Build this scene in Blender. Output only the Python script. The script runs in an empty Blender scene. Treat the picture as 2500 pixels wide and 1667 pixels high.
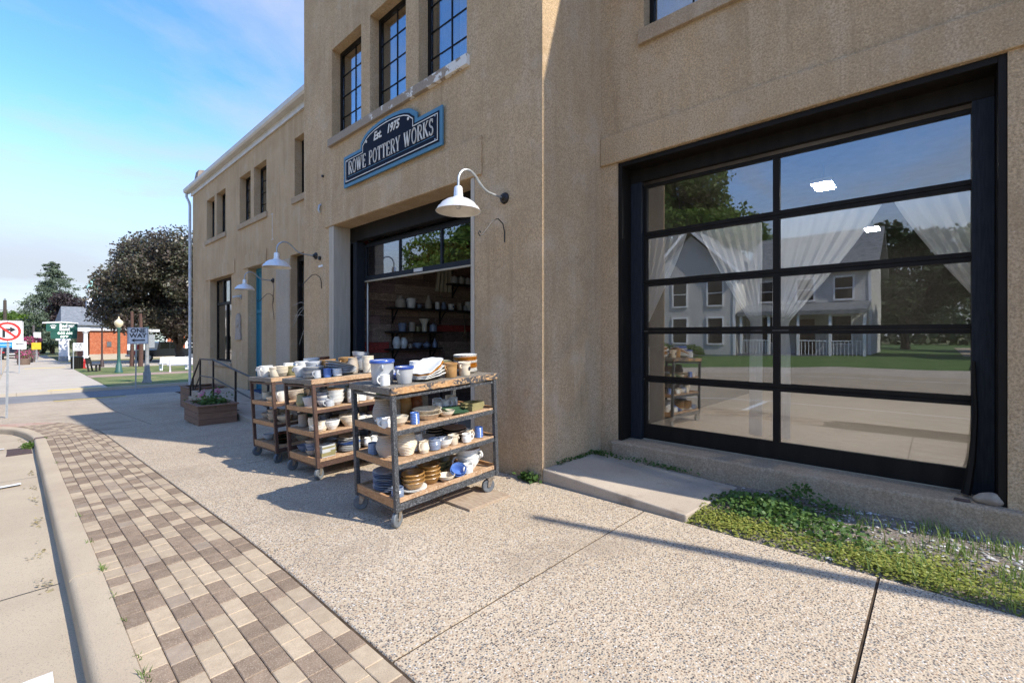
import bpy, bmesh, math, random
import numpy as np
from mathutils import Vector, Matrix, Euler
R = math.radians
rnd = random.Random(7)
S = bpy.context.scene
COL = S.collection

# ------------------------------------------------------------------ camera, sky, sun, exposure
F_PX, HORIZON, VP1 = 1122.0, 818.0, 40.0
CAM_H = 1.5
YAW = math.atan((1250 - VP1) / F_PX)
cam_d = bpy.data.cameras.new('camera')
cam_d.sensor_width = 36.0
cam_d.lens = 36.0 * F_PX / 2500.0
cam_d.shift_y = -(833.5 - HORIZON) / 2500.0
cam_d.clip_start = 0.05
cam_d.clip_end = 6000
cam = bpy.data.objects.new('camera', cam_d)
cam.location = (0, 0, CAM_H)
cam.rotation_euler = (R(90), 0, -YAW)
COL.objects.link(cam)
S.camera = cam

SUN_EL = R(43.0)
SUN_H = Vector((0.272, -0.962))            # horizontal direction towards the sun
world = bpy.data.worlds.new('World')
S.world = world
world.use_nodes = True
wn, wl = world.node_tree.nodes, world.node_tree.links
for n in list(wn): wn.remove(n)
w_out = wn.new('ShaderNodeOutputWorld')
w_bg = wn.new('ShaderNodeBackground'); w_bg.inputs['Strength'].default_value = 0.15
sky = wn.new('ShaderNodeTexSky'); sky.sky_type = 'NISHITA'; sky.sun_disc = False
sky.sun_elevation = SUN_EL; sky.sun_rotation = math.atan2(SUN_H.x, SUN_H.y)
sky.air_density = 1.0; sky.dust_density = 0.3; sky.ozone_density = 1.8; sky.altitude = 250
w_tc = wn.new('ShaderNodeTexCoord')
w_sep = wn.new('ShaderNodeSeparateXYZ'); wl.new(w_tc.outputs['Generated'], w_sep.inputs[0])
w_den = wn.new('ShaderNodeMath'); w_den.operation = 'ADD'; w_den.inputs[1].default_value = 0.16
wl.new(w_sep.outputs['Z'], w_den.inputs[0])
w_mx = wn.new('ShaderNodeMath'); w_mx.operation = 'MAXIMUM'; w_mx.inputs[1].default_value = 0.05
wl.new(w_den.outputs[0], w_mx.inputs[0])
w_dv = wn.new('ShaderNodeVectorMath'); w_dv.operation = 'DIVIDE'
w_cb = wn.new('ShaderNodeCombineXYZ')
for i in range(3): wl.new(w_mx.outputs[0], w_cb.inputs[i])
wl.new(w_tc.outputs['Generated'], w_dv.inputs[0]); wl.new(w_cb.outputs[0], w_dv.inputs[1])
w_mp = wn.new('ShaderNodeMapping'); w_mp.inputs['Scale'].default_value = (0.55, 0.9, 0.0)
w_mp.inputs['Rotation'].default_value = (0, 0, R(25)); w_mp.inputs['Location'].default_value = (3.1, 1.7, 0)
wl.new(w_dv.outputs[0], w_mp.inputs[0])
w_no = wn.new('ShaderNodeTexNoise'); w_no.inputs['Scale'].default_value = 1.25
w_no.inputs['Detail'].default_value = 9; w_no.inputs['Roughness'].default_value = 0.58
w_no.inputs['Distortion'].default_value = 0.35
wl.new(w_mp.outputs[0], w_no.inputs['Vector'])
w_rp = wn.new('ShaderNodeValToRGB')
w_rp.color_ramp.elements[0].position = 0.45; w_rp.color_ramp.elements[0].color = (0, 0, 0, 1)
w_rp.color_ramp.elements[1].position = 0.68; w_rp.color_ramp.elements[1].color = (0.8, 0.8, 0.8, 1)
wl.new(w_no.outputs['Fac'], w_rp.inputs[0])
w_mix = wn.new('ShaderNodeMix'); w_mix.data_type = 'RGBA'
w_hz = wn.new('ShaderNodeMapRange'); w_hz.interpolation_type = 'SMOOTHSTEP'      # milky cloud thickens towards the horizon
w_hz.inputs[1].default_value = 0.38; w_hz.inputs[2].default_value = 0.10; w_hz.inputs[3].default_value = 0.0; w_hz.inputs[4].default_value = 0.985
wl.new(w_sep.outputs['Z'], w_hz.inputs[0])
w_mxf = wn.new('ShaderNodeMath'); w_mxf.operation = 'MAXIMUM'
w_n2 = wn.new('ShaderNodeTexNoise'); w_n2.inputs['Scale'].default_value = 3.2; w_n2.inputs['Detail'].default_value = 8; w_n2.inputs['Roughness'].default_value = .6
w_m2 = wn.new('ShaderNodeMapping'); w_m2.inputs['Scale'].default_value = (1, 1, 4.5); wl.new(w_tc.outputs['Generated'], w_m2.inputs[0]); wl.new(w_m2.outputs[0], w_n2.inputs['Vector'])
w_r2 = wn.new('ShaderNodeMapRange'); w_r2.inputs[1].default_value = .36; w_r2.inputs[2].default_value = .60; w_r2.inputs[3].default_value = .90; w_r2.inputs[4].default_value = 1.0
wl.new(w_n2.outputs['Fac'], w_r2.inputs[0])
w_hm = wn.new('ShaderNodeMath'); w_hm.operation = 'MULTIPLY'; wl.new(w_hz.outputs[0], w_hm.inputs[0]); wl.new(w_r2.outputs[0], w_hm.inputs[1])
wl.new(w_rp.outputs['Color'], w_mxf.inputs[0]); wl.new(w_hm.outputs[0], w_mxf.inputs[1])
wl.new(w_mxf.outputs[0], w_mix.inputs['Factor'])
w_hs = wn.new('ShaderNodeHueSaturation'); w_hs.inputs['Saturation'].default_value = 1.28; w_hs.inputs['Hue'].default_value = .508; w_hs.inputs['Value'].default_value = .85
wl.new(sky.outputs['Color'], w_hs.inputs['Color']); wl.new(w_hs.outputs[0], w_mix.inputs[6])
w_mix.inputs[7].default_value = (1.42, 1.56, 1.77, 1)
wl.new(w_mix.outputs[2], w_bg.inputs['Color'])
wl.new(w_bg.outputs[0], w_out.inputs[0])

sun_d = bpy.data.lights.new('sun', 'SUN'); sun_d.energy = 2.2; sun_d.angle = R(0.53)
sun_d.color = (1.0, 0.95, 0.86)
sun_o = bpy.data.objects.new('sun', sun_d); COL.objects.link(sun_o)
sdir = Vector((SUN_H.x * math.cos(SUN_EL), SUN_H.y * math.cos(SUN_EL), math.sin(SUN_EL)))
sun_o.rotation_euler = sdir.to_track_quat('Z', 'Y').to_euler()
sun_o.location = (10, -30, 30)

S.view_settings.view_transform = 'Standard'
S.view_settings.look = 'None'
S.view_settings.exposure = 1.72
S.view_settings.gamma = 1.0
S.view_settings.use_curve_mapping = False
S.render.engine = 'CYCLES'
S.cycles.use_denoising = True
try: S.cycles.denoiser = 'OPENIMAGEDENOISE'
except Exception: pass
S.cycles.max_bounces = 8
S.cycles.transparent_max_bounces = 12
S.cycles.diffuse_bounces = 4
S.cycles.caustics_reflective = False
S.cycles.caustics_refractive = False
S.cycles.sample_clamp_indirect = 8

# ------------------------------------------------------------------ pixel -> place helpers
_s, _c = math.sin(YAW), math.cos(YAW)
def ray(u, v):
    du = (u - 1250) / F_PX
    return (_s + _c * du, _c - _s * du, -(v - HORIZON) / F_PX)
def zg(Y):
    if Y < 2.6: return 0.0
    if Y < 4.2: return -.05 * (Y - 2.6) ** 2 / 3.2
    if Y < 12: return -.04 - .05 * (Y - 4.2)
    if Y < 18.5: return -.43 - .06 * (Y - 12)
    if Y < 20: return -.82 - .03 * (Y - 18.5) / 1.5
    if Y < 30: return -.85 - .003 * (Y - 20)
    return -.88 - .007 * (min(Y, 160) - 30)
def GP(u, v):
    r = ray(u, v); z = 0.0
    for i in range(40):
        t = (z - CAM_H) / r[2]; z = zg(r[1] * t)
    return Vector((r[0] * t, r[1] * t, z))
def at_depth(u, v, d):
    r = ray(u, v); return Vector((r[0] * d, r[1] * d, CAM_H + r[2] * d))

# ------------------------------------------------------------------ materials
MATS = {}
def nodes_of(name):
    m = bpy.data.materials.new(name); m.use_nodes = True
    nt = m.node_tree
    b = nt.nodes['Principled BSDF']
    return m, nt, b
def nn(nt, typ, **kw):
    n = nt.nodes.new(typ)
    for k, v in kw.items():
        if k in n.inputs: n.inputs[k].default_value = v
        else: setattr(n, k, v)
    return n
def mixc(nt, fac, a, b):
    n = nt.nodes.new('ShaderNodeMix'); n.data_type = 'RGBA'
    for sock, val in ((n.inputs[0], fac), (n.inputs[6], a), (n.inputs[7], b)):
        if hasattr(val, 'is_output') or isinstance(val, bpy.types.NodeSocket): nt.links.new(val, sock)
        elif isinstance(val, (int, float)): sock.default_value = val
        else: sock.default_value = (*val, 1)
    return n.outputs[2]
def ramp(nt, fac, p0, p1, c0=(0, 0, 0), c1=(1, 1, 1)):
    n = nt.nodes.new('ShaderNodeValToRGB')
    n.color_ramp.elements[0].position = p0; n.color_ramp.elements[0].color = (*c0, 1)
    n.color_ramp.elements[1].position = p1; n.color_ramp.elements[1].color = (*c1, 1)
    nt.links.new(fac, n.inputs[0]); return n.outputs[0]
def pos(nt, scale=(1, 1, 1)):
    g = nt.nodes.new('ShaderNodeNewGeometry')
    if scale == (1, 1, 1): return g.outputs['Position']
    m = nt.nodes.new('ShaderNodeMapping'); m.inputs['Scale'].default_value = scale
    nt.links.new(g.outputs['Position'], m.inputs[0]); return m.outputs[0]
def noise(nt, vec, scale, detail=4, rough=.55, out='Fac'):
    n = nt.nodes.new('ShaderNodeTexNoise'); n.inputs['Scale'].default_value = scale
    n.inputs['Detail'].default_value = detail; n.inputs['Roughness'].default_value = rough
    nt.links.new(vec, n.inputs['Vector']); return n.outputs[out]
def bump(nt, b, h, dist=.005, strength=1.0):
    n = nt.nodes.new('ShaderNodeBump'); n.inputs['Distance'].default_value = dist
    n.inputs['Strength'].default_value = strength
    nt.links.new(h, n.inputs['Height']); nt.links.new(n.outputs[0], b.inputs['Normal'])
def mat(name, col, rough=.6, col2=None, vs=6.0, fine=None, fs=120, bmp=0.0, bs=60, metal=0.0,
        stretch=(1, 1, 1), spec=.5, coat=0.0, rand=0.0, emis=None, lo=.35, hi=.65):
    """plain procedural surface: base colour + slow noise + fine speckle + small relief"""
    if name in MATS: return MATS[name]
    m, nt, b = nodes_of(name)
    v = pos(nt, stretch)
    c2 = col2 if col2 else tuple(x * .78 for x in col)
    c = mixc(nt, ramp(nt, noise(nt, v, vs, 5), lo, hi), col, c2)
    if fine:
        c = mixc(nt, ramp(nt, noise(nt, pos(nt), fs, 2), .5, .72), c, fine)
    if rand:
        oi = nt.nodes.new('ShaderNodeObjectInfo')
        hs = nt.nodes.new('ShaderNodeHueSaturation'); nt.links.new(c, hs.inputs['Color'])
        mr = nt.nodes.new('ShaderNodeMapRange'); mr.inputs[3].default_value = 1 - rand; mr.inputs[4].default_value = 1 + rand
        nt.links.new(oi.outputs['Random'], mr.inputs[0]); nt.links.new(mr.outputs[0], hs.inputs['Value'])
        c = hs.outputs[0]
    nt.links.new(c, b.inputs['Base Color'])
    b.inputs['Roughness'].default_value = rough; b.inputs['Metallic'].default_value = metal
    b.inputs['Specular IOR Level'].default_value = spec
    if coat: b.inputs['Coat Weight'].default_value = coat; b.inputs['Coat Roughness'].default_value = .12
    if bmp: bump(nt, b, noise(nt, v, bs, 4), bmp)
    if emis:
        b.inputs['Emission Color'].default_value = (*emis[0], 1); b.inputs['Emission Strength'].default_value = emis[1]
    MATS[name] = m; return m

def make_stucco(name, c1, c2, c3, pale_amt=.5):
    """pebble-dash render: slow mottling, rain streaks, pale bloom, coarse grain"""
    m, nt, b = nodes_of(name)
    p = pos(nt)
    c = mixc(nt, ramp(nt, noise(nt, p, .95, 8, .66), .36, .66), c1, c2)
    c = mixc(nt, ramp(nt, noise(nt, pos(nt, (2.6, 2.6, .30)), 1.7, 6, .62), .47, .70), c, c3)
    c = mixc(nt, ramp(nt, noise(nt, pos(nt, (3.5, 3.5, .22)), 2.3, 5, .6), .60, .80), c, tuple(x * .74 for x in c2))
    sp = noise(nt, p, 60, 4, .75)
    c = mixc(nt, ramp(nt, sp, .36, .60), tuple(x * .72 for x in c2), c)
    c = mixc(nt, ramp(nt, noise(nt, p, 85, 3, .7), .60, .72), c, tuple(min(.78, x * 1.2) for x in c3))
    pl = nt.nodes.new('ShaderNodeMath'); pl.operation = 'MULTIPLY'; pl.inputs[1].default_value = pale_amt
    nt.links.new(ramp(nt, noise(nt, p, 2.1, 6, .62), .55, .76), pl.inputs[0])
    c = mixc(nt, pl.outputs[0], c, (.60, .49, .37))
    nt.links.new(c, b.inputs['Base Color'])
    b.inputs['Roughness'].default_value = .95; b.inputs['Specular IOR Level'].default_value = .05
    ad = nt.nodes.new('ShaderNodeMath'); ad.operation = 'MULTIPLY_ADD'; ad.inputs[1].default_value = 2.2
    nt.links.new(noise(nt, p, 2.6, 3), ad.inputs[0]); nt.links.new(noise(nt, p, 55, 5, .75), ad.inputs[2])
    bump(nt, b, ad.outputs[0], .018, .9)
    return m
STUCCO = make_stucco('stucco', (.70, .50, .302), (.50, .350, .205), (.68, .515, .345))
STUCCO_PALE = make_stucco('stucco_pale', (.54, .45, .35), (.48, .40, .31), (.56, .48, .39))
SILLSTONE = make_stucco('sill_stucco', (.52, .39, .265), (.44, .325, .215), (.56, .44, .31))

def make_aggregate():
    m, nt, b = nodes_of('exposed_aggregate')
    p = pos(nt)
    vo = nt.nodes.new('ShaderNodeTexVoronoi'); vo.inputs['Scale'].default_value = 98
    nt.links.new(p, vo.inputs['Vector'])
    sep = nt.nodes.new('ShaderNodeSeparateColor'); nt.links.new(vo.outputs['Color'], sep.inputs[0])
    cr = nt.nodes.new('ShaderNodeValToRGB'); cr.color_ramp.interpolation = 'CONSTANT'
    els = cr.color_ramp.elements
    cols = [(0, (.40, .32, .235)), (.26, (.27, .185, .12)), (.42, (.125, .105, .09)), (.58, (.20, .195, .185)),
            (.70, (.075, .068, .065)), (.80, (.40, .29, .19)), (.92, (.55, .51, .45))]
    els[0].position = 0; els[0].color = (*cols[0][1], 1)
    els[1].position = cols[1][0]; els[1].color = (*cols[1][1], 1)
    for q, cc in cols[2:]:
        e = els.new(q); e.color = (*cc, 1)
    nt.links.new(sep.outputs[0], cr.inputs[0])
    mortar = mixc(nt, ramp(nt, noise(nt, p, 1.3, 5), .35, .7), (.50, .405, .29), (.42, .335, .235))
    c = mixc(nt, ramp(nt, vo.outputs['Distance'], .45, .55), cr.outputs[0], mortar)
    c = mixc(nt, ramp(nt, noise(nt, p, .8, 7, .65), .52, .80), c, (.26, .205, .15))
    c = mixc(nt, ramp(nt, noise(nt, p, 5.5, 3, .6), .73, .76), c, (.20, .16, .125))
    nt.links.new(c, b.inputs['Base Color'])
    b.inputs['Roughness'].default_value = .9; b.inputs['Specular IOR Level'].default_value = .12
    inv = nt.nodes.new('ShaderNodeMath'); inv.operation = 'SUBTRACT'; inv.inputs[0].default_value = 1
    nt.links.new(vo.outputs['Distance'], inv.inputs[1])
    bump(nt, b, inv.outputs[0], .004, .8)
    return m
AGG = make_aggregate()

def make_concrete(name, c1, c2, speck, bm=.003, stain=(.25, .2, .14), st=(.70, .84)):
    m, nt, b = nodes_of(name)
    p = pos(nt)
    c = mixc(nt, ramp(nt, noise(nt, p, 1.1, 6, .6), .35, .65), c1, c2)
    c = mixc(nt, ramp(nt, noise(nt, p, 150, 2, .6), .56, .70), c, speck)
    c = mixc(nt, ramp(nt, noise(nt, p, 3.2, 5, .65), *st), c, stain)
    nt.links.new(c, b.inputs['Base Color'])
    b.inputs['Roughness'].default_value = .95; b.inputs['Specular IOR Level'].default_value = .06
    bump(nt, b, noise(nt, p, 110, 4, .7), bm)
    return m
ROADC = make_concrete('road_concrete', (.45, .37, .265), (.39, .315, .225), (.22, .19, .15), stain=(.28, .25, .21))
KERBC = make_concrete('kerb_concrete', (.48, .39, .275), (.41, .325, .23), (.3, .25, .19), .004, (.33, .20, .11), (.72, .86))
PADC = make_concrete('pad_concrete', (.46, .385, .30), (.37, .305, .235), (.24, .2, .16), .004, (.25, .20, .15), (.58, .78))
ASPH = make_concrete('asphalt', (.20, .195, .19), (.165, .16, .155), (.28, .27, .26), .003, (.12, .12, .12))
WALKC = make_concrete('walk_concrete', (.46, .40, .32), (.40, .345, .275), (.28, .24, .19))
SAND = mat('joint_dirt', (.085, .060, .040), .95, (.05, .036, .025), 20, spec=.05)
PAV_L = mat('paver_light', (.44, .345, .238), .9, (.37, .285, .195), 16, (.30, .24, .17), 160, .002, 130, rand=.10, spec=.08)
PAV_D = mat('paver_dark', (.245, .178, .124), .9, (.185, .133, .093), 16, (.34, .27, .20), 160, .002, 130, rand=.13, spec=.08)
PAV_M = mat('paver_mid', (.33, .255, .185), .9, (.27, .205, .145), 16, (.22, .19, .16), 160, .002, 130, rand=.10, spec=.08)
PAV_R = mat('paver_red', (.36, .20, .14), .9, (.45, .36, .29), 5, (.3, .2, .16), 160, .002, 130, spec=.08)
WHITEPAINT = mat('road_paint_white', (.72, .71, .68), .8, (.5, .47, .42), 14, lo=.5, hi=.7)
YELPAINT = mat('road_paint_yellow', (.66, .47, .08), .8, (.5, .38, .12), 10)
BLACKF = mat('black_frame_paint', (.0085, .0068, .0052), .6, (.014, .0112, .0085), 9, spec=.18, bmp=.001, bs=40, stretch=(1, 1, .2))
BLUEBLK = mat('blue_black_wood', (.010, .0125, .017), .6, (.019, .023, .030), 12, spec=.2, bmp=.0015, bs=50, stretch=(6, 6, .5))
BLACKIN = mat('dark_metal', (.02, .02, .022), .45, (.035, .033, .032), 15, metal=.4)
GOLDEDGE = mat('edge_strip', (.42, .36, .26), .5)
TEAL = mat('teal_door_paint', (.012, .155, .235), .5, (.018, .18, .26), 8)
CREAM = mat('cream_trim_wood', (.47, .405, .315), .75, (.40, .345, .27), 7, bmp=.001, bs=40, stretch=(5, 5, .4))
GUTTERW = mat('gutter_paint', (.62, .58, .52), .5, (.54, .50, .44), 3)
DOWNSP = mat('downspout_paint', (.60, .60, .60), .45)
SHADEAL = mat('lamp_aluminium', (.80, .79, .77), .38, (.72, .71, .69), 20, metal=.35)
SHADEIN = mat('lamp_inner_white', (.75, .70, .62), .6)
IRON = mat('black_iron', (.022, .020, .020), .5, (.04, .035, .03), 30, metal=.5, bmp=.001)
SIGNBLUE = mat('sign_blue_trim', (.055, .165, .255), .55, (.07, .19, .28), 10, bmp=.001, bs=60)
SIGNDARK = mat('sign_dark_face', (.006, .010, .020), .7, (.010, .014, .026), 30, spec=.12)
SIGNCREAM = mat('sign_cream_letter', (.78, .72, .62), .6)
SIGNLINE = mat('sign_blue_line', (.06, .16, .25), .6)
WOODO = mat('cart_wood_orange', (.42, .22, .095), .7, (.29, .145, .06), 9, (.5, .3, .15), 60, .0015, 60, stretch=(1, 1, 6))
WOODW = mat('cart_wood_worn', (.43, .27, .15), .75, (.27, .155, .08), 14, (.52, .38, .25), 70, .002, 70)
WOODG = mat('cart_wood_grey', (.20, .18, .145), .8, (.10, .085, .07), 26, (.30, .25, .19), 90, .002, 90, stretch=(1, 1, 4))
STEELB = mat('cart_steel_black', (.030, .032, .036), .5, (.06, .062, .066), 22, (.22, .23, .24), 130, .001, 90, metal=.3)
STEELR = mat('cart_steel_brown', (.085, .042, .030), .6, (.05, .027, .02), 18, (.15, .09, .06), 120, .001, 90, metal=.2)
RUBBER = mat('caster_rubber', (.085, .095, .105), .6, (.13, .14, .145), 25)
CASTM = mat('caster_metal', (.36, .32, .27), .5, (.22, .17, .12), 30, metal=.6)
PLANKW = mat('plank_wood', (.40, .31, .22), .8, (.28, .2, .135), 10, bmp=.002, bs=40, stretch=(6, 1, 1))
CEDAR = mat('cedar', (.22, .118, .068), .72, (.145, .075, .044), 5, bmp=.0015, bs=30, stretch=(1, 1, 9), rand=.12)
SOIL = mat('soil', (.035, .024, .016), .95, (.06, .04, .025), 40, bmp=.01, bs=60)
BARK = mat('bark', (.085, .062, .046), .9, (.045, .034, .026), 5, bmp=.02, bs=8, stretch=(4, 4, .7))
GALV = mat('galvanised_steel', (.42, .44, .45), .45, (.33, .35, .36), 20, metal=.6)
SIGNW = mat('sign_white', (.80, .80, .79), .5)
SIGNK = mat('sign_black', (.012, .012, .014), .5)
SIGNR = mat('sign_red', (.60, .030, .020), .5)
SIGNBL = mat('sign_bright_blue', (.015, .23, .50), .5)
SIGNY = mat('sign_yellow', (.75, .45, .02), .5)
BANKGREEN = mat('bank_green', (.005, .085, .060), .5)
BRICK = mat('bank_brick', (.42, .115, .045), .85, (.33, .085, .035), 3, (.5, .2, .1), 9, .004, 6)
WHITEW = mat('white_wood_paint', (.76, .76, .76), .6, (.68, .68, .69), 5)
SHINGLE = mat('grey_shingle', (.24, .245, .245), .9, (.11, .12, .125), 4, bmp=.01, bs=14, stretch=(1, 1, 5))
VERDI = mat('green_copper', (.22, .40, .36), .7)
SIDING = mat('grey_siding', (.56, .55, .52), .7, (.50, .49, .46), 2, spec=.15)
CREAMB = mat('cream_facade', (.55, .47, .33), .8)
LAMPGREEN = mat('lamp_green', (.035, .105, .085), .5)
GLOBE = mat('lamp_globe', (.72, .60, .38), .35)
TRUCK = mat('truck_grey_paint', (.028, .028, .030), .3, (.035, .034, .034), 3, coat=.6)
TYRE = mat('tyre', (.015, .015, .016), .8)
CHROME = mat('alloy', (.55, .56, .58), .3, metal=.9)
REDP = mat('red_paint', (.42, .016, .016), .45)
BLUEWHITE = None
def glass(name, f0=.15, tint=(.97, .98, .98), rough=0.0):
    """thin pane: clear transmission plus a mirror reflection that grows towards grazing angles"""
    m = bpy.data.materials.new(name); m.use_nodes = True; nt = m.node_tree
    for n in list(nt.nodes): nt.nodes.remove(n)
    o = nt.nodes.new('ShaderNodeOutputMaterial')
    t = nt.nodes.new('ShaderNodeBsdfTransparent'); t.inputs[0].default_value = (*tint, 1)
    g = nt.nodes.new('ShaderNodeBsdfGlossy'); g.inputs['Roughness'].default_value = rough
    bp_ = nt.nodes.new('ShaderNodeBump'); bp_.inputs['Distance'].default_value = .0006; bp_.inputs['Strength'].default_value = .5
    nt.links.new(noise(nt, pos(nt), 2.2, 1, .4), bp_.inputs['Height']); nt.links.new(bp_.outputs[0], g.inputs['Normal'])
    lw = nt.nodes.new('ShaderNodeLayerWeight'); lw.inputs['Blend'].default_value = .5
    pw = nt.nodes.new('ShaderNodeMath'); pw.operation = 'POWER'; pw.inputs[1].default_value = 4.0
    nt.links.new(lw.outputs['Facing'], pw.inputs[0])
    mr = nt.nodes.new('ShaderNodeMath'); mr.operation = 'MULTIPLY_ADD'; mr.inputs[1].default_value = 1 - f0; mr.inputs[2].default_value = f0
    nt.links.new(pw.outputs[0], mr.inputs[0])
    mx = nt.nodes.new('ShaderNodeMixShader')
    nt.links.new(mr.outputs[0], mx.inputs[0]); nt.links.new(t.outputs[0], mx.inputs[1]); nt.links.new(g.outputs[0], mx.inputs[2])
    nt.links.new(mx.outputs[0], o.inputs[0]); return m
GLASS = glass('window_glass', .19)
GLASSD = glass('upper_window_glass', .30, (.9, .92, .93))
CARGLASS = mat('car_glass', (.01, .012, .014), .05)
def sheer(name):
    m = bpy.data.materials.new(name); m.use_nodes = True; nt = m.node_tree
    for n in list(nt.nodes): nt.nodes.remove(n)
    o = nt.nodes.new('ShaderNodeOutputMaterial')
    t = nt.nodes.new('ShaderNodeBsdfTransparent')
    d = nt.nodes.new('ShaderNodeBsdfDiffuse'); d.inputs[0].default_value = (.84, .84, .84, 1)
    tl = nt.nodes.new('ShaderNodeBsdfTranslucent'); tl.inputs[0].default_value = (.84, .84, .84, 1)
    a = nt.nodes.new('ShaderNodeAddShader'); a2 = nt.nodes.new('ShaderNodeMixShader'); a2.inputs[0].default_value = .5
    nt.links.new(d.outputs[0], a2.inputs[1]); nt.links.new(tl.outputs[0], a2.inputs[2])
    mx = nt.nodes.new('ShaderNodeMixShader'); mx.inputs[0].default_value = .88
    nt.links.new(t.outputs[0], mx.inputs[1]); nt.links.new(a2.outputs[0], mx.inputs[2])
    nt.links.new(mx.outputs[0], o.inputs[0]); return m
SHEER = sheer('sheer_curtain')
def leafmat(name, cols, rough=.55, trans=.25):
    m, nt, b = nodes_of(name)
    g = nt.nodes.new('ShaderNodeNewGeometry')
    cr = nt.nodes.new('ShaderNodeValToRGB'); els = cr.color_ramp.elements
    els[0].position = 0; els[0].color = (*cols[0], 1); els[1].position = 1; els[1].color = (*cols[-1], 1)
    for i, cc in enumerate(cols[1:-1]):
        e = els.new((i + 1) / (len(cols) - 1)); e.color = (*cc, 1)
    nt.links.new(g.outputs['Random Per Island'], cr.inputs[0])
    c = mixc(nt, ramp(nt, noise(nt, g.outputs['Position'], .55, 3), .35, .65), cr.outputs[0], tuple(x * .8 for x in cols[0]))
    nt.links.new(c, b.inputs['Base Color']); b.inputs['Roughness'].default_value = rough
    b.inputs['Specular IOR Level'].default_value = .35
    tr = nt.nodes.new('ShaderNodeBsdfTranslucent'); nt.links.new(c, tr.inputs[0])
    mx = nt.nodes.new('ShaderNodeMixShader'); mx.inputs[0].default_value = trans
    out = [n for n in nt.nodes if n.type == 'OUTPUT_MATERIAL'][0]
    nt.links.new(b.outputs[0], mx.inputs[1]); nt.links.new(tr.outputs[0], mx.inputs[2]); nt.links.new(mx.outputs[0], out.inputs[0])
    return m
LEAF_MAPLE = leafmat('leaf_purple_maple', [(.085, .060, .048), (.125, .108, .072), (.10, .125, .065), (.155, .145, .095)], .36)
LEAF_DARK = leafmat('leaf_dark_purple', [(.050, .032, .034), (.070, .050, .046), (.058, .06, .042)])
LEAF_GREEN = leafmat('leaf_green', [(.095, .165, .026), (.13, .21, .036), (.16, .24, .05)], trans=.45)
LEAF_LIME = leafmat('leaf_lime', [(.15, .25, .02), (.19, .30, .03), (.11, .20, .02)], trans=.4)
LEAF_FAR = leafmat('leaf_far_wood', [(.035, .065, .020), (.055, .095, .025), (.028, .05, .02)])
LEAF_SPRUCE = leafmat('needle_spruce', [(.10, .135, .085), (.15, .185, .115), (.07, .095, .06)], .7, .1)
LEAF_WEED = leafmat('leaf_weed', [(.075, .140, .030), (.115, .195, .042), (.09, .175, .045)], trans=.35)
LEAF_YEL = leafmat('leaf_yellow_weed', [(.30, .33, .06), (.40, .38, .09), (.20, .28, .05)], trans=.35)
GRASSB = leafmat('grass_blade', [(.12, .20, .035), (.19, .27, .06), (.24, .26, .09)], trans=.3)
STRAW = leafmat('dry_grass', [(.32, .26, .13), (.38, .33, .2), (.2, .15, .08)], trans=.2)
PETAL_PINK = leafmat('petal_pink', [(.62, .22, .34), (.70, .38, .48), (.55, .12, .25)], trans=.3)
PETAL_MAG = leafmat('petal_magenta', [(.45, .03, .14), (.55, .10, .25), (.62, .3, .4)], trans=.3)
LAWN = mat('lawn_turf', (.075, .115, .022), .95, (.24, .20, .075), .9, (.05, .09, .02), 18, .01, 40, lo=.40, hi=.68)
PATHP = mat('path_brick_dust', (.34, .235, .18), .9, (.28, .19, .15), 3)

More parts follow.
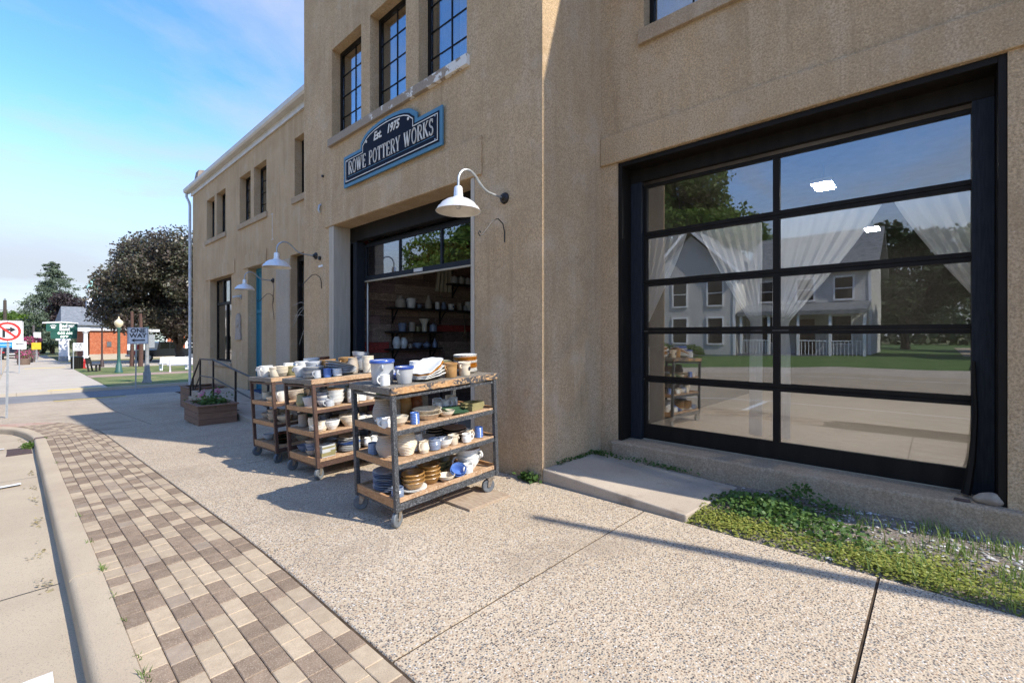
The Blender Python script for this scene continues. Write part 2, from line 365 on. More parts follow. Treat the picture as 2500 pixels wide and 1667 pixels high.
# ------------------------------------------------------------------ mesh helpers
class MB:
    def __init__(s): s.v = []; s.f = []; s.m = None
    def add(s, vs, fs):
        o = len(s.v); s.v += [tuple(p) for p in vs]; s.f += [tuple(i + o for i in q) for q in fs]; return s
    def box(s, x0, x1, y0, y1, z0, z1):
        v = [(x0, y0, z0), (x1, y0, z0), (x1, y1, z0), (x0, y1, z0), (x0, y0, z1), (x1, y0, z1), (x1, y1, z1), (x0, y1, z1)]
        return s.add(v, [(0, 3, 2, 1), (4, 5, 6, 7), (0, 1, 5, 4), (1, 2, 6, 5), (2, 3, 7, 6), (3, 0, 4, 7)])
    def bar(s, a, b, w, h=None, up=(0, 0, 1)):
        """box section from a to b, w wide, h high"""
        h = w if h is None else h
        a, b = Vector(a), Vector(b); d = (b - a).normalized(); up = Vector(up)
        if abs(d.dot(up)) > .97: up = Vector((1, 0, 0))
        sx = d.cross(up).normalized(); sz = sx.cross(d).normalized()
        vs = []
        for p in (a, b):
            for i, j in ((-1, -1), (1, -1), (1, 1), (-1, 1)): vs.append(p + sx * i * w / 2 + sz * j * h / 2)
        return s.add(vs, [(0, 1, 2, 3), (7, 6, 5, 4), (0, 4, 5, 1), (1, 5, 6, 2), (2, 6, 7, 3), (3, 7, 4, 0)])
    def tube(s, pts, r, seg=8, cap=True):
        pts = [Vector(p) for p in pts]; n = len(pts)
        rr = r if isinstance(r, (list, tuple)) else [r] * n
        d0 = (pts[1] - pts[0]).normalized(); ref = Vector((0, 0, 1)) if abs(d0.z) < .9 else Vector((1, 0, 0))
        sx = d0.cross(ref).normalized(); vs = []
        for i, p in enumerate(pts):
            d = (pts[min(i + 1, n - 1)] - pts[max(i - 1, 0)]).normalized()
            sx = (sx - d * sx.dot(d)).normalized(); sy = d.cross(sx)
            for k in range(seg):
                a = 2 * math.pi * k / seg; vs.append(p + (sx * math.cos(a) + sy * math.sin(a)) * rr[i])
        fs = [(i * seg + k, i * seg + (k + 1) % seg, (i + 1) * seg + (k + 1) % seg, (i + 1) * seg + k) for i in range(n - 1) for k in range(seg)]
        if cap: fs += [tuple(range(seg - 1, -1, -1)), tuple((n - 1) * seg + k for k in range(seg))]
        return s.add(vs, fs)
    def lathe(s, prof, seg=28, c=(0, 0, 0), wob=None, sx=1, sy=1):
        """prof: (r,z) list, r==0 closes; wob(angle, index)->radius factor"""
        vs = []; idx = []
        for i, (r, z) in enumerate(prof):
            if r < 1e-6: idx.append([len(vs)] * seg); vs.append((c[0], c[1], c[2] + z))
            else:
                ring = []
                for k in range(seg):
                    a = 2 * math.pi * k / seg; q = r * (wob(a, i) if wob else 1)
                    ring.append(len(vs)); vs.append((c[0] + q * math.cos(a) * sx, c[1] + q * math.sin(a) * sy, c[2] + z))
                idx.append(ring)
        fs = []
        for i in range(len(prof) - 1):
            a, b = idx[i], idx[i + 1]
            for k in range(seg):
                q = [a[k], a[(k + 1) % seg], b[(k + 1) % seg], b[k]]
                q2 = []
                for t in q:
                    if t not in q2: q2.append(t)
                if len(q2) > 2: fs.append(tuple(q2))
        return s.add(vs, fs)
    def prism(s, poly, axis, a0, a1):
        """extrude a 2D polygon along axis 0/1/2"""
        def P(p, a):
            return {0: (a, p[0], p[1]), 1: (p[0], a, p[1]), 2: (p[0], p[1], a)}[axis]
        n = len(poly); vs = [P(p, a0) for p in poly] + [P(p, a1) for p in poly]
        fs = [tuple(range(n - 1, -1, -1)), tuple(range(n, 2 * n))] + [(i, (i + 1) % n, n + (i + 1) % n, n + i) for i in range(n)]
        return s.add(vs, fs)
    def build(s, name, material, parent=None, smooth=False, local=False, bev=0, off=None, fix=True):
        me = bpy.data.meshes.new(name)
        o = off if off is not None else (wloc(parent) if parent is not None and not local else Vector((0, 0, 0)))
        vs = np.array(s.v, dtype=float).reshape(-1, 3) - np.array(o)
        me.from_pydata([tuple(p) for p in vs], [], s.f)
        if fix:
            bm = bmesh.new(); bm.from_mesh(me); bmesh.ops.remove_doubles(bm, verts=bm.verts, dist=1e-5); bmesh.ops.recalc_face_normals(bm, faces=bm.faces); bm.to_mesh(me); bm.free()
        if smooth:
            me.polygons.foreach_set('use_smooth', [True] * len(me.polygons))
            try: me.set_sharp_from_angle(angle=R(40))
            except Exception: pass
        if material: me.materials.append(material)
        return link(name, me, parent, bev)
def link(name, data, parent=None, bev=0):
    ob = bpy.data.objects.new(name, data); COL.objects.link(ob)
    if parent is not None: ob.parent = parent
    if bev:
        b = ob.modifiers.new('bevel', 'BEVEL'); b.width = bev; b.segments = 2; b.limit_method = 'ANGLE'; b.angle_limit = R(50)
    return ob
def wloc(o):
    v = Vector((0, 0, 0))
    while o is not None: v = v + Vector(o.location); o = o.parent
    return v
def tag(o, label=None, cat=None, group=None, kind=None):
    if label: o['label'] = label
    if cat: o['category'] = cat
    if group: o['group'] = group
    if kind: o['kind'] = kind
    return o
def empty(name, loc=(0, 0, 0), label=None, cat=None, group=None, kind=None, rot=(0, 0, 0)):
    o = bpy.data.objects.new(name, None); o.location = loc; o.rotation_euler = rot; o.empty_display_size = .1
    COL.objects.link(o); return tag(o, label, cat, group, kind)
def top(mb, name, m, loc, label, cat, group=None, smooth=False, bev=0, kind=None):
    """a thing of one mesh, mesh coordinates are world, origin at loc"""
    o = mb.build(name, m, None, smooth, off=Vector(loc), bev=bev); o.location = loc
    return tag(o, label, cat, group, kind)
def sheet(name, xs, ys, zf, m, kind='structure', parent=None):
    mb = MB(); vs = [(x, y, zf(x, y)) for y in ys for x in xs]; nx = len(xs)
    fs = [(j * nx + i, j * nx + i + 1, (j + 1) * nx + i + 1, (j + 1) * nx + i) for j in range(len(ys) - 1) for i in range(nx - 1)]
    mb.add(vs, fs); o = mb.build(name, m, parent, fix=False)
    if parent is None: tag(o, kind=kind)
    return o
def frange(a, b, n): return [a + (b - a) * i / n for i in range(n + 1)]
def leaf_mesh(name, centres, size, m, parent=None, jitter=.35, flat=0.0, aspect=.62, seed=1, up=None):
    """many separate leaf-sized faces (kites with a fold) at the given points"""
    g = np.random.default_rng(seed); C = np.asarray(centres, float); n = len(C)
    d = g.normal(size=(n, 3)); d[:, 2] *= (1 - flat)
    d /= np.linalg.norm(d, axis=1, keepdims=True) + 1e-9
    e = g.normal(size=(n, 3))
    if flat: e[:, 2] *= (1 - flat)
    e -= d * np.sum(d * e, axis=1, keepdims=True); e /= np.linalg.norm(e, axis=1, keepdims=True) + 1e-9
    sz = size * (1 + jitter * g.uniform(-1, 1, (n, 1)))
    p0 = C - d * sz * .5; p2 = C + d * sz * .5
    p1 = C + e * sz * aspect * .5; p3 = C - e * sz * aspect * .5
    V = np.stack([p0, p1, p2, p3], 1).reshape(-1, 3)
    if parent is not None: V = V - np.array(wloc(parent))
    me = bpy.data.meshes.new(name); me.vertices.add(4 * n); me.vertices.foreach_set('co', V.ravel())
    me.loops.add(4 * n); me.loops.foreach_set('vertex_index', np.arange(4 * n, dtype=np.int32))
    me.polygons.add(n); me.polygons.foreach_set('loop_start', np.arange(0, 4 * n, 4, dtype=np.int32))
    me.update(calc_edges=True); me.validate(); me.materials.append(m)
    return link(name, me, parent)
def blades(name, base, h, w, m, parent=None, seed=3, lean=.5):
    """grass blades: tapered bent strips standing on the given points"""
    g = np.random.default_rng(seed); B = np.asarray(base, float); n = len(B)
    a = g.uniform(0, 2 * np.pi, n); hh = h * g.uniform(.45, 1.2, n); le = lean * g.uniform(.1, 1, n) * hh
    dx, dy = np.cos(a), np.sin(a); px, py = -dy * w / 2, dx * w / 2
    def P(t, k, off): return np.stack([B[:, 0] + dx * le * t * t + px * off, B[:, 1] + dy * le * t * t + py * off, B[:, 2] + hh * t * (1 - .18 * t)], 1)
    V = np.stack([P(0, 0, -1), P(0, 0, 1), P(.55, 0, .8), P(.55, 0, -.8), P(1, 0, 0)], 1).reshape(-1, 3)
    if parent is not None: V = V - np.array(wloc(parent))
    fs = []
    for i in range(n): o = 5 * i; fs += [(o, o + 1, o + 2, o + 3), (o + 3, o + 2, o + 4)]
    me = bpy.data.meshes.new(name); me.from_pydata([tuple(p) for p in V], [], fs); me.materials.append(m)
    return link(name, me, parent)
def text_obj(body, size, m, name='lettering', parent=None, loc=(0, 0, 0), rot=(0, 0, 0), align='CENTER', depth=.004, sx=1.0, shear=0.0, bold=0.0):
    cu = bpy.data.curves.new(name, 'FONT'); cu.body = body; cu.size = size; cu.align_x = align; cu.align_y = 'CENTER'
    cu.extrude = depth; cu.shear = shear; cu.offset = bold; cu.resolution_u = 3
    t = bpy.data.objects.new('tmp', cu); COL.objects.link(t)
    dg = bpy.context.evaluated_depsgraph_get(); me = bpy.data.meshes.new_from_object(t.evaluated_get(dg))
    bpy.data.objects.remove(t)
    for v in me.vertices: v.co.x *= sx
    me.materials.clear(); me.materials.append(m); me.name = name
    o = link(name, me, parent); o.location = Vector(loc); o.rotation_euler = rot; return o
def wall_x(x0, x1, y0, y1, z0, z1, holes, grid=None):
    """wall slab between planes x0 (front) and x1 with rectangular holes (ya,yb,za,zb)"""
    mb = MB()
    ys = sorted(set([y0, y1] + [q for h in holes for q in h[:2]])); zs = sorted(set([z0, z1] + [q for h in holes for q in h[2:]]))
    ys = [q for q in ys if y0 <= q <= y1]; zs = [q for q in zs if z0 <= q <= z1]
    ny, nz = len(ys) - 1, len(zs) - 1
    def solid(j, k):
        if j < 0 or k < 0 or j >= ny or k >= nz: return False
        cy, cz = (ys[j] + ys[j + 1]) / 2, (zs[k] + zs[k + 1]) / 2
        return not any(h[0] < cy < h[1] and h[2] < cz < h[3] for h in holes)
    for j in range(ny):
        for k in range(nz):
            if not solid(j, k): continue
            a, b, c, d = ys[j], ys[j + 1], zs[k], zs[k + 1]
            mb.add([(x0, a, c), (x0, b, c), (x0, b, d), (x0, a, d)], [(0, 1, 2, 3)]); mb.add([(x1, a, c), (x1, b, c), (x1, b, d), (x1, a, d)], [(3, 2, 1, 0)])
            if not solid(j - 1, k): mb.add([(x0, a, c), (x1, a, c), (x1, a, d), (x0, a, d)], [(0, 1, 2, 3)])
            if not solid(j + 1, k): mb.add([(x0, b, c), (x1, b, c), (x1, b, d), (x0, b, d)], [(0, 1, 2, 3)])
            if not solid(j, k - 1): mb.add([(x0, a, c), (x0, b, c), (x1, b, c), (x1, a, c)], [(0, 1, 2, 3)])
            if not solid(j, k + 1): mb.add([(x0, a, d), (x0, b, d), (x1, b, d), (x1, a, d)], [(0, 1, 2, 3)])
    return mb

# ------------------------------------------------------------------ ground, street, kerb, pavement
def kx(Y):
    """back edge of the kerb across the street direction: straight, then it bulges out before the corner"""
    P = [(-60, .378), (12.7, .378), (13.4, .35), (14.5, .25), (15.5, .10), (16.6, -.27), (17.3, -.9), (17.8, -2.0), (60, -2.4)]
    for (a, b), (c, d) in zip(P, P[1:]):
        if Y <= c: return b + (d - b) * (Y - a) / (c - a)
    return -2.4
Ylong = [-300, -60, -20, -8, -4] + frange(-3, 30, 66) + [35, 40, 50, 60, 80, 100, 130, 160, 400, 1500]
sheet('ground', [-900, -200, -60, -14, 0, 4, 9, 20, 60, 200, 900], Ylong, lambda x, y: zg(y) - .22, mat('dry_lawn', (.10, .125, .03), .95, (.2, .17, .07), .3))
sheet('road', [-13.8, -9, -5, -2, .30], [-60, -20, -8] + frange(-3, 30, 66) + [40, 60, 100, 160], lambda x, y: zg(y) - .135, ROADC)
sheet('cross_street', [-80, -30, -5, 0, 5, 20, 80], frange(23.55, 27.6, 6), lambda x, y: zg(y) - .125, ASPH)
# painted markings on the street
def stripe(y0, y1, xa, xb, name='road_marking', m=WHITEPAINT, slant=0):
    mb = MB(); n = 8
    for i in range(n):
        a, b = xa + (xb - xa) * i / n, xa + (xb - xa) * (i + 1) / n
        sa, sb = slant * i / n, slant * (i + 1) / n
        mb.add([(a, y0 + sa, zg(y0) - .129), (b, y0 + sb, zg(y0) - .129), (b, y1 + sb, zg(y1) - .129), (a, y1 + sa, zg(y1) - .129)], [(0, 1, 2, 3)])
    return tag(mb.build(name, m, fix=False), kind='structure')
stripe(3.04, 3.16, -2.3, .12); stripe(8.12, 8.24, -2.4, .04, slant=.3); stripe(12.3, 12.42, -2.4, -.15, slant=.2)
stripe(-1.5, -1.38, -2.3, -.02); stripe(-5.6, -5.48, -2.3, -.02); stripe(-9.7, -9.58, -2.3, -.02)
for xc in (-2.45, -11.4):
    for ya in range(-40, 20, 5):
        mb = MB()
        for q in range(5):
            y0, y1 = ya + q, ya + q + 1
            mb.add([(xc - .05, y0, zg(y0) - .128), (xc + .05, y0, zg(y0) - .128), (xc + .05, y1, zg(y1) - .128), (xc - .05, y1, zg(y1) - .128)], [(0, 1, 2, 3)])
        tag(mb.build('road_marking', WHITEPAINT, fix=False), kind='structure')
for xc in (-6.85, -7.1):
    for ya in range(-40, 20, 5):
        mb = MB()
        for q in range(5):
            y0, y1 = ya + q, ya + q + 1
            mb.add([(xc - .05, y0, zg(y0) - .128), (xc + .05, y0, zg(y0) - .128), (xc + .05, y1, zg(y1) - .128), (xc - .05, y1, zg(y1) - .128)], [(0, 1, 2, 3)])
        tag(mb.build('road_marking', YELPAINT, fix=False), kind='structure')
# concrete street joints: thin tar lines
TAR = mat('tar_joint', (.05, .045, .04), .8)
for y in (4.35, 8.9, -.6, 14.0):
    mb = MB()
    xs = frange(-4.4, .2, 14)
    for i in range(14):
        a, b = xs[i], xs[i + 1]; j0 = .010 * math.sin(i * 1.9); j1 = .010 * math.sin((i + 1) * 1.9)
        mb.add([(a, y + j0, zg(y) - .1315), (b, y + j1, zg(y) - .1315), (b, y + j1 + .009, zg(y) - .1315), (a, y + j0 + .009, zg(y) - .1315)], [(0, 1, 2, 3)])
    tag(mb.build('tar_joint', TAR, fix=False), kind='structure')

# kerb: cast sections with open joints
kerb = empty('kerb', (.3, 0, 0), kind='structure')
kprof = [(.0, -.30), (-.158, -.30), (-.156, -.045), (-.150, -.022), (-.138, -.007), (-.12, 0.0), (.0, .002)]   # offset from back edge, height
kyl = [-7.6, -4.55, -1.5, 1.55, 4.02, 7.1, 9.9, 12.5]
for a, b in zip(kyl, kyl[1:]):
    ys = frange(a + .006, b - .006, max(2, int((b - a) / .35))); n = len(kprof); mb = MB()
    vs = [(kx(y) + p[0], y, zg(y) + p[1] + .004 * math.sin(y * 3.1) * (p[1] > -.1)) for y in ys for p in kprof]
    fs = [(j * n + i, j * n + (i + 1) % n, (j + 1) * n + (i + 1) % n, (j + 1) * n + i) for j in range(len(ys) - 1) for i in range(n)]
    fs += [tuple(range(n)), tuple((len(ys) - 1) * n + i for i in range(n - 1, -1, -1))]
    mb.add(vs, fs).build('kerb_section', KERBC, kerb, smooth=True)
def kerb_path(pts, name, m, parent):
    n = len(kprof); mb = MB(); vs = []; P = [Vector(p) for p in pts]
    for i, p in enumerate(P):
        d = (P[min(i + 1, len(P) - 1)] - P[max(i - 1, 0)]).normalized(); nrm = Vector((d.y, -d.x))
        for q in kprof: vs.append((p.x + nrm.x * q[0], p.y + nrm.y * q[0], zg(p.y) + q[1]))
    fs = [(j * n + i, j * n + (i + 1) % n, (j + 1) * n + (i + 1) % n, (j + 1) * n + i) for j in range(len(P) - 1) for i in range(n)]
    fs += [tuple(range(n)), tuple((len(P) - 1) * n + i for i in range(n - 1, -1, -1))]
    return mb.add(vs, fs).build(name, m, parent, smooth=True)
kerb_path([(.378, 12.52), (.378, 12.78)], 'inlet_casting', mat('rusty_casting', (.11, .045, .032), .8, (.07, .03, .022), 20), kerb)
kerb_path([(kx(y), y) for y in frange(12.8, 17.3, 12)], 'kerb_section', KERBC, kerb)
kerb_path([(-.9, 17.32), (-1.5, 17.7), (-2.3, 18.2), (-2.4, 19.5), (-2.4, 21.5), (-1.9, 22.9), (-1.0, 23.45)], 'kerb_section', KERBC, kerb)
# storm grate in the gutter
gr = empty('storm_grate', (.07, 11.9, zg(11.9) - .13), 'rusty slotted storm drain grate set in the street gutter', 'grate')
mb = MB()
for y in (11.45, 12.32): mb.box(-.12, .19, y, y + .05, zg(y) - .16, zg(y) - .122)
mb.build('rim', mat('rusty_iron', (.075, .045, .038), .8, (.05, .03, .025), 25), gr)
for i in range(9):
    y = 11.53 + i * .088; mb = MB(); mb.box(-.115, .185, y, y + .045, zg(y) - .16, zg(y) - .124); mb.build('bar', MATS['rusty_iron'], gr)

# pavement: joint bed + exposed aggregate slabs
mb = MB(); ys_ = frange(-8, 23.4, 120)
for a, b_ in zip(ys_, ys_[1:]):
    mb.add([(kx(a) - .002, a, zg(a) - .008), (4.70, a, zg(a) - .008), (4.70, b_, zg(b_) - .008), (kx(b_) - .002, b_, zg(b_) - .008)], [(0, 1, 2, 3)])
pave = tag(mb.build('sidewalk', SAND, fix=False), kind='structure')
SL = []
def slab(xf0, xf1, y0, y1, m=AGG, g=.0085, name='slab'):
    ys = frange(y0 + g, y1 - g, max(2, int((y1 - y0) / .4))); mb = MB(); n = len(ys)
    vs = []; fs = []
    for y in ys:
        a, b = xf0(y) + g, xf1(y) - g; z = zg(y); e = .006
        vs += [(a, y, z - .05), (a, y, z - e), (a + e, y, z), (b - e, y, z), (b, y, z - e), (b, y, z - .05)]
    for j in range(n - 1):
        for i in range(5): fs.append((j * 6 + i, j * 6 + i + 1, (j + 1) * 6 + i + 1, (j + 1) * 6 + i))
    fs += [(0, 1, 2, 3, 4, 5), tuple((n - 1) * 6 + i for i in range(5, -1, -1))]
    return mb.add(vs, fs).build(name, m, pave)
PW = .787
def bldx(y): return 3.655 if y < 8.72 else 4.49
Y0 = -7.58
while Y0 < 23.2:
    Y1 = min(Y0 + 1.57, 23.4)
    left = lambda y: kx(y) + PW + .005
    if Y0 > 11.5:
        xm = 2.05
        slab(left, lambda y: xm, Y0, Y1); slab(lambda y: xm, lambda y: bldx(y), Y0, Y1)
    elif Y1 > 8.72 and Y0 < 8.72:
        slab(left, lambda y: 3.655, Y0, Y1)
        slab(lambda y: 3.66, lambda y: 4.49, 8.74, Y1)
    elif Y0 > 8.7: slab(left, lambda y: 4.49, Y0, Y1)
    else: slab(left, lambda y: 3.652, Y0, Y1)
    Y0 = Y1
# yellow tactile ramp at the corner
mb = MB()
for i in range(4):
    y0, y1 = 23.0 + i * .13, 23.0 + (i + 1) * .13
    mb.add([(.9, y0, zg(y0) + .006), (2.9, y0, zg(y0) + .006), (2.9, y1, zg(y1) + .006 - .01 * i), (.9, y1, zg(y1) + .006 - .01 * i)], [(0, 1, 2, 3)])
tag(mb.build('kerb_ramp_paint', YELPAINT, fix=False), kind='structure')

# paver strip: individual stones (nearest 300), the rest as one part
strip = sheet('paver_strip', [.379, .5, .85, 1.16], [-8] + frange(-7, 12.6, 60), lambda x, y: zg(y) - .0068, SAND)
def paver_geo(mb, cx, cy, w, l, z, dz=0, skew=0):
    e = .0035; h = .03
    a, b, c, d = cx - w / 2, cx + w / 2, cy - l / 2, cy + l / 2
    z0 = zg(c) + dz; z1 = zg(d) + dz
    vs = [(a, c, z0 - h), (b, c, z0 - h), (b, d, z1 - h), (a, d, z1 - h), (a, c, z0 - e), (b, c, z0 - e), (b, d, z1 - e), (a, d, z1 - e),
          (a + e, c + e, z0), (b - e, c + e, z0), (b - e, d - e, z1), (a + e, d - e, z1)]
    return mb.add(vs, [(0, 1, 5, 4), (1, 2, 6, 5), (2, 3, 7, 6), (3, 0, 4, 7), (4, 5, 9, 8), (5, 6, 10, 9), (6, 7, 11, 10), (7, 4, 8, 11), (8, 9, 10, 11)])
prnd = random.Random(12)
NC, CW = 8, .0983
cells = []
for ci in range(NC):
    y = 1.30 + prnd.uniform(0, .16); i = 0; ph = -ci * 1.35 + prnd.uniform(-.5, .5)
    while y < 16.0:
        L = .152 + prnd.uniform(-.003, .003)
        q = (i * 1.0 + ph) % 5.0
        col = 'D' if q < 2.9 else 'L'
        if prnd.random() < .07: col = 'L' if col == 'D' else 'D'
        if prnd.random() < (.20 if y > 5.5 else .06): col = 'M'
        if prnd.random() < .10: ph += prnd.choice((-1, 1))
        cells.append((ci, y + L / 2, L, col)); y += L; i += 1
cells.sort(key=lambda q: q[1])
pm = {'L': PAV_L, 'D': PAV_D, 'M': PAV_M}
shared = {}
rest = {k: MB() for k in pm}
for k, (ci, cy, L, col) in enumerate(cells):
    cx = kx(cy) + (ci + .5) * CW
    if k < 300:
        var = (col, k % 3)
        if var not in shared:
            mb = MB(); e = .0035; w, l, h = CW - .0036, .1525 - .0034, .03
            a, b, c, d = -w / 2, w / 2, -l / 2, l / 2
            mb.add([(a, c, -h), (b, c, -h), (b, d, -h), (a, d, -h), (a, c, -e), (b, c, -e), (b, d, -e), (a, d, -e), (a + e, c + e, 0), (b - e, c + e, 0), (b - e, d - e, 0), (a + e, d - e, 0)],
                   [(0, 1, 5, 4), (1, 2, 6, 5), (2, 3, 7, 6), (3, 0, 4, 7), (4, 5, 9, 8), (5, 6, 10, 9), (6, 7, 11, 10), (7, 4, 8, 11), (8, 9, 10, 11)])
            o = mb.build('paver', pm[col], strip); shared[var] = o.data
        else: o = link('paver', shared[var], strip)
        o.location = (cx, cy, zg(cy) + prnd.uniform(-.0016, .0016))
        sl = (zg(cy + .07) - zg(cy - .07)) / .14
        o.rotation_euler = (math.atan(sl) + prnd.uniform(-.008, .008), prnd.uniform(-.008, .008), prnd.uniform(-.012, .012))
    else: paver_geo(rest[col], cx, cy, CW - .0036, L - .0034, 0, prnd.uniform(-.0015, .0015))
for k, mb in rest.items(): tag(mb.build('paver_field', pm[k], strip), kind='stuff')
mb = MB()
for j in range(18):
    for i in range(8):
        y = 16.1 + j * .155; paver_geo(mb, kx(y) + (i + .5) * CW, y, CW - .006, .148, 0)
tag(mb.build('paver_field', PAV_R, strip), kind='stuff')

# far side of the cross street: kerb, walk, lawn, path, car park
farwalk = sheet('far_sidewalk', [-.6, 1, 2.85], frange(27.75, 90, 40), lambda x, y: zg(y) + .0, WALKC)
mb = MB()
for a, b in zip(frange(-3, 22, 25), frange(-3, 22, 25)[1:]): mb.box(a + .004, b - .004, 27.6, 27.76, zg(27.6) - .3, zg(27.6) + .012)
tag(mb.build('far_kerb', WALKC), kind='structure')
mb = MB(); mb.box(.9, 2.6, 27.64, 27.9, zg(27.7) - .05, zg(27.7) + .018); tag(mb.build('kerb_ramp_paint', YELPAINT), kind='structure')
mb = MB(); mb.box(.4, 2.6, 50, 50.4, zg(50) - .05, zg(50) + .01); tag(mb.build('crossing_paint', YELPAINT), kind='structure')
sheet('lawn', [2.86, 6, 12, 30, 60], [27.77] + frange(28, 47, 12), lambda x, y: zg(y) + .008, LAWN)
sheet('park_path', [2.87, 8, 16, 30], [35.2, 36.2, 37.4], lambda x, y: zg(y) + .014 + .0, PATHP)
sheet('car_park', [2.86, 20, 60], frange(47, 61, 6), lambda x, y: zg(y) + .004, WALKC)
# opposite side of the main street
def zo(x, y): return zg(y) * .6 + .10 + min(.25, max(0, (-x - 16) * .04))
sheet('opposite_kerb_walk', [-16.0, -15, -14.0, -13.8], [-60, -20] + frange(-8, 24, 40), lambda x, y: zg(y) + (.02 if x < -13.9 else -.14), WALKC)
sheet('opposite_lawn', [-70, -45, -30, -22, -18, -16.0], [-60, -20] + frange(-8, 23, 30), lambda x, y: max(zg(y) + .015, zo(x, y)) if x < -16.5 else zg(y) + .015, mat('green_lawn', (.06, .125, .02), .95, (.09, .15, .03), 1.2, bmp=.02, bs=20))
sheet('driveway', [-48, -36, -26, -16.0], [-4.6, -3.4, -2.2, -1.0], lambda x, y: max(zg(y) + .015, zo(x, y)) + .02, ROADC)
sheet('opposite_far_walk', [-40, -13.8], [28, 60, 130], lambda x, y: zg(y) + .02, WALKC)

# ------------------------------------------------------------------ the stuccoed building
XA, XR, XW = 3.66, 4.78, 4.50
TY0, TY1, TH = 2.97, 8.70, 8.40
BY0, BH = -.95, 7.90
WY1, WH = 20.5, 6.86
bld = empty('pottery_building', (XA, 6.0, 0), 'tan stucco building with tall projecting middle block and black framed windows', 'building')
up_t = [(6.603, 7.587, 4.83, 6.36), (5.394, 6.343, 4.83, 6.36), (4.13, 5.10, 4.83, 6.36)]
wall_x(XA, XA + .30, TY0, TY1, -1.2, TH, [(3.99, 7.585, -.0, 3.35)] + up_t).build('stucco_wall', STUCCO, bld)
mb = MB(); mb.box(XA + .30, 12, TY0, TY0 + .2, -1.2, TH); mb.build('side_wall', STUCCO, bld)
mb = MB(); mb.box(XA + .30, 12, TY1 - .2, TY1, -1.2, TH); mb.build('side_wall', STUCCO, bld)
mb = MB(); mb.box(XA + .31, 12, TY0 + .21, TY1 - .21, TH - .55, TH - .45); mb.build('roof', SHINGLE, bld)
mb = MB(); mb.box(12, 12.2, BY0, WY1, -1.2, 7.2); mb.build('back_wall', STUCCO, bld)
mb = MB(); mb.box(XA + .31, 11.9, TY0 + .21, TY1 - .21, 3.62, 3.80); mb.build('upper_floor', mat('plaster', (.22, .2, .18), .9), bld)
# right bay
bay_win = (.55, 2.42, 4.92, 6.45)
wall_x(XR, XR + .30, BY0, TY0 - .001, -.6, BH, [(-.362, 2.747, .27, 3.51), bay_win]).build('stucco_wall', STUCCO, bld)
mb = MB(); mb.box(XR + .30, 12, BY0, BY0 + .2, -.6, BH); mb.build('side_wall', STUCCO, bld)
mb = MB(); mb.box(XR + .02, 12, BY0 + .02, TY0 - .02, BH - .30, BH - .2); mb.build('roof', SHINGLE, bld)
mb = MB(); mb.box(XR + .31, 11.9, BY0 + .21, TY0 - .01, 3.62, 3.80); mb.build('upper_floor', MATS['plaster'], bld)
# left wing
wing_up = [(17.725, 18.648, 4.76, 6.16), (16.536, 17.481, 4.76, 6.16), (14.246, 15.186, 4.76, 6.16), (13.033, 13.976, 4.76, 6.16), (10.33, 11.231, 4.76, 6.16)]
wall_x(XW, XW + .30, TY1 + .001, WY1, -1.4, WH, [(15.95, 18.25, .64, 3.37), (13.38, 14.48, -.06, 3.41), (10.22, 11.47, -.42, 3.42)] + wing_up).build('stucco_wall', STUCCO, bld)
mb = MB(); mb.box(XW + .30, 12, WY1 - .3, WY1, -1.4, 7.0); mb.build('side_wall', STUCCO, bld)
mb = MB(); mb.prism([(XW - .02, 6.9), (XW + .1, 7.62), (XW + .9, 7.72), (7, 8.0), (12, 8.0), (12, 6.9)], 1, WY1 - .42, WY1 + .02); mb.build('parapet', make_stucco('weathered_stucco', (.40, .33, .27), (.25, .19, .15), (.45, .40, .34)), bld)
mb = MB(); mb.prism([(XW - .15, 6.92), (12, 8.1), (12, 8.2), (XW - .15, 7.0)], 1, TY1 + .01, WY1 - .45); mb.build('roof', SHINGLE, bld)
mb = MB(); mb.box(XW + .31, 11.9, TY1 + .01, WY1 - .31, 3.62, 3.80); mb.build('upper_floor', MATS['plaster'], bld)
# lintel bands, proud of the wall
mb = MB(); mb.box(XA - .03, XA + .005, 3.86, 7.80, 3.352, 3.80); mb.build('lintel', STUCCO, bld, bev=.012)
mb = MB(); mb.box(XR - .03, XR + .005, BY0, TY0 - .002, 3.512, 3.85); mb.build('lintel', STUCCO, bld, bev=.012)
mb = MB(); mb.box(XW - .03, XW + .005, 15.6, 18.7, 3.372, 3.80); mb.build('lintel', STUCCO, bld, bev=.012)
mb = MB(); mb.box(XW - .03, XW + .005, 13.0, 14.85, 3.412, 3.80); mb.build('lintel', STUCCO, bld, bev=.012)
# pale rendered panel beside the dark doorway
mb = MB(); mb.box(XW - .012, XW + .005, 11.50, 12.35, -.4, 3.36); mb.build('rendered_panel', STUCCO_PALE, bld, bev=.004)
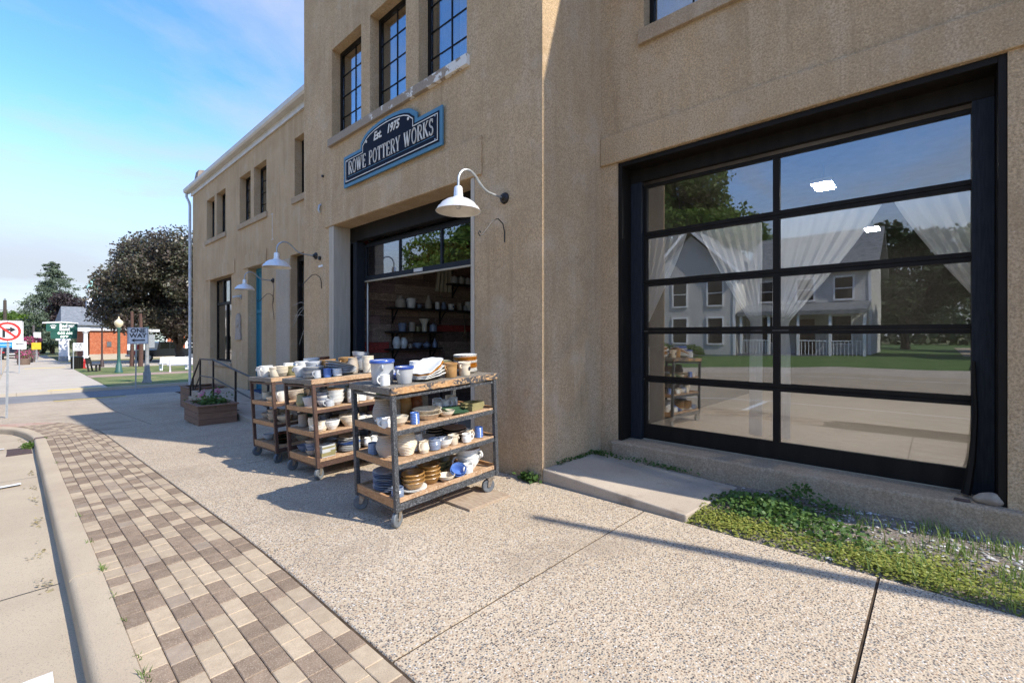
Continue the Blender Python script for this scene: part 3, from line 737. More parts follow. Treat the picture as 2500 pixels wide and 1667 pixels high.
# rounded arris at the block's right corner
# window sills
def make_peel():
    m, nt, b = nodes_of('peeling_sill_paint'); p = pos(nt)
    c = mixc(nt, ramp(nt, noise(nt, p, 40, 4), .35, .7), (.33, .26, .19), (.24, .19, .14))
    sep = nt.nodes.new('ShaderNodeSeparateXYZ'); nt.links.new(p, sep.inputs[0])
    mr = nt.nodes.new('ShaderNodeMapRange'); mr.inputs[1].default_value = 7.2; mr.inputs[2].default_value = 4.1
    mr.inputs[3].default_value = -.14; mr.inputs[4].default_value = .09
    nt.links.new(sep.outputs[1], mr.inputs[0])
    ad = nt.nodes.new('ShaderNodeMath'); ad.operation = 'ADD'
    nt.links.new(noise(nt, p, 7, 5, .65), ad.inputs[0]); nt.links.new(mr.outputs[0], ad.inputs[1])
    c = mixc(nt, ramp(nt, ad.outputs[0], .555, .57), c, (.66, .63, .57))
    nt.links.new(c, b.inputs['Base Color']); b.inputs['Roughness'].default_value = .85
    bump(nt, b, noise(nt, p, 60, 4), .004); return m
PEEL = make_peel()
mb = MB(); mb.box(XA - .055, XA + .16, 4.08, 7.64, 4.70, 4.829); mb.build('window_sill', PEEL, bld, bev=.006)
mb = MB(); mb.box(XR - .05, XR + .15, .50, 2.47, 4.75, 4.919); mb.build('window_sill', SILLSTONE, bld, bev=.008)
for a, b_ in ((16.45, 18.74), (12.95, 15.27), (10.3, 11.32)):
    mb = MB(); mb.box(XW - .05, XW + .15, a, b_, 4.61, 4.759); mb.build('window_sill', SILLSTONE, bld, bev=.008)
mb = MB(); mb.box(XW - .05, XW + .16, 15.9, 18.3, .50, .639); mb.build('window_sill', SILLSTONE, bld, bev=.008)
mb = MB(); mb.box(XR - .075, XR + .42, -.44, 2.80, -.25, .272); mb.build('window_sill', SILLSTONE, bld, bev=.02)
# gutter, fascia, downspout on the wing
mb = MB(); gp = [(XW - .02, 6.86), (XW - .17, 6.86), (XW - .205, 6.90), (XW - .215, 7.00), (XW - .205, 7.01), (XW - .195, 7.0), (XW - .19, 6.915), (XW - .165, 6.885), (XW - .02, 6.885)]
mb.prism(gp, 1, TY1 + .02, WY1 + .45); g1 = mb.build('gutter', GUTTERW, bld)
mb = MB(); mb.box(XW - .045, XW - .004, TY1 + .02, WY1 + .1, 6.70, 6.857); mb.build('fascia_board', GUTTERW, bld)
mb = MB(); mb.tube([(XW - .12, WY1 + .36, 6.87), (XW - .12, WY1 + .36, 6.72), (XW - .07, WY1 + .20, 6.5), (XW - .07, WY1 + .10, 6.35), (XW - .07, WY1 + .10, -.6)], .045, 8); mb.build('downspout', DOWNSP, bld, smooth=True)

# ---- black casement windows with lead bars and curtains
CURT = mat('brown_curtain', (.30, .22, .165), .9, (.22, .16, .12), 8)
CURTB = mat('blue_grey_curtain', (.50, .52, .56), .9, (.40, .42, .46), 10)
def casement(y0, y1, z0, z1, x, cols, rows, curtains=True, proud=0):
    mb = MB(); f = .05
    mb.box(x, x + .06, y0, y0 + f, z0, z1); mb.box(x, x + .06, y1 - f, y1, z0, z1)
    mb.box(x, x + .06, y0 + f, y1 - f, z0, z0 + f); mb.box(x, x + .06, y0 + f, y1 - f, z1 - f, z1)
    w = mb.build('window', BLACKF, bld, bev=.004)
    a, b_, c, d = y0 + f, y1 - f, z0 + f, z1 - f
    for k, (ya, yb) in enumerate(zip(frange(a, b_, cols), frange(a, b_, cols)[1:])):
        for (za, zb) in zip(frange(c, d, rows), frange(c, d, rows)[1:]):
            mb = MB(); mb.box(x + .028, x + .034, ya + .001, yb - .001, za + .001, zb - .001); mb.build('pane', GLASSD, w)
    mb = MB()
    for yy in frange(a, b_, cols)[1:-1]: mb.box(x + .018, x + .044, yy - .006, yy + .006, c, d)
    mb.build('mullion', BLACKF, w)
    mb = MB()
    for zz in frange(c, d, rows)[1:-1]: mb.box(x + .020, x + .042, a, b_, zz - .006, zz + .006)
    mb.build('glazing_bar', BLACKF, w)
    if curtains:
        for (ya, yb, mm) in ((a + (b_ - a) * .58, b_, CURT), (a, a + (b_ - a) * .58, CURTB)):
            mb = MB(); n = 24; vs = []; fs = []
            for i in range(n + 1):
                yy = ya + (yb - ya) * i / n; xx = x + .22 + .035 * math.sin(i * 1.35)
                vs += [(xx, yy, z0 - .02), (xx, yy, z1 + .05)]
            fs = [(2 * i, 2 * i + 2, 2 * i + 3, 2 * i + 1) for i in range(n)]
            mb.add(vs, fs); mb.build('curtain', mm, w, smooth=True, fix=False)
for h in up_t: casement(*h, XA + .15, 2, 4)
casement(*bay_win, XR + .14, 4, 4)
for h in wing_up: casement(*h, XW + .17, 2, 4)

# ---- storefront window of the wing
def storefront():
    x, y0, y1, z0, z1 = XW + .20, 15.95, 18.25, .64, 3.37; f = .06; zt = 2.55
    mb = MB()
    mb.box(x, x + .07, y0, y0 + f, z0, z1); mb.box(x, x + .07, y1 - f, y1, z0, z1)
    mb.box(x, x + .07, y0 + f, y1 - f, z0, z0 + f); mb.box(x, x + .07, y0 + f, y1 - f, z1 - f, z1)
    mb.box(x - .02, x + .07, y0 + f, y1 - f, zt - .045, zt + .045)
    w = mb.build('window', BLACKF, bld, bev=.005)
    ym = (y0 + y1) / 2
    mb = MB(); mb.box(x - .01, x + .065, ym - .05, ym + .05, z0 + f, zt - .046); mb.build('mullion', BLACKF, w)
    ts = frange(y0 + f, y1 - f, 3)
    for t in ts[1:-1]:
        mb = MB(); mb.box(x - .01, x + .065, t - .055, t + .055, zt + .046, z1 - f); mb.build('mullion', BLACKF, w)
    for ya, yb in ((y0 + f, ym - .05), (ym + .05, y1 - f)):
        mb = MB(); mb.box(x + .03, x + .036, ya, yb, z0 + f, zt - .046); mb.build('pane', GLASS, w)
    for ya, yb in zip(ts, ts[1:]):
        mb = MB(); mb.box(x + .03, x + .036, ya + .06, yb - .06, zt + .046, z1 - f); mb.build('pane', GLASS, w)
storefront()
# ---- teal door with transom, and the dark doorway
mb = MB(); y0, y1, x = 13.38, 14.48, XW + .22
mb.box(x, x + .08, y0, y0 + .09, -.06, 3.41); mb.box(x, x + .08, y1 - .09, y1, -.06, 3.41); mb.box(x, x + .08, y0 + .09, y1 - .09, 3.3, 3.41); mb.box(x - .015, x + .08, y0 + .09, y1 - .09, 2.12, 2.22)
dr = mb.build('door', TEAL, bld, bev=.004)
for i in range(4):
    a = y0 + .09 + i * .23; mb = MB(); mb.box(x + .03, x + .05, a + .006, a + .224, 2.221, 3.299); mb.build('transom_board', TEAL, dr, bev=.005)
mb = MB(); mb.box(x + .02, x + .06, 14.0, 14.385, -.05, 2.118); lf = mb.build('door_leaf', TEAL, dr, bev=.004)
mb = MB(); mb.bar((x + .06, 14.385, 1.03), (x + .75, 14.30, 1.03), .045, 2.08); mb.build('open_leaf', TEAL, dr)
mb = MB(); mb.box(XW - .02, XW + .30, y0 + .01, y1 - .01, -.075, -.058); mb.build('door_mat', mat('blue_mat', (.02, .05, .12), .9), bld)
mb = MB(); y0, y1, x = 10.22, 11.47, XW + .16
mb.box(x, x + .08, y1 - .10, y1, -.42, 3.42); mb.box(x, x + .08, y0, y0 + .1, -.42, 3.42); mb.box(x, x + .08, y0 + .1, y1 - .1, 3.28, 3.42)
dd = mb.build('door', BLACKF, bld, bev=.004)
mb = MB(); mb.box(x + .10, x + .14, y0 + .1, y1 - .1, -.42, 3.279); mb.build('door_leaf', BLUEBLK, dd)
mb = MB(); mb.box(x + .06, x + .099, 10.83, 10.87, -.42, 3.279); mb.build('astragal', BLUEBLK, dd)
for a, b_ in ((10.36, 10.80), (10.90, 11.34)):
    mb = MB(); mb.box(x + .09, x + .0985, a, b_, 1.1, 3.1); mb.build('pane', GLASSD, dd)
# ---- white telltale ghost of a removed sign bracket and electrical bits
WIRE = mat('grey_wire', (.12, .11, .10), .7)

# ---- big glazed overhead door of the right bay
def big_door():
    x = 5.0
    fr = empty('overhead_door', (x, 1.2, .27)); fr.parent = bld; fr.location = Vector((x, 1.2, .27)) - wloc(bld)
    # outer boards lining the opening
    mb = MB(); mb.box(XR + .012, x + .10, 2.700, 2.746, .275, 3.505); mb.build('jamb_board', BLACKF, fr, bev=.003)
    mb = MB(); mb.box(XR + .012, x + .10, -.361, -.315, .275, 3.505); mb.build('jamb_board', BLACKF, fr, bev=.003)
    mb = MB(); mb.box(XR + .012, x + .10, -.314, 2.699, 3.455, 3.505); mb.build('head_board', BLACKF, fr, bev=.003)
    mb = MB(); mb.box(x, x + .06, 2.56, 2.699, .275, 3.30); mb.build('stop_board', BLUEBLK, fr, bev=.004)
    mb = MB(); mb.box(x, x + .06, -.313, -.19, .275, 3.30); mb.build('stop_board', BLUEBLK, fr, bev=.004)
    mb = MB(); mb.box(x, x + .06, -.313, 2.699, 3.302, 3.454); mb.build('head_trim', BLACKF, fr, bev=.004)
    # loose rubber seal strip at the right foot
    mb = MB(); mb.tube([(x - .02, -.20, 1.3), (x - .03, -.21, .9), (x - .05, -.19, .55), (x - .08, -.155, .29)], [.010, .014, .022, .030], 6); mb.build('weather_strip', BLACKF, fr, smooth=True)
    gx = 5.085; ya, yb, ym = -.187, 2.525, 1.165
    zs = [.355, .985, 1.548, 2.110, 2.675, 3.275]
    for k in range(5):
        z0, z1 = zs[k], zs[k + 1]; lo = .095 if k == 0 else .036; hi = .036
        mb = MB(); mb.box(gx - .02, gx + .035, ya - .045, yb + .045, z0 - (.075 if k == 0 else 0), z0 + lo)
        mb.box(gx - .02, gx + .035, ya - .045, yb + .045, z1 - hi, z1 - .003)
        for c0, c1 in ((ya - .045, ya), (ym - .03, ym + .03), (yb, yb + .045)): mb.box(gx - .02, gx + .035, c0, c1, z0 + lo, z1 - hi)
        sec = mb.build('door_section', BLACKF, fr, bev=.004)
        for c0, c1 in ((ya, ym - .03), (ym + .03, yb)):
            mb = MB(); mb.box(gx + .004, gx + .010, c0, c1, z0 + lo, z1 - hi); mb.build('pane', GLASS, fr)
    mb = MB(); mb.box(gx - .024, gx - .006, ya - .04, yb + .04, .274, .281); mb.build('threshold_strip', GOLDEDGE, fr)
big_door()
# ---- pottery doorway: trim, dark frame, half-raised overhead door
mb = MB(); mb.box(XA - .012, XA + .29, 7.50, 7.583, -.05, 3.348); mb.build('door_trim', CREAM, bld, bev=.004)
mb = MB(); mb.box(XA - .014, XA - .001, 7.584, 7.66, -.05, 3.348); mb.build('door_trim', CREAM, bld, bev=.003)
mb = MB(); mb.box(XA - .012, XA + .29, 3.992, 4.05, -.05, 3.348); mb.build('door_trim', CREAM, bld, bev=.004)
mb = MB(); mb.box(XA + .292, XA + .45, 7.29, 7.58, -.05, 3.10); mb.build('door_jamb', BLUEBLK, bld, bev=.004)
mb = MB(); mb.box(XA + .292, XA + .40, 7.40, 7.499, -.04, 3.08); mb.build('door_stop', BLUEBLK, bld, bev=.004)
mb = MB(); mb.box(XA + .292, XA + .45, 3.992, 4.13, -.05, 3.10); mb.build('door_jamb', BLUEBLK, bld, bev=.004)
mb = MB(); mb.box(XA + .292, XA + .42, 3.992, 7.58, 3.104, 3.42); mb.build('door_head', BLACKF, bld, bev=.004)
def half_door():
    x = XA + .47
    fr = empty('overhead_door', (0, 0, 0)); fr.parent = bld; fr.location = Vector((x, 5.7, 2.44)) - wloc(bld)
    def section(p0, p1, name):
        # p0,p1: (x,z) of the lower and upper edge
        d = Vector((p1[0] - p0[0], 0, p1[1] - p0[1])); L = d.length; d.normalize(); nrm = Vector((d.z, 0, -d.x))
        def B(mb, ya, yb, a, b_, t0, t1):
            vs = []
            for t in (t0, t1):
                for (yy, q) in ((ya, a), (yb, a), (yb, b_), (ya, b_)):
                    pt = Vector((p0[0], 0, p0[1])) + d * q + nrm * t; vs.append((pt.x, yy, pt.z))
            mb.add(vs, [(3, 2, 1, 0), (4, 5, 6, 7), (0, 1, 5, 4), (1, 2, 6, 5), (2, 3, 7, 6), (3, 0, 4, 7)])
        mb = MB(); e = [4.13, 5.19, 6.235, 7.29]
        B(mb, 4.13, 7.29, 0, .075, -.02, .02); B(mb, 4.13, 7.29, L - .05, L - .003, -.02, .02)
        for c0 in (4.13, 5.165, 6.21, 7.245): B(mb, c0, c0 + .045, .075, L - .05, -.019, .019)
        mb.build('door_section', BLUEBLK, fr, bev=.003)
        for a, b_ in ((4.175, 5.165), (5.21, 6.21), (6.255, 7.245)):
            mb = MB(); B(mb, a, b_, .075, L - .05, -.003, .003); mb.build('pane', GLASS, fr)
    section((x, 2.44), (x, 3.06), 'a'); section((x + .02, 3.07), (x + .52, 3.40), 'b'); section((x + .54, 3.405), (x + 1.14, 3.43), 'c'); section((x + 1.16, 3.43), (x + 1.78, 3.43), 'd')
    mb = MB(); mb.box(x - .025, x + .025, 4.13, 7.29, 2.415, 2.439); mb.build('bottom_seal', GOLDEDGE, fr)
    mb = MB(); mb.box(x - .028, x - .0215, 5.62, 5.84, 2.455, 2.505); pl = mb.build('maker_plate', mat('maker_plate', (.55, .53, .5), .4), fr)
    for y in (4.115, 7.305):
        mb = MB(); mb.tube([(x + .04, y, 0.02), (x + .04, y, 3.0), (x + .12, y, 3.28), (x + .35, y, 3.44), (x + 1.9, y, 3.46)], .02, 6); mb.build('track', mat('track_steel', (.35, .36, .37), .4, metal=.8), fr)
half_door()
# ---- rooms behind the glass
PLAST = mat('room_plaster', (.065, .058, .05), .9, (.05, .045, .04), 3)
FLOORW = mat('room_floor', (.50, .42, .34), .6, (.40, .33, .26), 5, stretch=(8, 1, 1))
for nm, b6 in (('interior_floor', (XA + .31, 11.9, TY0 + .21, TY1 - .2, -.08, .0)), ('interior_floor', (XR + .43, 11.9, BY0 + .21, TY0 - .02, .2, .265)),
               ('interior_floor', (XW + .31, 11.9, TY1 + .02, WY1 - .3, -.12, -.06))):
    mb = MB(); mb.box(*b6); tag(mb.build(nm, FLOORW), kind='structure')
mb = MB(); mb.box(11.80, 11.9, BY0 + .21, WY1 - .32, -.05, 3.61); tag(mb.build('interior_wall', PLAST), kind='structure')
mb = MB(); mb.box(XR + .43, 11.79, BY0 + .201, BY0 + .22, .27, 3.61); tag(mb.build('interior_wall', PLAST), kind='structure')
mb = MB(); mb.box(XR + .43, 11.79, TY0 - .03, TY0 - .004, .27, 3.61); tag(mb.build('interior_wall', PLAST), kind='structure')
mb = MB(); mb.box(XW + .7, XW + .75, 15.5, 18.6, .0, 1.1); tag(mb.build('window_shelf', mat('shelf_brown', (.12, .07, .04), .7)), 'brown display shelf behind the storefront window of the left wing', 'shelf')
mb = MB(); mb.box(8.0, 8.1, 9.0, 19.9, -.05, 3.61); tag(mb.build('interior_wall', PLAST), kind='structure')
# plank wall inside the pottery doorway
WALLY = 7.78
iw = tag(MB().box(XA + .46, 9.2, WALLY, WALLY + .06, .0, 3.60).build('interior_wall', mat('plank_backing', (.03, .022, .018), .9)), kind='structure')
bm_ = [mat('plank_%d' % i, c, .85, tuple(q * .55 for q in c), 6, tuple(min(1, q * 1.5) for q in c), 40, .002, 40, stretch=(.6, 1, 7))
       for i, c in enumerate([(.30, .19, .13), (.22, .135, .095), (.36, .25, .18), (.19, .12, .09), (.38, .055, .04), (.28, .17, .14)])]
z = .02; br = random.Random(5)
while z < 3.45:
    hgt = br.uniform(.13, .21); xx = XA + .47 - br.uniform(0, .6)
    while xx < 8.8:
        L = br.uniform(.45, 1.3); x0 = max(xx, XA + .47); x1 = min(xx + L, 9.1)
        if x1 - x0 > .08:
            mb = MB(); pr = br.uniform(.004, .022); mb.box(x0 + .003, x1 - .003, WALLY - pr, WALLY + .001, z + .003, z + hgt - .003)
            mb.build('board', bm_[br.choice((0, 0, 1, 1, 2, 3, 3, 5, 4)) if (x1 - x0) > .3 else 4], iw)
        xx += L
    z += hgt

# ------------------------------------------------------------------ things on the facade
FACE = (R(90), 0, R(-90))       # lettering that faces the street (-X)
FACEY = (R(90), 0, 0)           # lettering that faces -Y
def arc(cx, cy, rx, ry, a0, a1, n=8): return [(cx + rx * math.cos(R(a0 + (a1 - a0) * i / n)), cy + ry * math.sin(R(a0 + (a1 - a0) * i / n))) for i in range(n + 1)]
T, t_, sf = .15, .055, .05
SERIF = {
 'R': (.70, [([(.14, 0), (.14, 1)], T), ([(.14, .97)] + arc(.36, .75, .24, .22, 90, -90) + [(.14, .53)], .09), ([(.36, .53), (.66, .02)], T), ([(0, .02), (.30, .02)], sf), ([(.02, .98), (.2, .98)], sf), ([(.55, .02), (.74, .02)], sf)]),
 'O': (.74, [(arc(.37, .5, .30, .47, 0, 360, 24), .11)]),
 'W': (1.06, [([(.08, 1), (.30, .02)], T), ([(.30, .02), (.50, .98)], t_), ([(.46, 1), (.68, .02)], T), ([(.68, .02), (.96, 1)], t_), ([(0, .98), (.2, .98)], sf), ([(.38, .98), (.58, .98)], sf), ([(.84, .98), (1.06, .98)], sf)]),
 'E': (.62, [([(.14, 0), (.14, 1)], T), ([(.02, .975), (.56, .975)], t_), ([(.02, .025), (.58, .025)], t_), ([(.14, .52), (.42, .52)], t_), ([(.55, .99), (.55, .8)], t_), ([(.57, .01), (.57, .22)], t_), ([(.42, .62), (.42, .42)], t_)]),
 'P': (.62, [([(.14, 0), (.14, 1)], T), ([(.14, .97)] + arc(.34, .73, .24, .24, 90, -90) + [(.14, .49)], .09), ([(0, .02), (.30, .02)], sf), ([(.02, .98), (.2, .98)], sf)]),
 'T': (.66, [([(.33, 0), (.33, 1)], T), ([(.03, .975), (.63, .975)], t_), ([(.04, 1), (.04, .78)], t_), ([(.62, 1), (.62, .78)], t_), ([(.20, .02), (.46, .02)], sf)]),
 'Y': (.70, [([(.35, 0), (.35, .46)], T), ([(.08, 1), (.35, .44)], T), ([(.35, .44), (.63, 1)], t_), ([(0, .98), (.2, .98)], sf), ([(.52, .98), (.72, .98)], sf), ([(.22, .02), (.48, .02)], sf)]),
 'K': (.74, [([(.14, 0), (.14, 1)], T), ([(.14, .42), (.60, .98)], t_), ([(.30, .58), (.66, .02)], T), ([(0, .02), (.30, .02)], sf), ([(.02, .98), (.28, .98)], sf), ([(.48, .98), (.72, .98)], sf), ([(.55, .02), (.76, .02)], sf)]),
 'S': (.56, [(arc(.28, .74, .20, .22, 30, 270, 10) + arc(.28, .26, .22, .24, 90, -150, 10), .11), ([(.47, .98), (.47, .74)], t_), ([(.05, .02), (.05, .27)], t_)]),
 ' ': (.40, [])}
def serif_mesh(text, h, xs, gap=.10, depth=.004):
    mb = MB(); x = 0; W = sum(SERIF[c][0] + gap for c in text) - gap
    for c in text:
        w, strokes = SERIF[c]
        for pts, wd in strokes:
            P = [Vector(((x + p[0] - W / 2) * h * xs, (p[1] - .5) * h, 0)) for p in pts]
            for a, b_ in zip(P, P[1:]):
                d = (b_ - a)
                if d.length < 1e-6: continue
                e = d.normalized() * (wd * h * .12 if len(pts) > 2 else 0)
                mb.bar(a - e, b_ + e, wd * h * (xs if abs(d.y) > abs(d.x) else 1) , depth * 2, up=(0, 0, 1))
        x += w + gap
    return mb
def serif_obj(text, h, xs, m, parent, loc, gap=.10):
    """every letter a part of its own, reading towards -Y on a board that faces the street"""
    W = sum(SERIF[c][0] + gap for c in text) - gap; x = -W / 2
    for c in text:
        w = SERIF[c][0]
        if c != ' ':
            o = serif_mesh(c, h, xs).build('letter', m, parent, local=True)
            o.location = Vector(loc) + Vector((0, -(x + w / 2) * h * xs, 0)); o.rotation_euler = FACE
        x += w + gap
# painted sign board
sg = empty('shop_sign', (XA - .03, 5.79, 3.87), 'dark blue sign board with blue trim reading ROWE POTTERY WORKS, Est. 1975', 'sign')
def inset_outline(d):
    """the sign outline moved inwards by d (stepped ends plus an arched hump)"""
    yl, yr, zb, zs = 7.06 - d, 4.53 + d, 3.87 + d, 4.37 - d
    hl, hr = 6.53 - d, 5.06 + d; zt = 4.63 - d; zc = 4.455 - d * .8; ym = (hl + hr) / 2; hw = (hl - hr) / 2
    P = [(yl, zb), (yl, zs), (hl, zs), (hl, zc)]
    P += [(ym + hw * .93 * math.cos(R(a)), zc + .01 + (zt - zc - .01) * math.sin(R(a))) for a in range(10, 171, 16)]
    return P + [(hr, zc), (hr, zs), (yr, zs), (yr, zb)]
outer = inset_outline(0)
mb = MB(); mb.prism(outer, 0, XA - .055, XA - .028); mb.build('trim', SIGNBLUE, sg, bev=.004)
mb = MB(); mb.prism(inset_outline(.055), 0, XA - .062, XA - .054); mb.build('face', SIGNDARK, sg)
a_, b_ = inset_outline(.078), inset_outline(.090); mb = MB(); n_ = len(a_)
for i in range(n_):
    j = (i + 1) % n_
    mb.add([(XA - .064, *a_[i]), (XA - .064, *a_[j]), (XA - .064, *b_[j]), (XA - .064, *b_[i]), (XA - .0622, *a_[i]), (XA - .0622, *a_[j]), (XA - .0622, *b_[j]), (XA - .0622, *b_[i])], [(0, 1, 2, 3), (0, 1, 5, 4), (2, 3, 7, 6)])
mb.build('pinstripe', SIGNCREAM, sg)
mb = MB(); mb.box(XA - .064, XA - .0622, 4.68, 6.90, 4.015, 4.023); mb.build('underline', SIGNLINE, sg)
base = wloc(sg)
serif_obj('ROWE POTTERY WORKS', .205, .755, SIGNCREAM, sg, Vector((XA - .065, 5.79, 4.15)) - base)
for tx_, yy_ in (('Est.', 6.02), ('1975', 5.62)): text_obj(tx_, .165, SIGNCREAM, 'date_lettering', sg, Vector((XA - .065, yy_, 4.425)) - base, FACE, depth=.002, sx=.95, shear=.25, bold=.0045)
for y in (6.34, 5.25):
    mb = MB(); mb.tube([(XA - .066, y, 4.42), (XA - .062, y, 4.42)], .022, 10); mb.build('dot', SIGNCREAM, sg)
for y, z in ((6.93, 4.27), (6.93, 3.97), (4.66, 4.27), (4.66, 3.97), (5.79, 4.575), (5.79, 3.955)):
    mb = MB(); mb.tube([(XA - .068, y, z), (XA - .062, y, z)], .012, 8); mb.build('bolt', GALV, sg)

# gooseneck barn lamps
def barn_lamp(x, y, z, label, sc=1.0, yawd=0.0):
    o = empty('gooseneck_lamp', (x, y, z), label, 'lamp', 'gooseneck lamps along the facade'); o.rotation_euler = (0, 0, R(yawd))
    mb = MB(); mb.lathe([(0, 0), (.062, 0), (.062, .012), (.05, .03), (.032, .035), (.026, .06), (0, .06)], 20)
    mb.v = [(-p[2], p[0], p[1]) for p in mb.v]; mb.build('backplate', IRON, o, smooth=True, local=True)
    P = [(-.03, 0), (-.14, .0), (-.27, .012), (-.36, .06), (-.43, .125), (-.50, .165), (-.57, .165), (-.63, .13), (-.665, .07), (-.67, .0), (-.67, -.035)]
    pts = []
    for i in range(len(P) - 1):
        p0, p1, p2, p3 = P[max(i - 1, 0)], P[i], P[i + 1], P[min(i + 2, len(P) - 1)]
        for k in range(4):
            t = k / 4; q = [.5 * ((2 * p1[a]) + (-p0[a] + p2[a]) * t + (2 * p0[a] - 5 * p1[a] + 4 * p2[a] - p3[a]) * t * t + (-p0[a] + 3 * p1[a] - 3 * p2[a] + p3[a]) * t ** 3) for a in (0, 1)]
            pts.append((q[0], 0, q[1]))
    pts.append((P[-1][0], 0, P[-1][1]))
    mb = MB(); mb.tube(pts, .0125, 8); mb.build('arm', GALV, o, smooth=True, local=True)
    mb = MB(); mb.lathe([(0, -.03), (.035, -.03), (.042, -.045), (.046, -.13), (.055, -.135), (.06, -.145), (.12, -.165), (.165, -.195), (.185, -.225), (.20, -.235), (.222, -.272), (.226, -.274), (.224, -.277), (.196, -.241), (.18, -.23), (.16, -.2), (.11, -.17), (0, -.15)], 40, (-.67, 0, 0))
    mb.build('shade', SHADEAL, o, smooth=True, local=True)
    mb = MB(); mb.lathe([(.218, -.2745), (.195, -.243), (.178, -.232), (.158, -.204), (.108, -.174), (0, -.156)], 40, (-.67, 0, 0)); mb.build('reflector', SHADEIN, o, smooth=True, local=True, fix=False)
    mb = MB(); mb.lathe([(0, -.255), (.02, -.25), (.03, -.23), (.028, -.20), (.016, -.175), (.016, -.155)], 14, (-.67, 0, 0)); mb.build('bulb', mat('bulb_glass', (.75, .74, .7), .2), o, smooth=True, local=True)
    return o
barn_lamp(XA, 3.50, 3.005, 'silver gooseneck lamp right of the pottery doorway')
barn_lamp(XA, 8.19, 2.92, 'silver gooseneck lamp between the pottery doorway and the dark doorway')
barn_lamp(XW, 12.55, 2.90, 'silver gooseneck lamp beside the teal door')
# plant hooks
def hook(x, y, z, label):
    P = [(0, 0, -.10), (-.004, 0, .02), (-.03, 0, .10), (-.10, 0, .14), (-.17, 0, .12), (-.26, 0, .02), (-.34, 0, -.07), (-.375, 0, -.085), (-.395, 0, -.06), (-.38, 0, -.035), (-.36, 0, -.05)]
    mb = MB(); mb.tube([(x + p[0], y + p[1], z + p[2]) for p in P], .0065, 6)
    return top(mb, 'plant_hook', IRON, (x, y, z), label, 'hook', 'iron plant hooks on the facade', smooth=True)
hook(XA - .004, 3.50, 2.62, 'empty black iron plant hook below the lamp right of the pottery doorway')
hook(XA - .004, 7.97, 2.42, 'empty black iron plant hook between pottery doorway and dark doorway')
hook(XW - .004, 12.52, 2.42, 'empty black iron plant hook beside the teal door')
# carved stone plaque
pq = empty('plaque', (XW - .01, 15.22, 1.4), 'small carved stone plaque on the wall between storefront window and teal door', 'plaque')
STONE = mat('carved_stone', (.42, .36, .30), .9, (.3, .25, .2), 25, (.2, .17, .14), 60, .008, 30)
mb = MB(); pl = [(15.45, 1.36), (15.45, 1.52), (15.41, 1.55), (15.41, 1.98)] + [(15.22 + .19 * math.cos(R(a)), 1.98 + .17 * math.sin(R(a))) for a in (25, 60, 90, 120, 155)] [::-1][::-1] + [(15.03, 1.98), (15.03, 1.55), (14.99, 1.52), (14.99, 1.36)]
pl = [(15.45, 1.36), (15.45, 1.52), (15.41, 1.55), (15.41, 1.98), (15.36, 2.09), (15.22, 2.15), (15.08, 2.09), (15.03, 1.98), (15.03, 1.55), (14.99, 1.52), (14.99, 1.36)]
mb.prism(pl, 0, XW - .05, XW - .006); mb.build('slab', STONE, pq, bev=.008)
mb = MB(); mb.lathe([(0, 0), (.12, 0), (.11, .02), (.07, .03), (0, .02)], 16); mb.v = [(XW - .05 - p[2], 15.22 + p[0], 1.85 + p[1]) for p in mb.v]; mb.build('rosette', STONE, pq, smooth=True)
# small bits on the wall: door bell light, junction boxes, wires
fx = empty('wall_light', (XW - .005, 15.05, 2.62), 'small grey tube light fixture above the stone plaque', 'fixture')
mb = MB(); mb.box(XW - .035, XW - .003, 14.98, 15.06, 2.56, 2.68); mb.build('box', GALV, fx, bev=.004)
mb = MB(); mb.tube([(XW - .035, 15.02, 2.63), (XW - .10, 15.1, 2.63), (XW - .10, 15.42, 2.63)], .028, 8); mb.build('tube', GALV, fx, smooth=True)
top(MB().tube([(XA, 8.02, 2.86), (XA - .035, 8.02, 2.86)], .035, 12), 'junction_box', IRON, (XA, 8.02, 2.86), 'small round black junction box beside the left gooseneck lamp of the middle block', 'junction box', smooth=True)
top(MB().box(XA - .012, XA + .002, 7.92, 8.08, 2.70, 2.735), 'name_plate', SIGNW, (XA, 8.0, 2.70), 'small white plate on the stucco beside the cream door trim', 'plate', bev=.002)
top(MB().tube([(XA + .002, 8.0, 3.80), (XA - .03, 8.0, 3.78), (XA - .045, 8.0, 3.70), (XA - .02, 8.0, 3.66)], .02, 8), 'vent_stub', GALV, (XA, 8.0, 3.7), 'small grey conduit stub high on the stucco left of the sign', 'conduit', smooth=True)
top(MB().tube([(XA + .002, 7.9, 4.28), (XA - .03, 7.9, 4.28)], .022, 8), 'wall_bolt', IRON, (XA, 7.9, 4.28), 'rusty round bolt head in the stucco left of the sign', 'bolt', smooth=True)
top(MB().tube([(XW - .008, 12.62, 2.98), (XW - .01, 12.5, 2.7), (XW - .009, 12.6, 2.3), (XW - .01, 12.48, 1.9)], .006, 5), 'loose_wire', WIRE, (XW, 12.55, 1.9), 'thin dark wire dangling down the wall beside the teal door', 'wire')
mb = MB(); mb.box(XW - .006, XW + .001, 12.55, 12.70, 4.62, 4.64); mb.box(XW - .006, XW + .001, 12.60, 12.625, 3.98, 4.62); mb.box(XW - .006, XW + .001, 12.54, 12.69, 3.96, 3.98)
top(mb, 'paint_scar', mat('white_scar', (.66, .62, .56), .9, (.42, .34, .26), 30, lo=.45, hi=.6), (XW, 12.6, 3.96), 'faint white outline of an old bracket high on the left wing', 'mark')
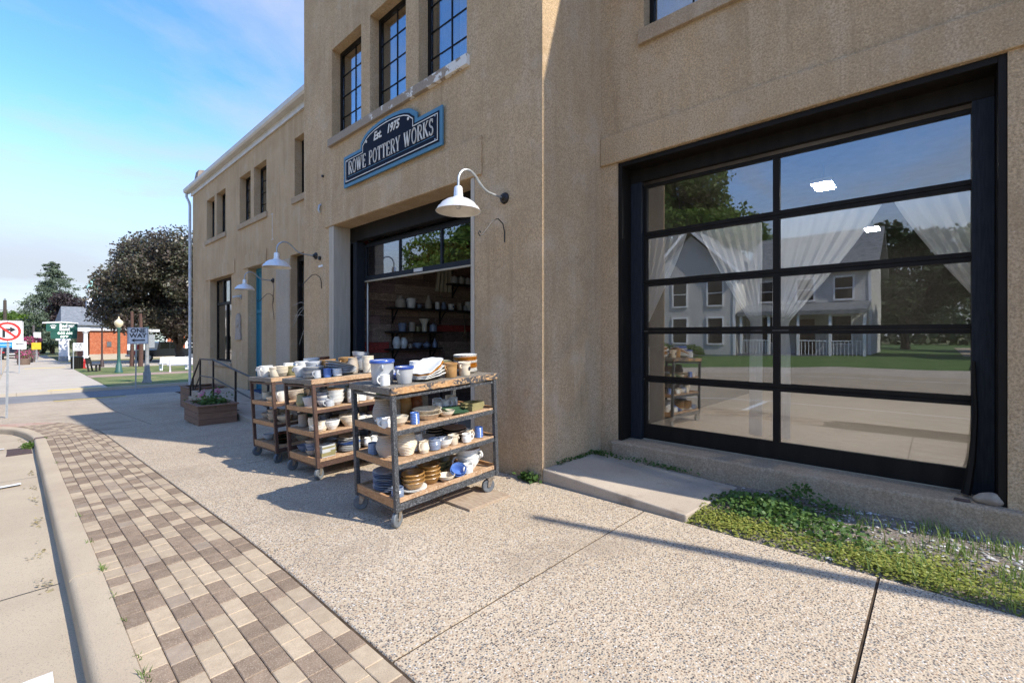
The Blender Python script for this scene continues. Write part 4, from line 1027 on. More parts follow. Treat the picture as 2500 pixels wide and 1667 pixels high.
# dry ornamental stems leaning out at the dark doorway
ds = empty('dried_grass', at_depth(752, 1000, 8.9), 'tall pale dried grass stems arching in front of the dark doorway', 'dried grass')
for k, (pts) in enumerate([[(757, 990), (757, 800), (752, 745), (735, 737), (712, 748)], [(758, 985), (756, 790), (748, 745), (730, 755), (716, 785)], [(760, 985), (757, 780), (745, 748), (728, 770), (714, 800)],
                           [(757, 985), (756, 830), (752, 800), (742, 805), (730, 842)], [(760, 985), (758, 840), (754, 818), (747, 820), (738, 812)], [(758, 985), (756, 770), (750, 735), (742, 728)], [(759, 985), (757, 800), (752, 775), (735, 768), (714, 771)]]):
    P = [at_depth(u, v, 8.85 + .02 * k) for u, v in pts]
    mb = MB(); q = []
    for i in range(len(P) - 1):
        for j in range(5): q.append(P[i].lerp(P[i + 1], j / 5))
    q.append(P[-1]); q = [q[0]] + [(q[i - 1] + q[i] * 2 + q[i + 1]) / 4 for i in range(1, len(q) - 1)] + [q[-1]]
    mb.tube(q, [.0065 - .004 * i / len(q) for i in range(len(q))], 5); mb.build('stem', mat('pale_straw', (.55, .52, .46), .8), ds, smooth=True)

# ------------------------------------------------------------------ ramp, rail, planters
mb = MB(); rz = [(9.4, zg(9.4) - .02), (9.6, zg(9.6) + .02), (11.9, -.24), (13.55, -.065), (15.45, -.062)]
vs = []; fs = []
for y, z in rz: vs += [(3.36, y, zg(y) - .2), (3.36, y, z), (XW - .002, y, z), (XW - .002, y, zg(y) - .2)]
for i in range(len(rz) - 1): fs += [(4 * i + k, 4 * i + k + 1, 4 * i + k + 5, 4 * i + k + 4) for k in range(3)]
fs += [(0, 1, 2, 3), tuple(4 * (len(rz) - 1) + k for k in (3, 2, 1, 0))]
mb.add(vs, fs); mb.box(3.36, XW - .002, 15.452, 15.78, -1, -.25); mb.box(3.36, XW - .002, 15.782, 16.1, -1, -.45)
tag(mb.build('entrance_ramp', PADC, bev=.01), kind='structure')
hr = empty('handrail', (3.45, 13, -.2), 'black steel pipe handrail along the concrete entrance ramp', 'handrail')
rail = [(16.0, -.05), (15.72, .26), (14.95, .84), (13.7, .862), (11.93, .69), (9.9, .50)]
mb = MB(); mb.bar((3.45, 14.95, .84), (3.45, 13.68, .862), .05, .035)
for (a, za), (b_, zb) in zip(rail, rail[1:]): mb.tube([(3.45, a, za), (3.45, b_, zb)], .022, 8)
mb.build('top_rail', IRON, hr, smooth=True)
mb = MB()
for (a, za), (b_, zb) in zip(rail[1:], rail[2:]): mb.tube([(3.45, a, za - .46), (3.45, b_, zb - .46)], .016, 8)
mb.build('mid_rail', IRON, hr, smooth=True)
for y, z0, z1 in ((9.9, -.32, .50), (11.93, -.24, .69), (13.7, -.064, .862), (14.95, -.062, .84), (15.72, -.45, .26), (16.0, -.66, -.05)):
    mb = MB(); mb.bar((3.45, y, z0), (3.45, y, z1), .04); mb.box(3.39, 3.51, y - .05, y + .05, z0 - .01, z0 + .012); mb.build('post', IRON, hr)

def planter(x0, x1, y0, y1, h, label, zz, plant, grp='cedar planter boxes beside the ramp'):
    o = empty('planter_box', ((x0 + x1) / 2, (y0 + y1) / 2, zz), label, 'planter', grp)
    n = 3; bh = h / n
    zb = lambda y: zz
    for k in range(n):
        a, b_ = zz + k * bh + .003, zz + (k + 1) * bh - .003
        for bx in ((x0, x1, y0, y0 + .035), (x0, x1, y1 - .035, y1), (x0, x0 + .035, y0 + .036, y1 - .036), (x1 - .035, x1, y0 + .036, y1 - .036)):
            mb = MB(); mb.box(*bx, a, b_); mb.build('board', CEDAR, o, bev=.004)
    for bx in ((x0 - .03, x1 + .03, y0 - .03, y0 + .08), (x0 - .03, x1 + .03, y1 - .08, y1 + .03), (x0 - .03, x0 + .08, y0 + .081, y1 - .081), (x1 - .08, x1 + .03, y0 + .081, y1 - .081)):
        mb = MB(); mb.box(*bx, zz + h, zz + h + .03); mb.build('rim_board', CEDAR, o, bev=.004)
    mb = MB(); mb.box(x0 + .036, x1 - .036, y0 + .036, y1 - .036, zz + h * .4, zz + h - .05); mb.build('soil', SOIL, o)
    if plant:
        c = Vector(((x0 + x1) / 2, (y0 + y1) / 2 - .1, zz + h - .05))
        p = empty('geranium', c, 'leafy geranium with pale pink flowers in the ' + plant, 'plant', 'flowering plants in the planters')
        g = np.random.default_rng(9); m_ = 420
        pts = np.stack([c.x + g.normal(0, .16, m_), c.y + g.normal(0, .2, m_), c.z + np.abs(g.normal(.0, .11, m_)) + .03], 1); leaf_mesh('foliage', pts, .055, LEAF_WEED, p, flat=.4, aspect=.9, seed=4)
        fl = []
        for q in ((-.25, -.2, .26), (.08, -.12, .34), (.12, -.05, .30), (-.1, .2, .27)):
            leaf_mesh('blossom', np.array([np.array([c.x + q[0], c.y + q[1], c.z + q[2]]) + g.normal(0, .022, 3) for _ in range(45)]), .032, PETAL_PINK, p, aspect=.9, seed=5)
            mb = MB(); mb.tube([(c.x + q[0] * .4, c.y + q[1] * .4, c.z), (c.x + q[0], c.y + q[1], c.z + q[2])], .004, 5); mb.build('stem', LEAF_WEED, p)
    return o
planter(2.58, 3.30, 11.3, 12.5, .40, 'cedar planter box with pink geraniums standing on the pavement beside the handrail', zg(12.0) + .02, 'cedar box beside the handrail')
planter(3.50, 4.40, 16.35, 17.45, .62, 'tall cedar planter box at the foot of the ramp steps', zg(17.0) + .0, '')

# ------------------------------------------------------------------ concrete pad, weed bed, stones
mb = MB(); padv = [(3.655, 1.485, .055), (3.655, 2.965, .135), (4.66, 2.965, .135), (4.66, 1.40, .06)]
vs = [(x, y, -.12) for x, y, z in padv] + [(x, y, z) for x, y, z in padv]
mb.add(vs, [(3, 2, 1, 0), (4, 5, 6, 7), (0, 1, 5, 4), (1, 2, 6, 5), (2, 3, 7, 6), (3, 0, 4, 7)])
tag(mb.build('concrete_pad', PADC, bev=.012), kind='structure')
bedz = lambda x, y: -.014 + .024 * min(1, max(0, (x - 3.645) / .05)) + .05 * max(0, (x - 3.7)) + .012 * math.sin(x * 7 + y * 3) * math.sin(y * 5)
BED = mat('gravelly_soil', (.12, .085, .055), .95, (.20, .17, .14), 30, (.3, .28, .25), 90, .012, 60)
sheet('weed_bed', frange(3.635, 4.72, 30), frange(-2.2, 1.52, 40), bedz, BED)
g = np.random.default_rng(21)
def bedpts(n, f):
    out = []
    while len(out) < n:
        x, y = g.uniform(3.64, 4.70), g.uniform(-1.6, 1.50)
        if g.uniform() < f(x, y): out.append((x, y, bedz(x, y)))
    return np.array(out)
# pebbles
mbs = [MB(), MB(), MB()]
for (x, y, z) in bedpts(900, lambda x, y: .15 + .85 * (x > 3.95) * (y < .9)):
    r = g.uniform(.008, .024); k = int(g.integers(0, 3)); a = g.uniform(0, 6); vs = []
    for (p, q) in ((0, -1), (1, 0), (0, 1)): pass
    pts = [(1, 0, 0), (.4, .8, .05), (-.6, .7, 0), (-1, -.1, .05), (-.4, -.8, 0), (.6, -.7, .03), (.1, .1, .62), (0, 0, -.5)]
    sc = (r * g.uniform(.8, 1.3), r * g.uniform(.6, 1), r * .8)
    vs = [(x + math.cos(a) * p[0] * sc[0] - math.sin(a) * p[1] * sc[1], y + math.sin(a) * p[0] * sc[0] + math.cos(a) * p[1] * sc[1], z + .004 + p[2] * sc[2]) for p in pts]
    mbs[k].add(vs, [(i, (i + 1) % 6, 6) for i in range(6)] + [((i + 1) % 6, i, 7) for i in range(6)])
for mbx, c in zip(mbs, ((.42, .38, .34), (.24, .20, .17), (.55, .53, .50))):
    tag(mbx.build('pebbles', mat('pebble_%d' % int(c[0] * 100), c, .8, tuple(q * .8 for q in c), 30), smooth=True), 'loose pebbles scattered over the weed bed', 'pebbles', kind='stuff')
# clover clump behind the pad, low yellow-green mat along the pavement, grass tufts near the wall
def clover(n, cx, cy, sx, sy, hh):
    x = cx + g.normal(0, sx, n); y = cy + g.normal(0, sy, n)
    k = (x > 3.66) & (x < 4.68) & (y < 1.50); x, y = x[k], y[k]
    z = np.array([bedz(a, b_) for a, b_ in zip(x, y)]) + hh * g.uniform(.25, 1, len(x)) * np.exp(-((x - cx) / (1.6 * sx)) ** 2 - ((y - cy) / (1.6 * sy)) ** 2)
    return np.stack([x, y, z], 1)
cl = np.concatenate([clover(1500, 4.20, 1.05, .17, .24, .14), clover(300, 4.5, .85, .08, .14, .22), clover(500, 4.05, .55, .16, .25, .09)])
tag(leaf_mesh('clover_clump', cl, .032, LEAF_WEED, None, flat=.65, aspect=.95, seed=8), 'dense dark green clover clump at the end of the concrete pad', 'weeds', kind='stuff')
ym = bedpts(13000, lambda x, y: math.exp(-((x - 3.80) / (.17 + .12 * max(0, .7 - y))) ** 2) * (.4 + .6 * math.sin(y * 3.1 + 1) ** 2) if y < 1.49 else 0)
ym[:, 2] += g.uniform(.004, .035, len(ym))
tag(leaf_mesh('low_weeds', ym, .020, LEAF_YEL, None, flat=.85, aspect=.85, seed=10), 'low yellow green weed mat along the pavement edge', 'weeds', kind='stuff')
tf = []
for cx, cy, n, s_ in ((4.42, .35, 40, .07), (4.5, -.02, 120, .10), (4.25, -.10, 60, .06), (4.45, -.35, 120, .10), (4.12, -.35, 45, .06), (4.2, -.75, 60, .1), (4.55, .55, 25, .05), (3.85, -.25, 90, .14), (3.8, .15, 70, .12), (3.78, -.7, 120, .18), (4.0, -.5, 120, .18), (3.9, .4, 60, .12), (4.15, .1, 60, .12), (4.05, -1.1, 120, .2)):
    for _ in range(n): tf.append((cx + g.normal(0, s_), cy + g.normal(0, s_), bedz(cx, cy)))
tf = np.array(tf); tf[:, 0] = np.clip(tf[:, 0], 3.64, 4.66)
tag(blades('grass_tufts', tf, .11, .006, GRASSB, seed=11, lean=.8), 'loose tufts of long green grass in the weed bed', 'grass', kind='stuff')
tag(blades('dry_grass_wisps', bedpts(260, lambda x, y: .5), .06, .004, STRAW, seed=12, lean=1.2), 'dry straw wisps lying over the weed bed', 'grass', kind='stuff')
# weeds in cracks: along the pad, at the block corner, between kerb and pavers
pw = []
for _ in range(260): t = g.uniform(); pw.append((4.55 + g.normal(0, .03), 2.88 - .75 * t * t + g.normal(0, .02), .135 + g.uniform(0, .045)))
for _ in range(160): t = g.uniform(); pw.append((3.85 + .75 * t, 2.93 + g.normal(0, .012), .135 + g.uniform(0, .035)))
for _ in range(120): pw.append((4.64 + g.normal(0, .015), 2.05 + g.normal(0, .12), .10 + g.uniform(0, .04)))
tag(leaf_mesh('crack_weeds', np.array(pw), .026, LEAF_WEED, None, flat=.5, aspect=.8, seed=14), 'small green weeds growing in the crack behind the concrete pad', 'weeds', kind='stuff')
cw = np.array([(3.60 + g.normal(0, .03), 3.10 + g.normal(0, .05), .0 + abs(g.normal(0, .03)) + .012) for _ in range(160)])
tag(leaf_mesh('mallow_weed', cw, .045, LEAF_WEED, None, flat=.6, aspect=.95, seed=15), 'round leaved mallow weed at the foot of the block corner', 'weeds', kind='stuff')
kw = []
for yk, n in ((2.55, 26), (2.75, 10), (3.15, 12), (3.5, 10), (4.02, 34), (4.7, 10), (5.6, 6), (9.0, 10), (12.45, 40)):
    for _ in range(n): kw.append((kx(yk) + .004 + g.normal(0, .012), yk + g.normal(0, .03), zg(yk) - .01))
tag(blades('kerb_weeds', np.array(kw), .05, .005, GRASSB, seed=16, lean=1.0), 'tiny grass tufts in the joint between kerb and pavers', 'grass', kind='stuff')
gw = np.array([(kx(12.2) - .22 + g.normal(0, .05), 12.3 + g.normal(0, .12), zg(12.3) - .13 + abs(g.normal(0, .05))) for _ in range(180)])
tag(leaf_mesh('gutter_weed', gw, .05, LEAF_GREEN, None, flat=.3, seed=17), 'bright green weed growing beside the storm grate', 'weeds', kind='stuff')
sd = []
for yk in (4.4, 5.2, 6.2, 7.3, 8.1, 9.2, 13.6, 14.2):
    for _ in range(16): sd.append((kx(yk) - .21 - abs(g.normal(0, .04)), yk + g.normal(0, .10), zg(yk) - .128 + g.uniform(0, .012)))
tag(leaf_mesh('gutter_litter', np.array(sd), .03, STRAW, None, flat=.85, seed=18), 'brown dry leaf litter lying in the gutter', 'litter', kind='stuff')
def rock(name, c, s_, m, label, cat, seed=1):
    bm = bmesh.new(); bmesh.ops.create_icosphere(bm, subdivisions=3, radius=1); rr = random.Random(seed)
    ph = [rr.uniform(0, 6) for _ in range(6)]
    for v in bm.verts:
        k = 1 + .12 * math.sin(3 * v.co.x + ph[0]) + .1 * math.sin(4 * v.co.y + ph[1]) + .08 * math.sin(5 * v.co.z + ph[2] + 2 * v.co.x)
        v.co = Vector((v.co.x * s_[0] * k, v.co.y * s_[1] * k, max(-.6, v.co.z) * s_[2] * k))
    me = bpy.data.meshes.new(name); bm.to_mesh(me); bm.free(); me.materials.append(m)
    me.polygons.foreach_set('use_smooth', [True] * len(me.polygons))
    o = link(name, me); o.location = c; return tag(o, label, cat)
rock('field_stone', (4.80, -.27, .272 + .030), (.045, .07, .05), mat('tan_stone', (.36, .29, .21), .8, (.26, .2, .15), 20, bmp=.004, bs=40), 'rounded tan field stone on the big window sill', 'stone', 3)
rock('flat_stone', (4.77, -.13, .272 + .008), (.02, .045, .013), mat('brown_chip', (.10, .06, .045), .8), 'small flat brown stone beside the tan stone on the sill', 'stone', 5)

# ------------------------------------------------------------------ pottery
G_ = dict(
 white=mat('glaze_white', (.74, .725, .68), .32, (.68, .66, .61), 14, coat=.3), cream=mat('glaze_cream', (.68, .595, .45), .4, (.60, .51, .38), 12, coat=.2),
 grey=mat('glaze_grey', (.46, .47, .475), .35, (.40, .41, .42), 14, coat=.3), bisque=mat('bisque_tan', (.42, .35, .275), .6, (.34, .28, .22), 10),
 blue=mat('glaze_blue', (.085, .175, .44), .3, (.07, .14, .37), 16, coat=.3), cobalt=mat('glaze_cobalt', (.022, .060, .27), .25, (.03, .08, .32), 16, coat=.4),
 tan=mat('glaze_tan', (.40, .225, .085), .35, (.33, .175, .06), 16, coat=.3), amber=mat('glaze_amber', (.52, .215, .022), .25, (.42, .155, .015), 16, coat=.5),
 olive=mat('glaze_olive', (.27, .235, .11), .4, (.21, .185, .085), 12, coat=.2), green=mat('glaze_green', (.045, .10, .055), .35, (.035, .075, .04), 12, coat=.2),
 brown=mat('glaze_brown', (.055, .026, .017), .25, (.035, .018, .013), 20, coat=.4), slate=mat('glaze_slate', (.20, .245, .33), .35, (.16, .19, .26), 14, coat=.3),
 rust=mat('glaze_rust', (.24, .085, .03), .4, (.16, .05, .02), 10, coat=.2), honey=mat('glaze_honey', (.34, .185, .055), .35, (.22, .11, .03), 22, coat=.3),
 pink=mat('glaze_pink', (.42, .30, .25), .45, (.36, .25, .2), 12), black=mat('glaze_ink', (.02, .025, .045), .4))
def ribbed(prof, amp=.0018, per=.012):
    out = []
    for (r0, z0), (r1, z1) in zip(prof, prof[1:]):
        n = max(1, int(abs(z1 - z0) / per * 2)); n = min(n, 26)
        for i in range(n): t = i / n; out.append((r0 + (r1 - r0) * t, z0 + (z1 - z0) * t))
    out.append(prof[-1])
    return [(r + (amp if i % 2 else -amp), z) if 0 < i < len(out) - 1 else (r, z) for i, (r, z) in enumerate(out)]
def vessel(prof, wall=.006, rib=0.0, foot=True, seg=30, wob=None):
    o = ribbed(prof, rib) if rib else prof
    inn = [(max(r - wall, .002), z) for r, z in reversed(prof) if r > wall * 1.5]
    P = [(0, prof[0][1])] + o + [(prof[-1][0] - wall * .5, prof[-1][1] + wall * .35)] + inn + [(0, prof[0][1] + wall)]
    return MB().lathe(P, seg, wob=wob)
def handle(r0, z0, z1, out, th=.008, ang=0, r1=None):
    r1 = r0 if r1 is None else r1
    P = [(r0 - .004, z0), (r0 + out * .6, z0 + .006), (r0 + out, z0 + (z1 - z0) * .3), (r0 + out * .95, z0 + (z1 - z0) * .65), (r1 + out * .5, z1 + .004), (r1 - .004, z1 - .004)]
    q = []
    for i in range(len(P) - 1):
        for k in range(3): t = k / 3; q.append((P[i][0] * (1 - t) + P[i + 1][0] * t, P[i][1] * (1 - t) + P[i + 1][1] * t))
    q.append(P[-1]); q = [q[0]] + [((q[i - 1][0] + 2 * q[i][0] + q[i + 1][0]) / 4, (q[i - 1][1] + 2 * q[i][1] + q[i + 1][1]) / 4) for i in range(1, len(q) - 1)] + [q[-1]]
    c, s_ = math.cos(ang), math.sin(ang)
    return MB().tube([(c * a, s_ * a, b_) for a, b_ in q], th, 7)
SHAPES = {}
CART_END = None
def shape(kind, sc, ghz, rim=None):
    """list of (part name, mesh builder, material)"""
    m = G_[ghz]
    if kind == 'bowl': return [('bowl', vessel([(.040, 0), (.045, .006), (.070, .035), (.084, .07), (.088, .078)], .006, .0015), m)]
    if kind == 'lowbowl': return [('bowl', vessel([(.055, 0), (.06, .005), (.082, .028), (.090, .052), (.094, .056)], .007, .0012), m)]
    if kind == 'batter':
        return [('body', vessel([(.052, 0), (.056, .008), (.085, .05), (.104, .10), (.110, .115), (.108, .122)], .007, .0022, wob=lambda a, i: 1 + (.13 * math.exp(-((a - math.pi) / .22) ** 2) if i > 12 else 0)), m), ('handle', handle(.098, .10, .035, .045, .009, 0, .078), m)]
    if kind == 'mug': return [('body', vessel([(.034, 0), (.040, .004), (.041, .045), (.039, .085), (.040, .092)], .0045, .001), m), ('handle', handle(.039, .078, .022, .028, .006), m)]
    if kind == 'cup': return [('body', vessel([(.036, 0), (.04, .004), (.040, .05), (.038, .09), (.039, .095)], .0045, .0018), m)]
    if kind == 'softmug': return [('body', vessel([(.038, 0), (.048, .008), (.050, .04), (.046, .07), (.048, .082)], .005, .0015), m), ('handle', handle(.046, .066, .018, .03, .007), m)]
    if kind == 'crock':
        P = [('body', vessel([(.080, 0), (.084, .005), (.092, .09), (.096, .17), (.102, .178), (.102, .198)], .009, 0), m)]
        if rim: P.append(('rim_band', MB().lathe([(.1035, .176), (.1045, .182), (.1045, .196), (.098, .2025), (.091, .198)], 30), G_[rim]))
        for a in (0, math.pi): P.append(('lug', handle(.094, .155, .125, .022, .008, a), m))
        return P
    if kind == 'tapercrock':
        P = [('body', vessel([(.058, 0), (.062, .005), (.078, .11), (.084, .132), (.086, .15)], .007, 0), m)]
        if rim: P.append(('rim_band', MB().lathe([(.085, .130), (.088, .134), (.088, .15), (.082, .1545), (.077, .15)], 30), G_[rim]))
        for a in (0, math.pi): P.append(('lug', handle(.078, .12, .09, .02, .008, a), m))
        return P
    if kind == 'minicrock':
        P = [('body', vessel([(.045, 0), (.048, .004), (.052, .07), (.053, .088), (.057, .092), (.057, .104)], .006, 0), m)]
        for a in (0, math.pi): P.append(('lug', handle(.052, .08, .062, .014, .006, a), m))
        if rim: P.append(('emblem', MB().lathe([(0, 0), (.016, 0), (.016, .001), (0, .001)], 16), G_[rim]))
        return P
    if kind == 'jugvase': return [('body', vessel([(.050, 0), (.056, .006), (.070, .06), (.066, .115), (.050, .155), (.046, .175), (.052, .19)], .006, .0022), m), ('handle', handle(.048, .172, .085, .03, .008, math.pi, .068), m)]
    if kind == 'vase': return [('body', vessel([(.046, 0), (.052, .006), (.078, .07), (.080, .10), (.064, .145), (.058, .165), (.064, .185)], .006, .0022), m)]
    if kind == 'jar': return [('body', vessel([(.052, 0), (.058, .006), (.060, .10), (.056, .15), (.058, .165)], .006, .0016), m)]
    if kind == 'pitcher': return [('body', vessel([(.036, 0), (.042, .005), (.052, .035), (.044, .075), (.040, .10), (.045, .112)], .005, .001, wob=lambda a, i: 1 + (.18 * math.exp(-((a - math.pi) / .3) ** 2) if 22 < i < 32 else 0)), m), ('handle', handle(.042, .10, .035, .03, .006, 0, .05), m)]
    if kind == 'plate': return [('plate', MB().lathe([(0, 0), (.065, 0), (.07, .003), (.095, .012), (.112, .019), (.114, .021), (.110, .0225), (.07, .009), (0, .007)], 34), m)]
    if kind == 'smallplate': return [('plate', MB().lathe([(0, 0), (.045, 0), (.05, .003), (.070, .013), (.080, .018), (.081, .0195), (.077, .021), (.05, .008), (0, .006)], 30), m)]
    if kind == 'pie':
        w = lambda a, i: 1 + (.020 * math.sin(a * 22) if 2 <= i <= 6 else 0)
        return [('dish', MB().lathe([(0, 0), (.085, 0), (.090, .004), (.118, .040), (.130, .046), (.131, .050), (.122, .050), (.092, .009), (0, .007)], 88, wob=w), m)]
    if kind == 'flatpie':
        w = lambda a, i: 1 + (.018 * math.sin(a * 20) if 2 <= i <= 6 else 0)
        return [('dish', MB().lathe([(0, 0), (.080, 0), (.085, .003), (.104, .018), (.112, .022), (.112, .025), (.106, .025), (.086, .008), (0, .006)], 80, wob=w), m)]
    if kind == 'platter':
        w = lambda a, i: (1.0 / max(abs(math.cos(a)), abs(math.sin(a)) * .999) ** .55) * (1 + (.03 * math.sin(a * 8) if i > 3 else 0))
        return [('platter', MB().lathe([(0, 0), (.06, 0), (.066, .003), (.082, .012), (.110, .020), (.118, .023), (.117, .027), (.108, .026), (.08, .018), (.062, .009), (0, .008)], 64, sx=1.25, sy=.92, wob=w), m)]
    if kind == 'square':
        mb = MB().box(-.085, .085, -.085, .085, 0, .008)
        for q in ((-.085, .085, -.085, -.077), (-.085, .085, .077, .085), (-.085, -.077, -.077, .077), (.077, .085, -.077, .077)): mb.box(*q, .008, .045)
        return [('dish', mb, m), ('handle', MB().box(-.125, -.0855, -.03, .03, .036, .046), m), ('handle', MB().box(.0855, .125, -.03, .03, .036, .046), m)]
    if kind == 'honeybowl':
        P = [('bowl', vessel([(.070, 0), (.075, .005), (.095, .035), (.100, .052), (.104, .056), (.104, .064)], .008, 0), m)]
        mb = MB(); n = 60; pts = [(.1045 * math.cos(2 * math.pi * i / n), .1045 * math.sin(2 * math.pi * i / n), .058 + .002 * math.sin(i * 2.2)) for i in range(n + 1)]
        P.append(('rope_rim', mb.tube(pts, .0045, 5, cap=False), m)); return P
    if kind == 'jug': return [('body', vessel([(.085, 0), (.09, .006), (.092, .11), (.085, .14), (.04, .17), (.028, .18), (.030, .205)], .008, 0), m), ('handle', handle(.03, .20, .155, .035, .008, math.pi, .065), m)]
    if kind == 'bottle': return [('body', vessel([(.055, 0), (.06, .006), (.066, .06), (.055, .12), (.026, .19), (.02, .22), (.026, .24)], .006, .001), m)]
    if kind == 'egg': return [('body', vessel([(.036, 0), (.044, .006), (.064, .075), (.058, .13), (.036, .175), (.038, .182)], .006, .001), m)]
    if kind == 'shaker': return [('body', MB().lathe([(0, 0), (.03, 0), (.034, .005), (.030, .055), (.020, .07), (.024, .082), (.016, .10), (0, .104)], 18), m)]
    if kind == 'canister': return [('body', vessel([(.074, 0), (.078, .005), (.078, .12), (.074, .13)], .006, .001), m), ('lid', MB().lathe([(0, .128), (.080, .128), (.08, .14), (.05, .152), (.016, .156), (.018, .172), (0, .178)], 28), m)]
    if kind == 'funnel': return [('body', vessel([(.040, 0), (.043, .006), (.044, .12), (.07, .17), (.088, .20), (.09, .205)], .006, 0), m)]
    if kind == 'teapot': return [('body', vessel([(.048, 0), (.055, .006), (.075, .05), (.068, .09), (.045, .112), (.04, .116)], .006, 0), m), ('lid', MB().lathe([(0, .112), (.045, .112), (.03, .125), (.01, .13), (.012, .142), (0, .146)], 20), m), ('spout', MB().tube([(.065, 0, .045), (.1, 0, .075), (.12, 0, .105)], [.016, .012, .009], 8), m), ('handle', handle(.066, .085, .035, .035, .007, math.pi), m)]
    raise KeyError(kind)
NAME = dict(bowl='bowl', lowbowl='bowl', batter='batter_bowl', mug='mug', cup='cup', softmug='soup_mug', crock='crock', tapercrock='crock', minicrock='crock', jugvase='pitcher', vase='vase', jar='jar', pitcher='creamer',
            plate='plate', smallplate='plate', pie='pie_dish', flatpie='pie_plate', platter='platter', square='baking_dish', honeybowl='baking_dish', jug='jug', bottle='bottle', egg='vase', shaker='shaker', canister='canister', funnel='vase', teapot='teapot')
CATN = dict(batter_bowl='bowl', soup_mug='mug', pie_dish='pie dish', pie_plate='pie plate', baking_dish='baking dish')
POTH = dict(bowl=.030, lowbowl=.026, batter=.045, plate=.0085, smallplate=.008, pie=.016, flatpie=.0105, platter=.013, square=.018, honeybowl=.030, softmug=.05)
def pot(M4, kind, x, y, z, ghz, label, sc=1.0, rot=None, tilt=(0, 0), rim=None, group=None, sz=1.0):
    rot = rnd.uniform(0, 360) if rot is None else rot
    if M4 is CART_END and z > 1.0: sc *= 1.22
    key = (kind, ghz, rim)
    if key not in SHAPES:
        lst = []
        for (nm, mb, mm) in shape(kind, sc, ghz, rim):
            if nm == 'emblem': mb.v = [(p[0], -.0535 - p[2], .055 + p[1]) for p in mb.v]
            me = bpy.data.meshes.new(nm); me.from_pydata(mb.v, [], mb.f)
            bm = bmesh.new(); bm.from_mesh(me); bmesh.ops.remove_doubles(bm, verts=bm.verts, dist=1e-6); bmesh.ops.recalc_face_normals(bm, faces=bm.faces); bm.to_mesh(me); bm.free()
            if kind != 'square':
                me.polygons.foreach_set('use_smooth', [True] * len(me.polygons))
                try: me.set_sharp_from_angle(angle=R(50))
                except Exception: pass
            me.materials.append(mm); lst.append((nm, me))
        SHAPES[key] = lst
    lst = SHAPES[key]
    Rm = M4 @ Matrix.Translation((x, y, z)) @ Euler((R(tilt[0]), R(tilt[1]), R(rot))).to_matrix().to_4x4()
    nm = NAME[kind]; cat = CATN.get(nm, nm)
    if len(lst) == 1: o = bpy.data.objects.new(nm, lst[0][1]); COL.objects.link(o)
    else:
        o = bpy.data.objects.new(nm, None); o.empty_display_size = .05; COL.objects.link(o)
        for pn, me in lst: link(pn, me, o)
    o.matrix_world = Rm @ Matrix.Diagonal((sc, sc, sc * sz, 1))
    return tag(o, label, cat, group)
ORD = ['lowest', 'second', 'third', 'fourth', 'fifth', 'sixth', 'seventh', 'eighth', 'ninth', 'tenth', 'eleventh', 'twelfth', 'thirteenth', 'fourteenth']
GW = dict(bisque='tan', cobalt='cobalt', slate='slate blue', honey='honey brown', rust='rust brown', cream='cream', brown='dark brown')
def stack(M4, kind, x, y, z, ghzs, where, n, sc=1.0, tilt=(0, 0), dz=None, jit=.004):
    """n alike pieces on top of each other; every label names its place in the stack"""
    dz = (dz or POTH[kind]) * sc; noun = NAME[kind].replace('_', ' ')
    for i in range(n):
        g1 = ghzs[i % len(ghzs)] if isinstance(ghzs, (list, tuple)) else ghzs
        od = ('topmost of ' if i == n - 1 else 'lowest of ' if i == 0 else ORD[i] + ' up in ')
        pot(M4, kind, x + rnd.uniform(-jit, jit), y + rnd.uniform(-jit, jit), z + i * dz, g1, GW.get(g1, g1) + ' ' + noun + ', ' + od + where, sc * rnd.uniform(.98, 1.02),
            None if kind not in ('platter', 'square') else rnd.uniform(-4, 4), (tilt[0] * i / max(1, n - 1), tilt[1] * i / max(1, n - 1)), group=where[4:] if where.startswith('the ') else where)

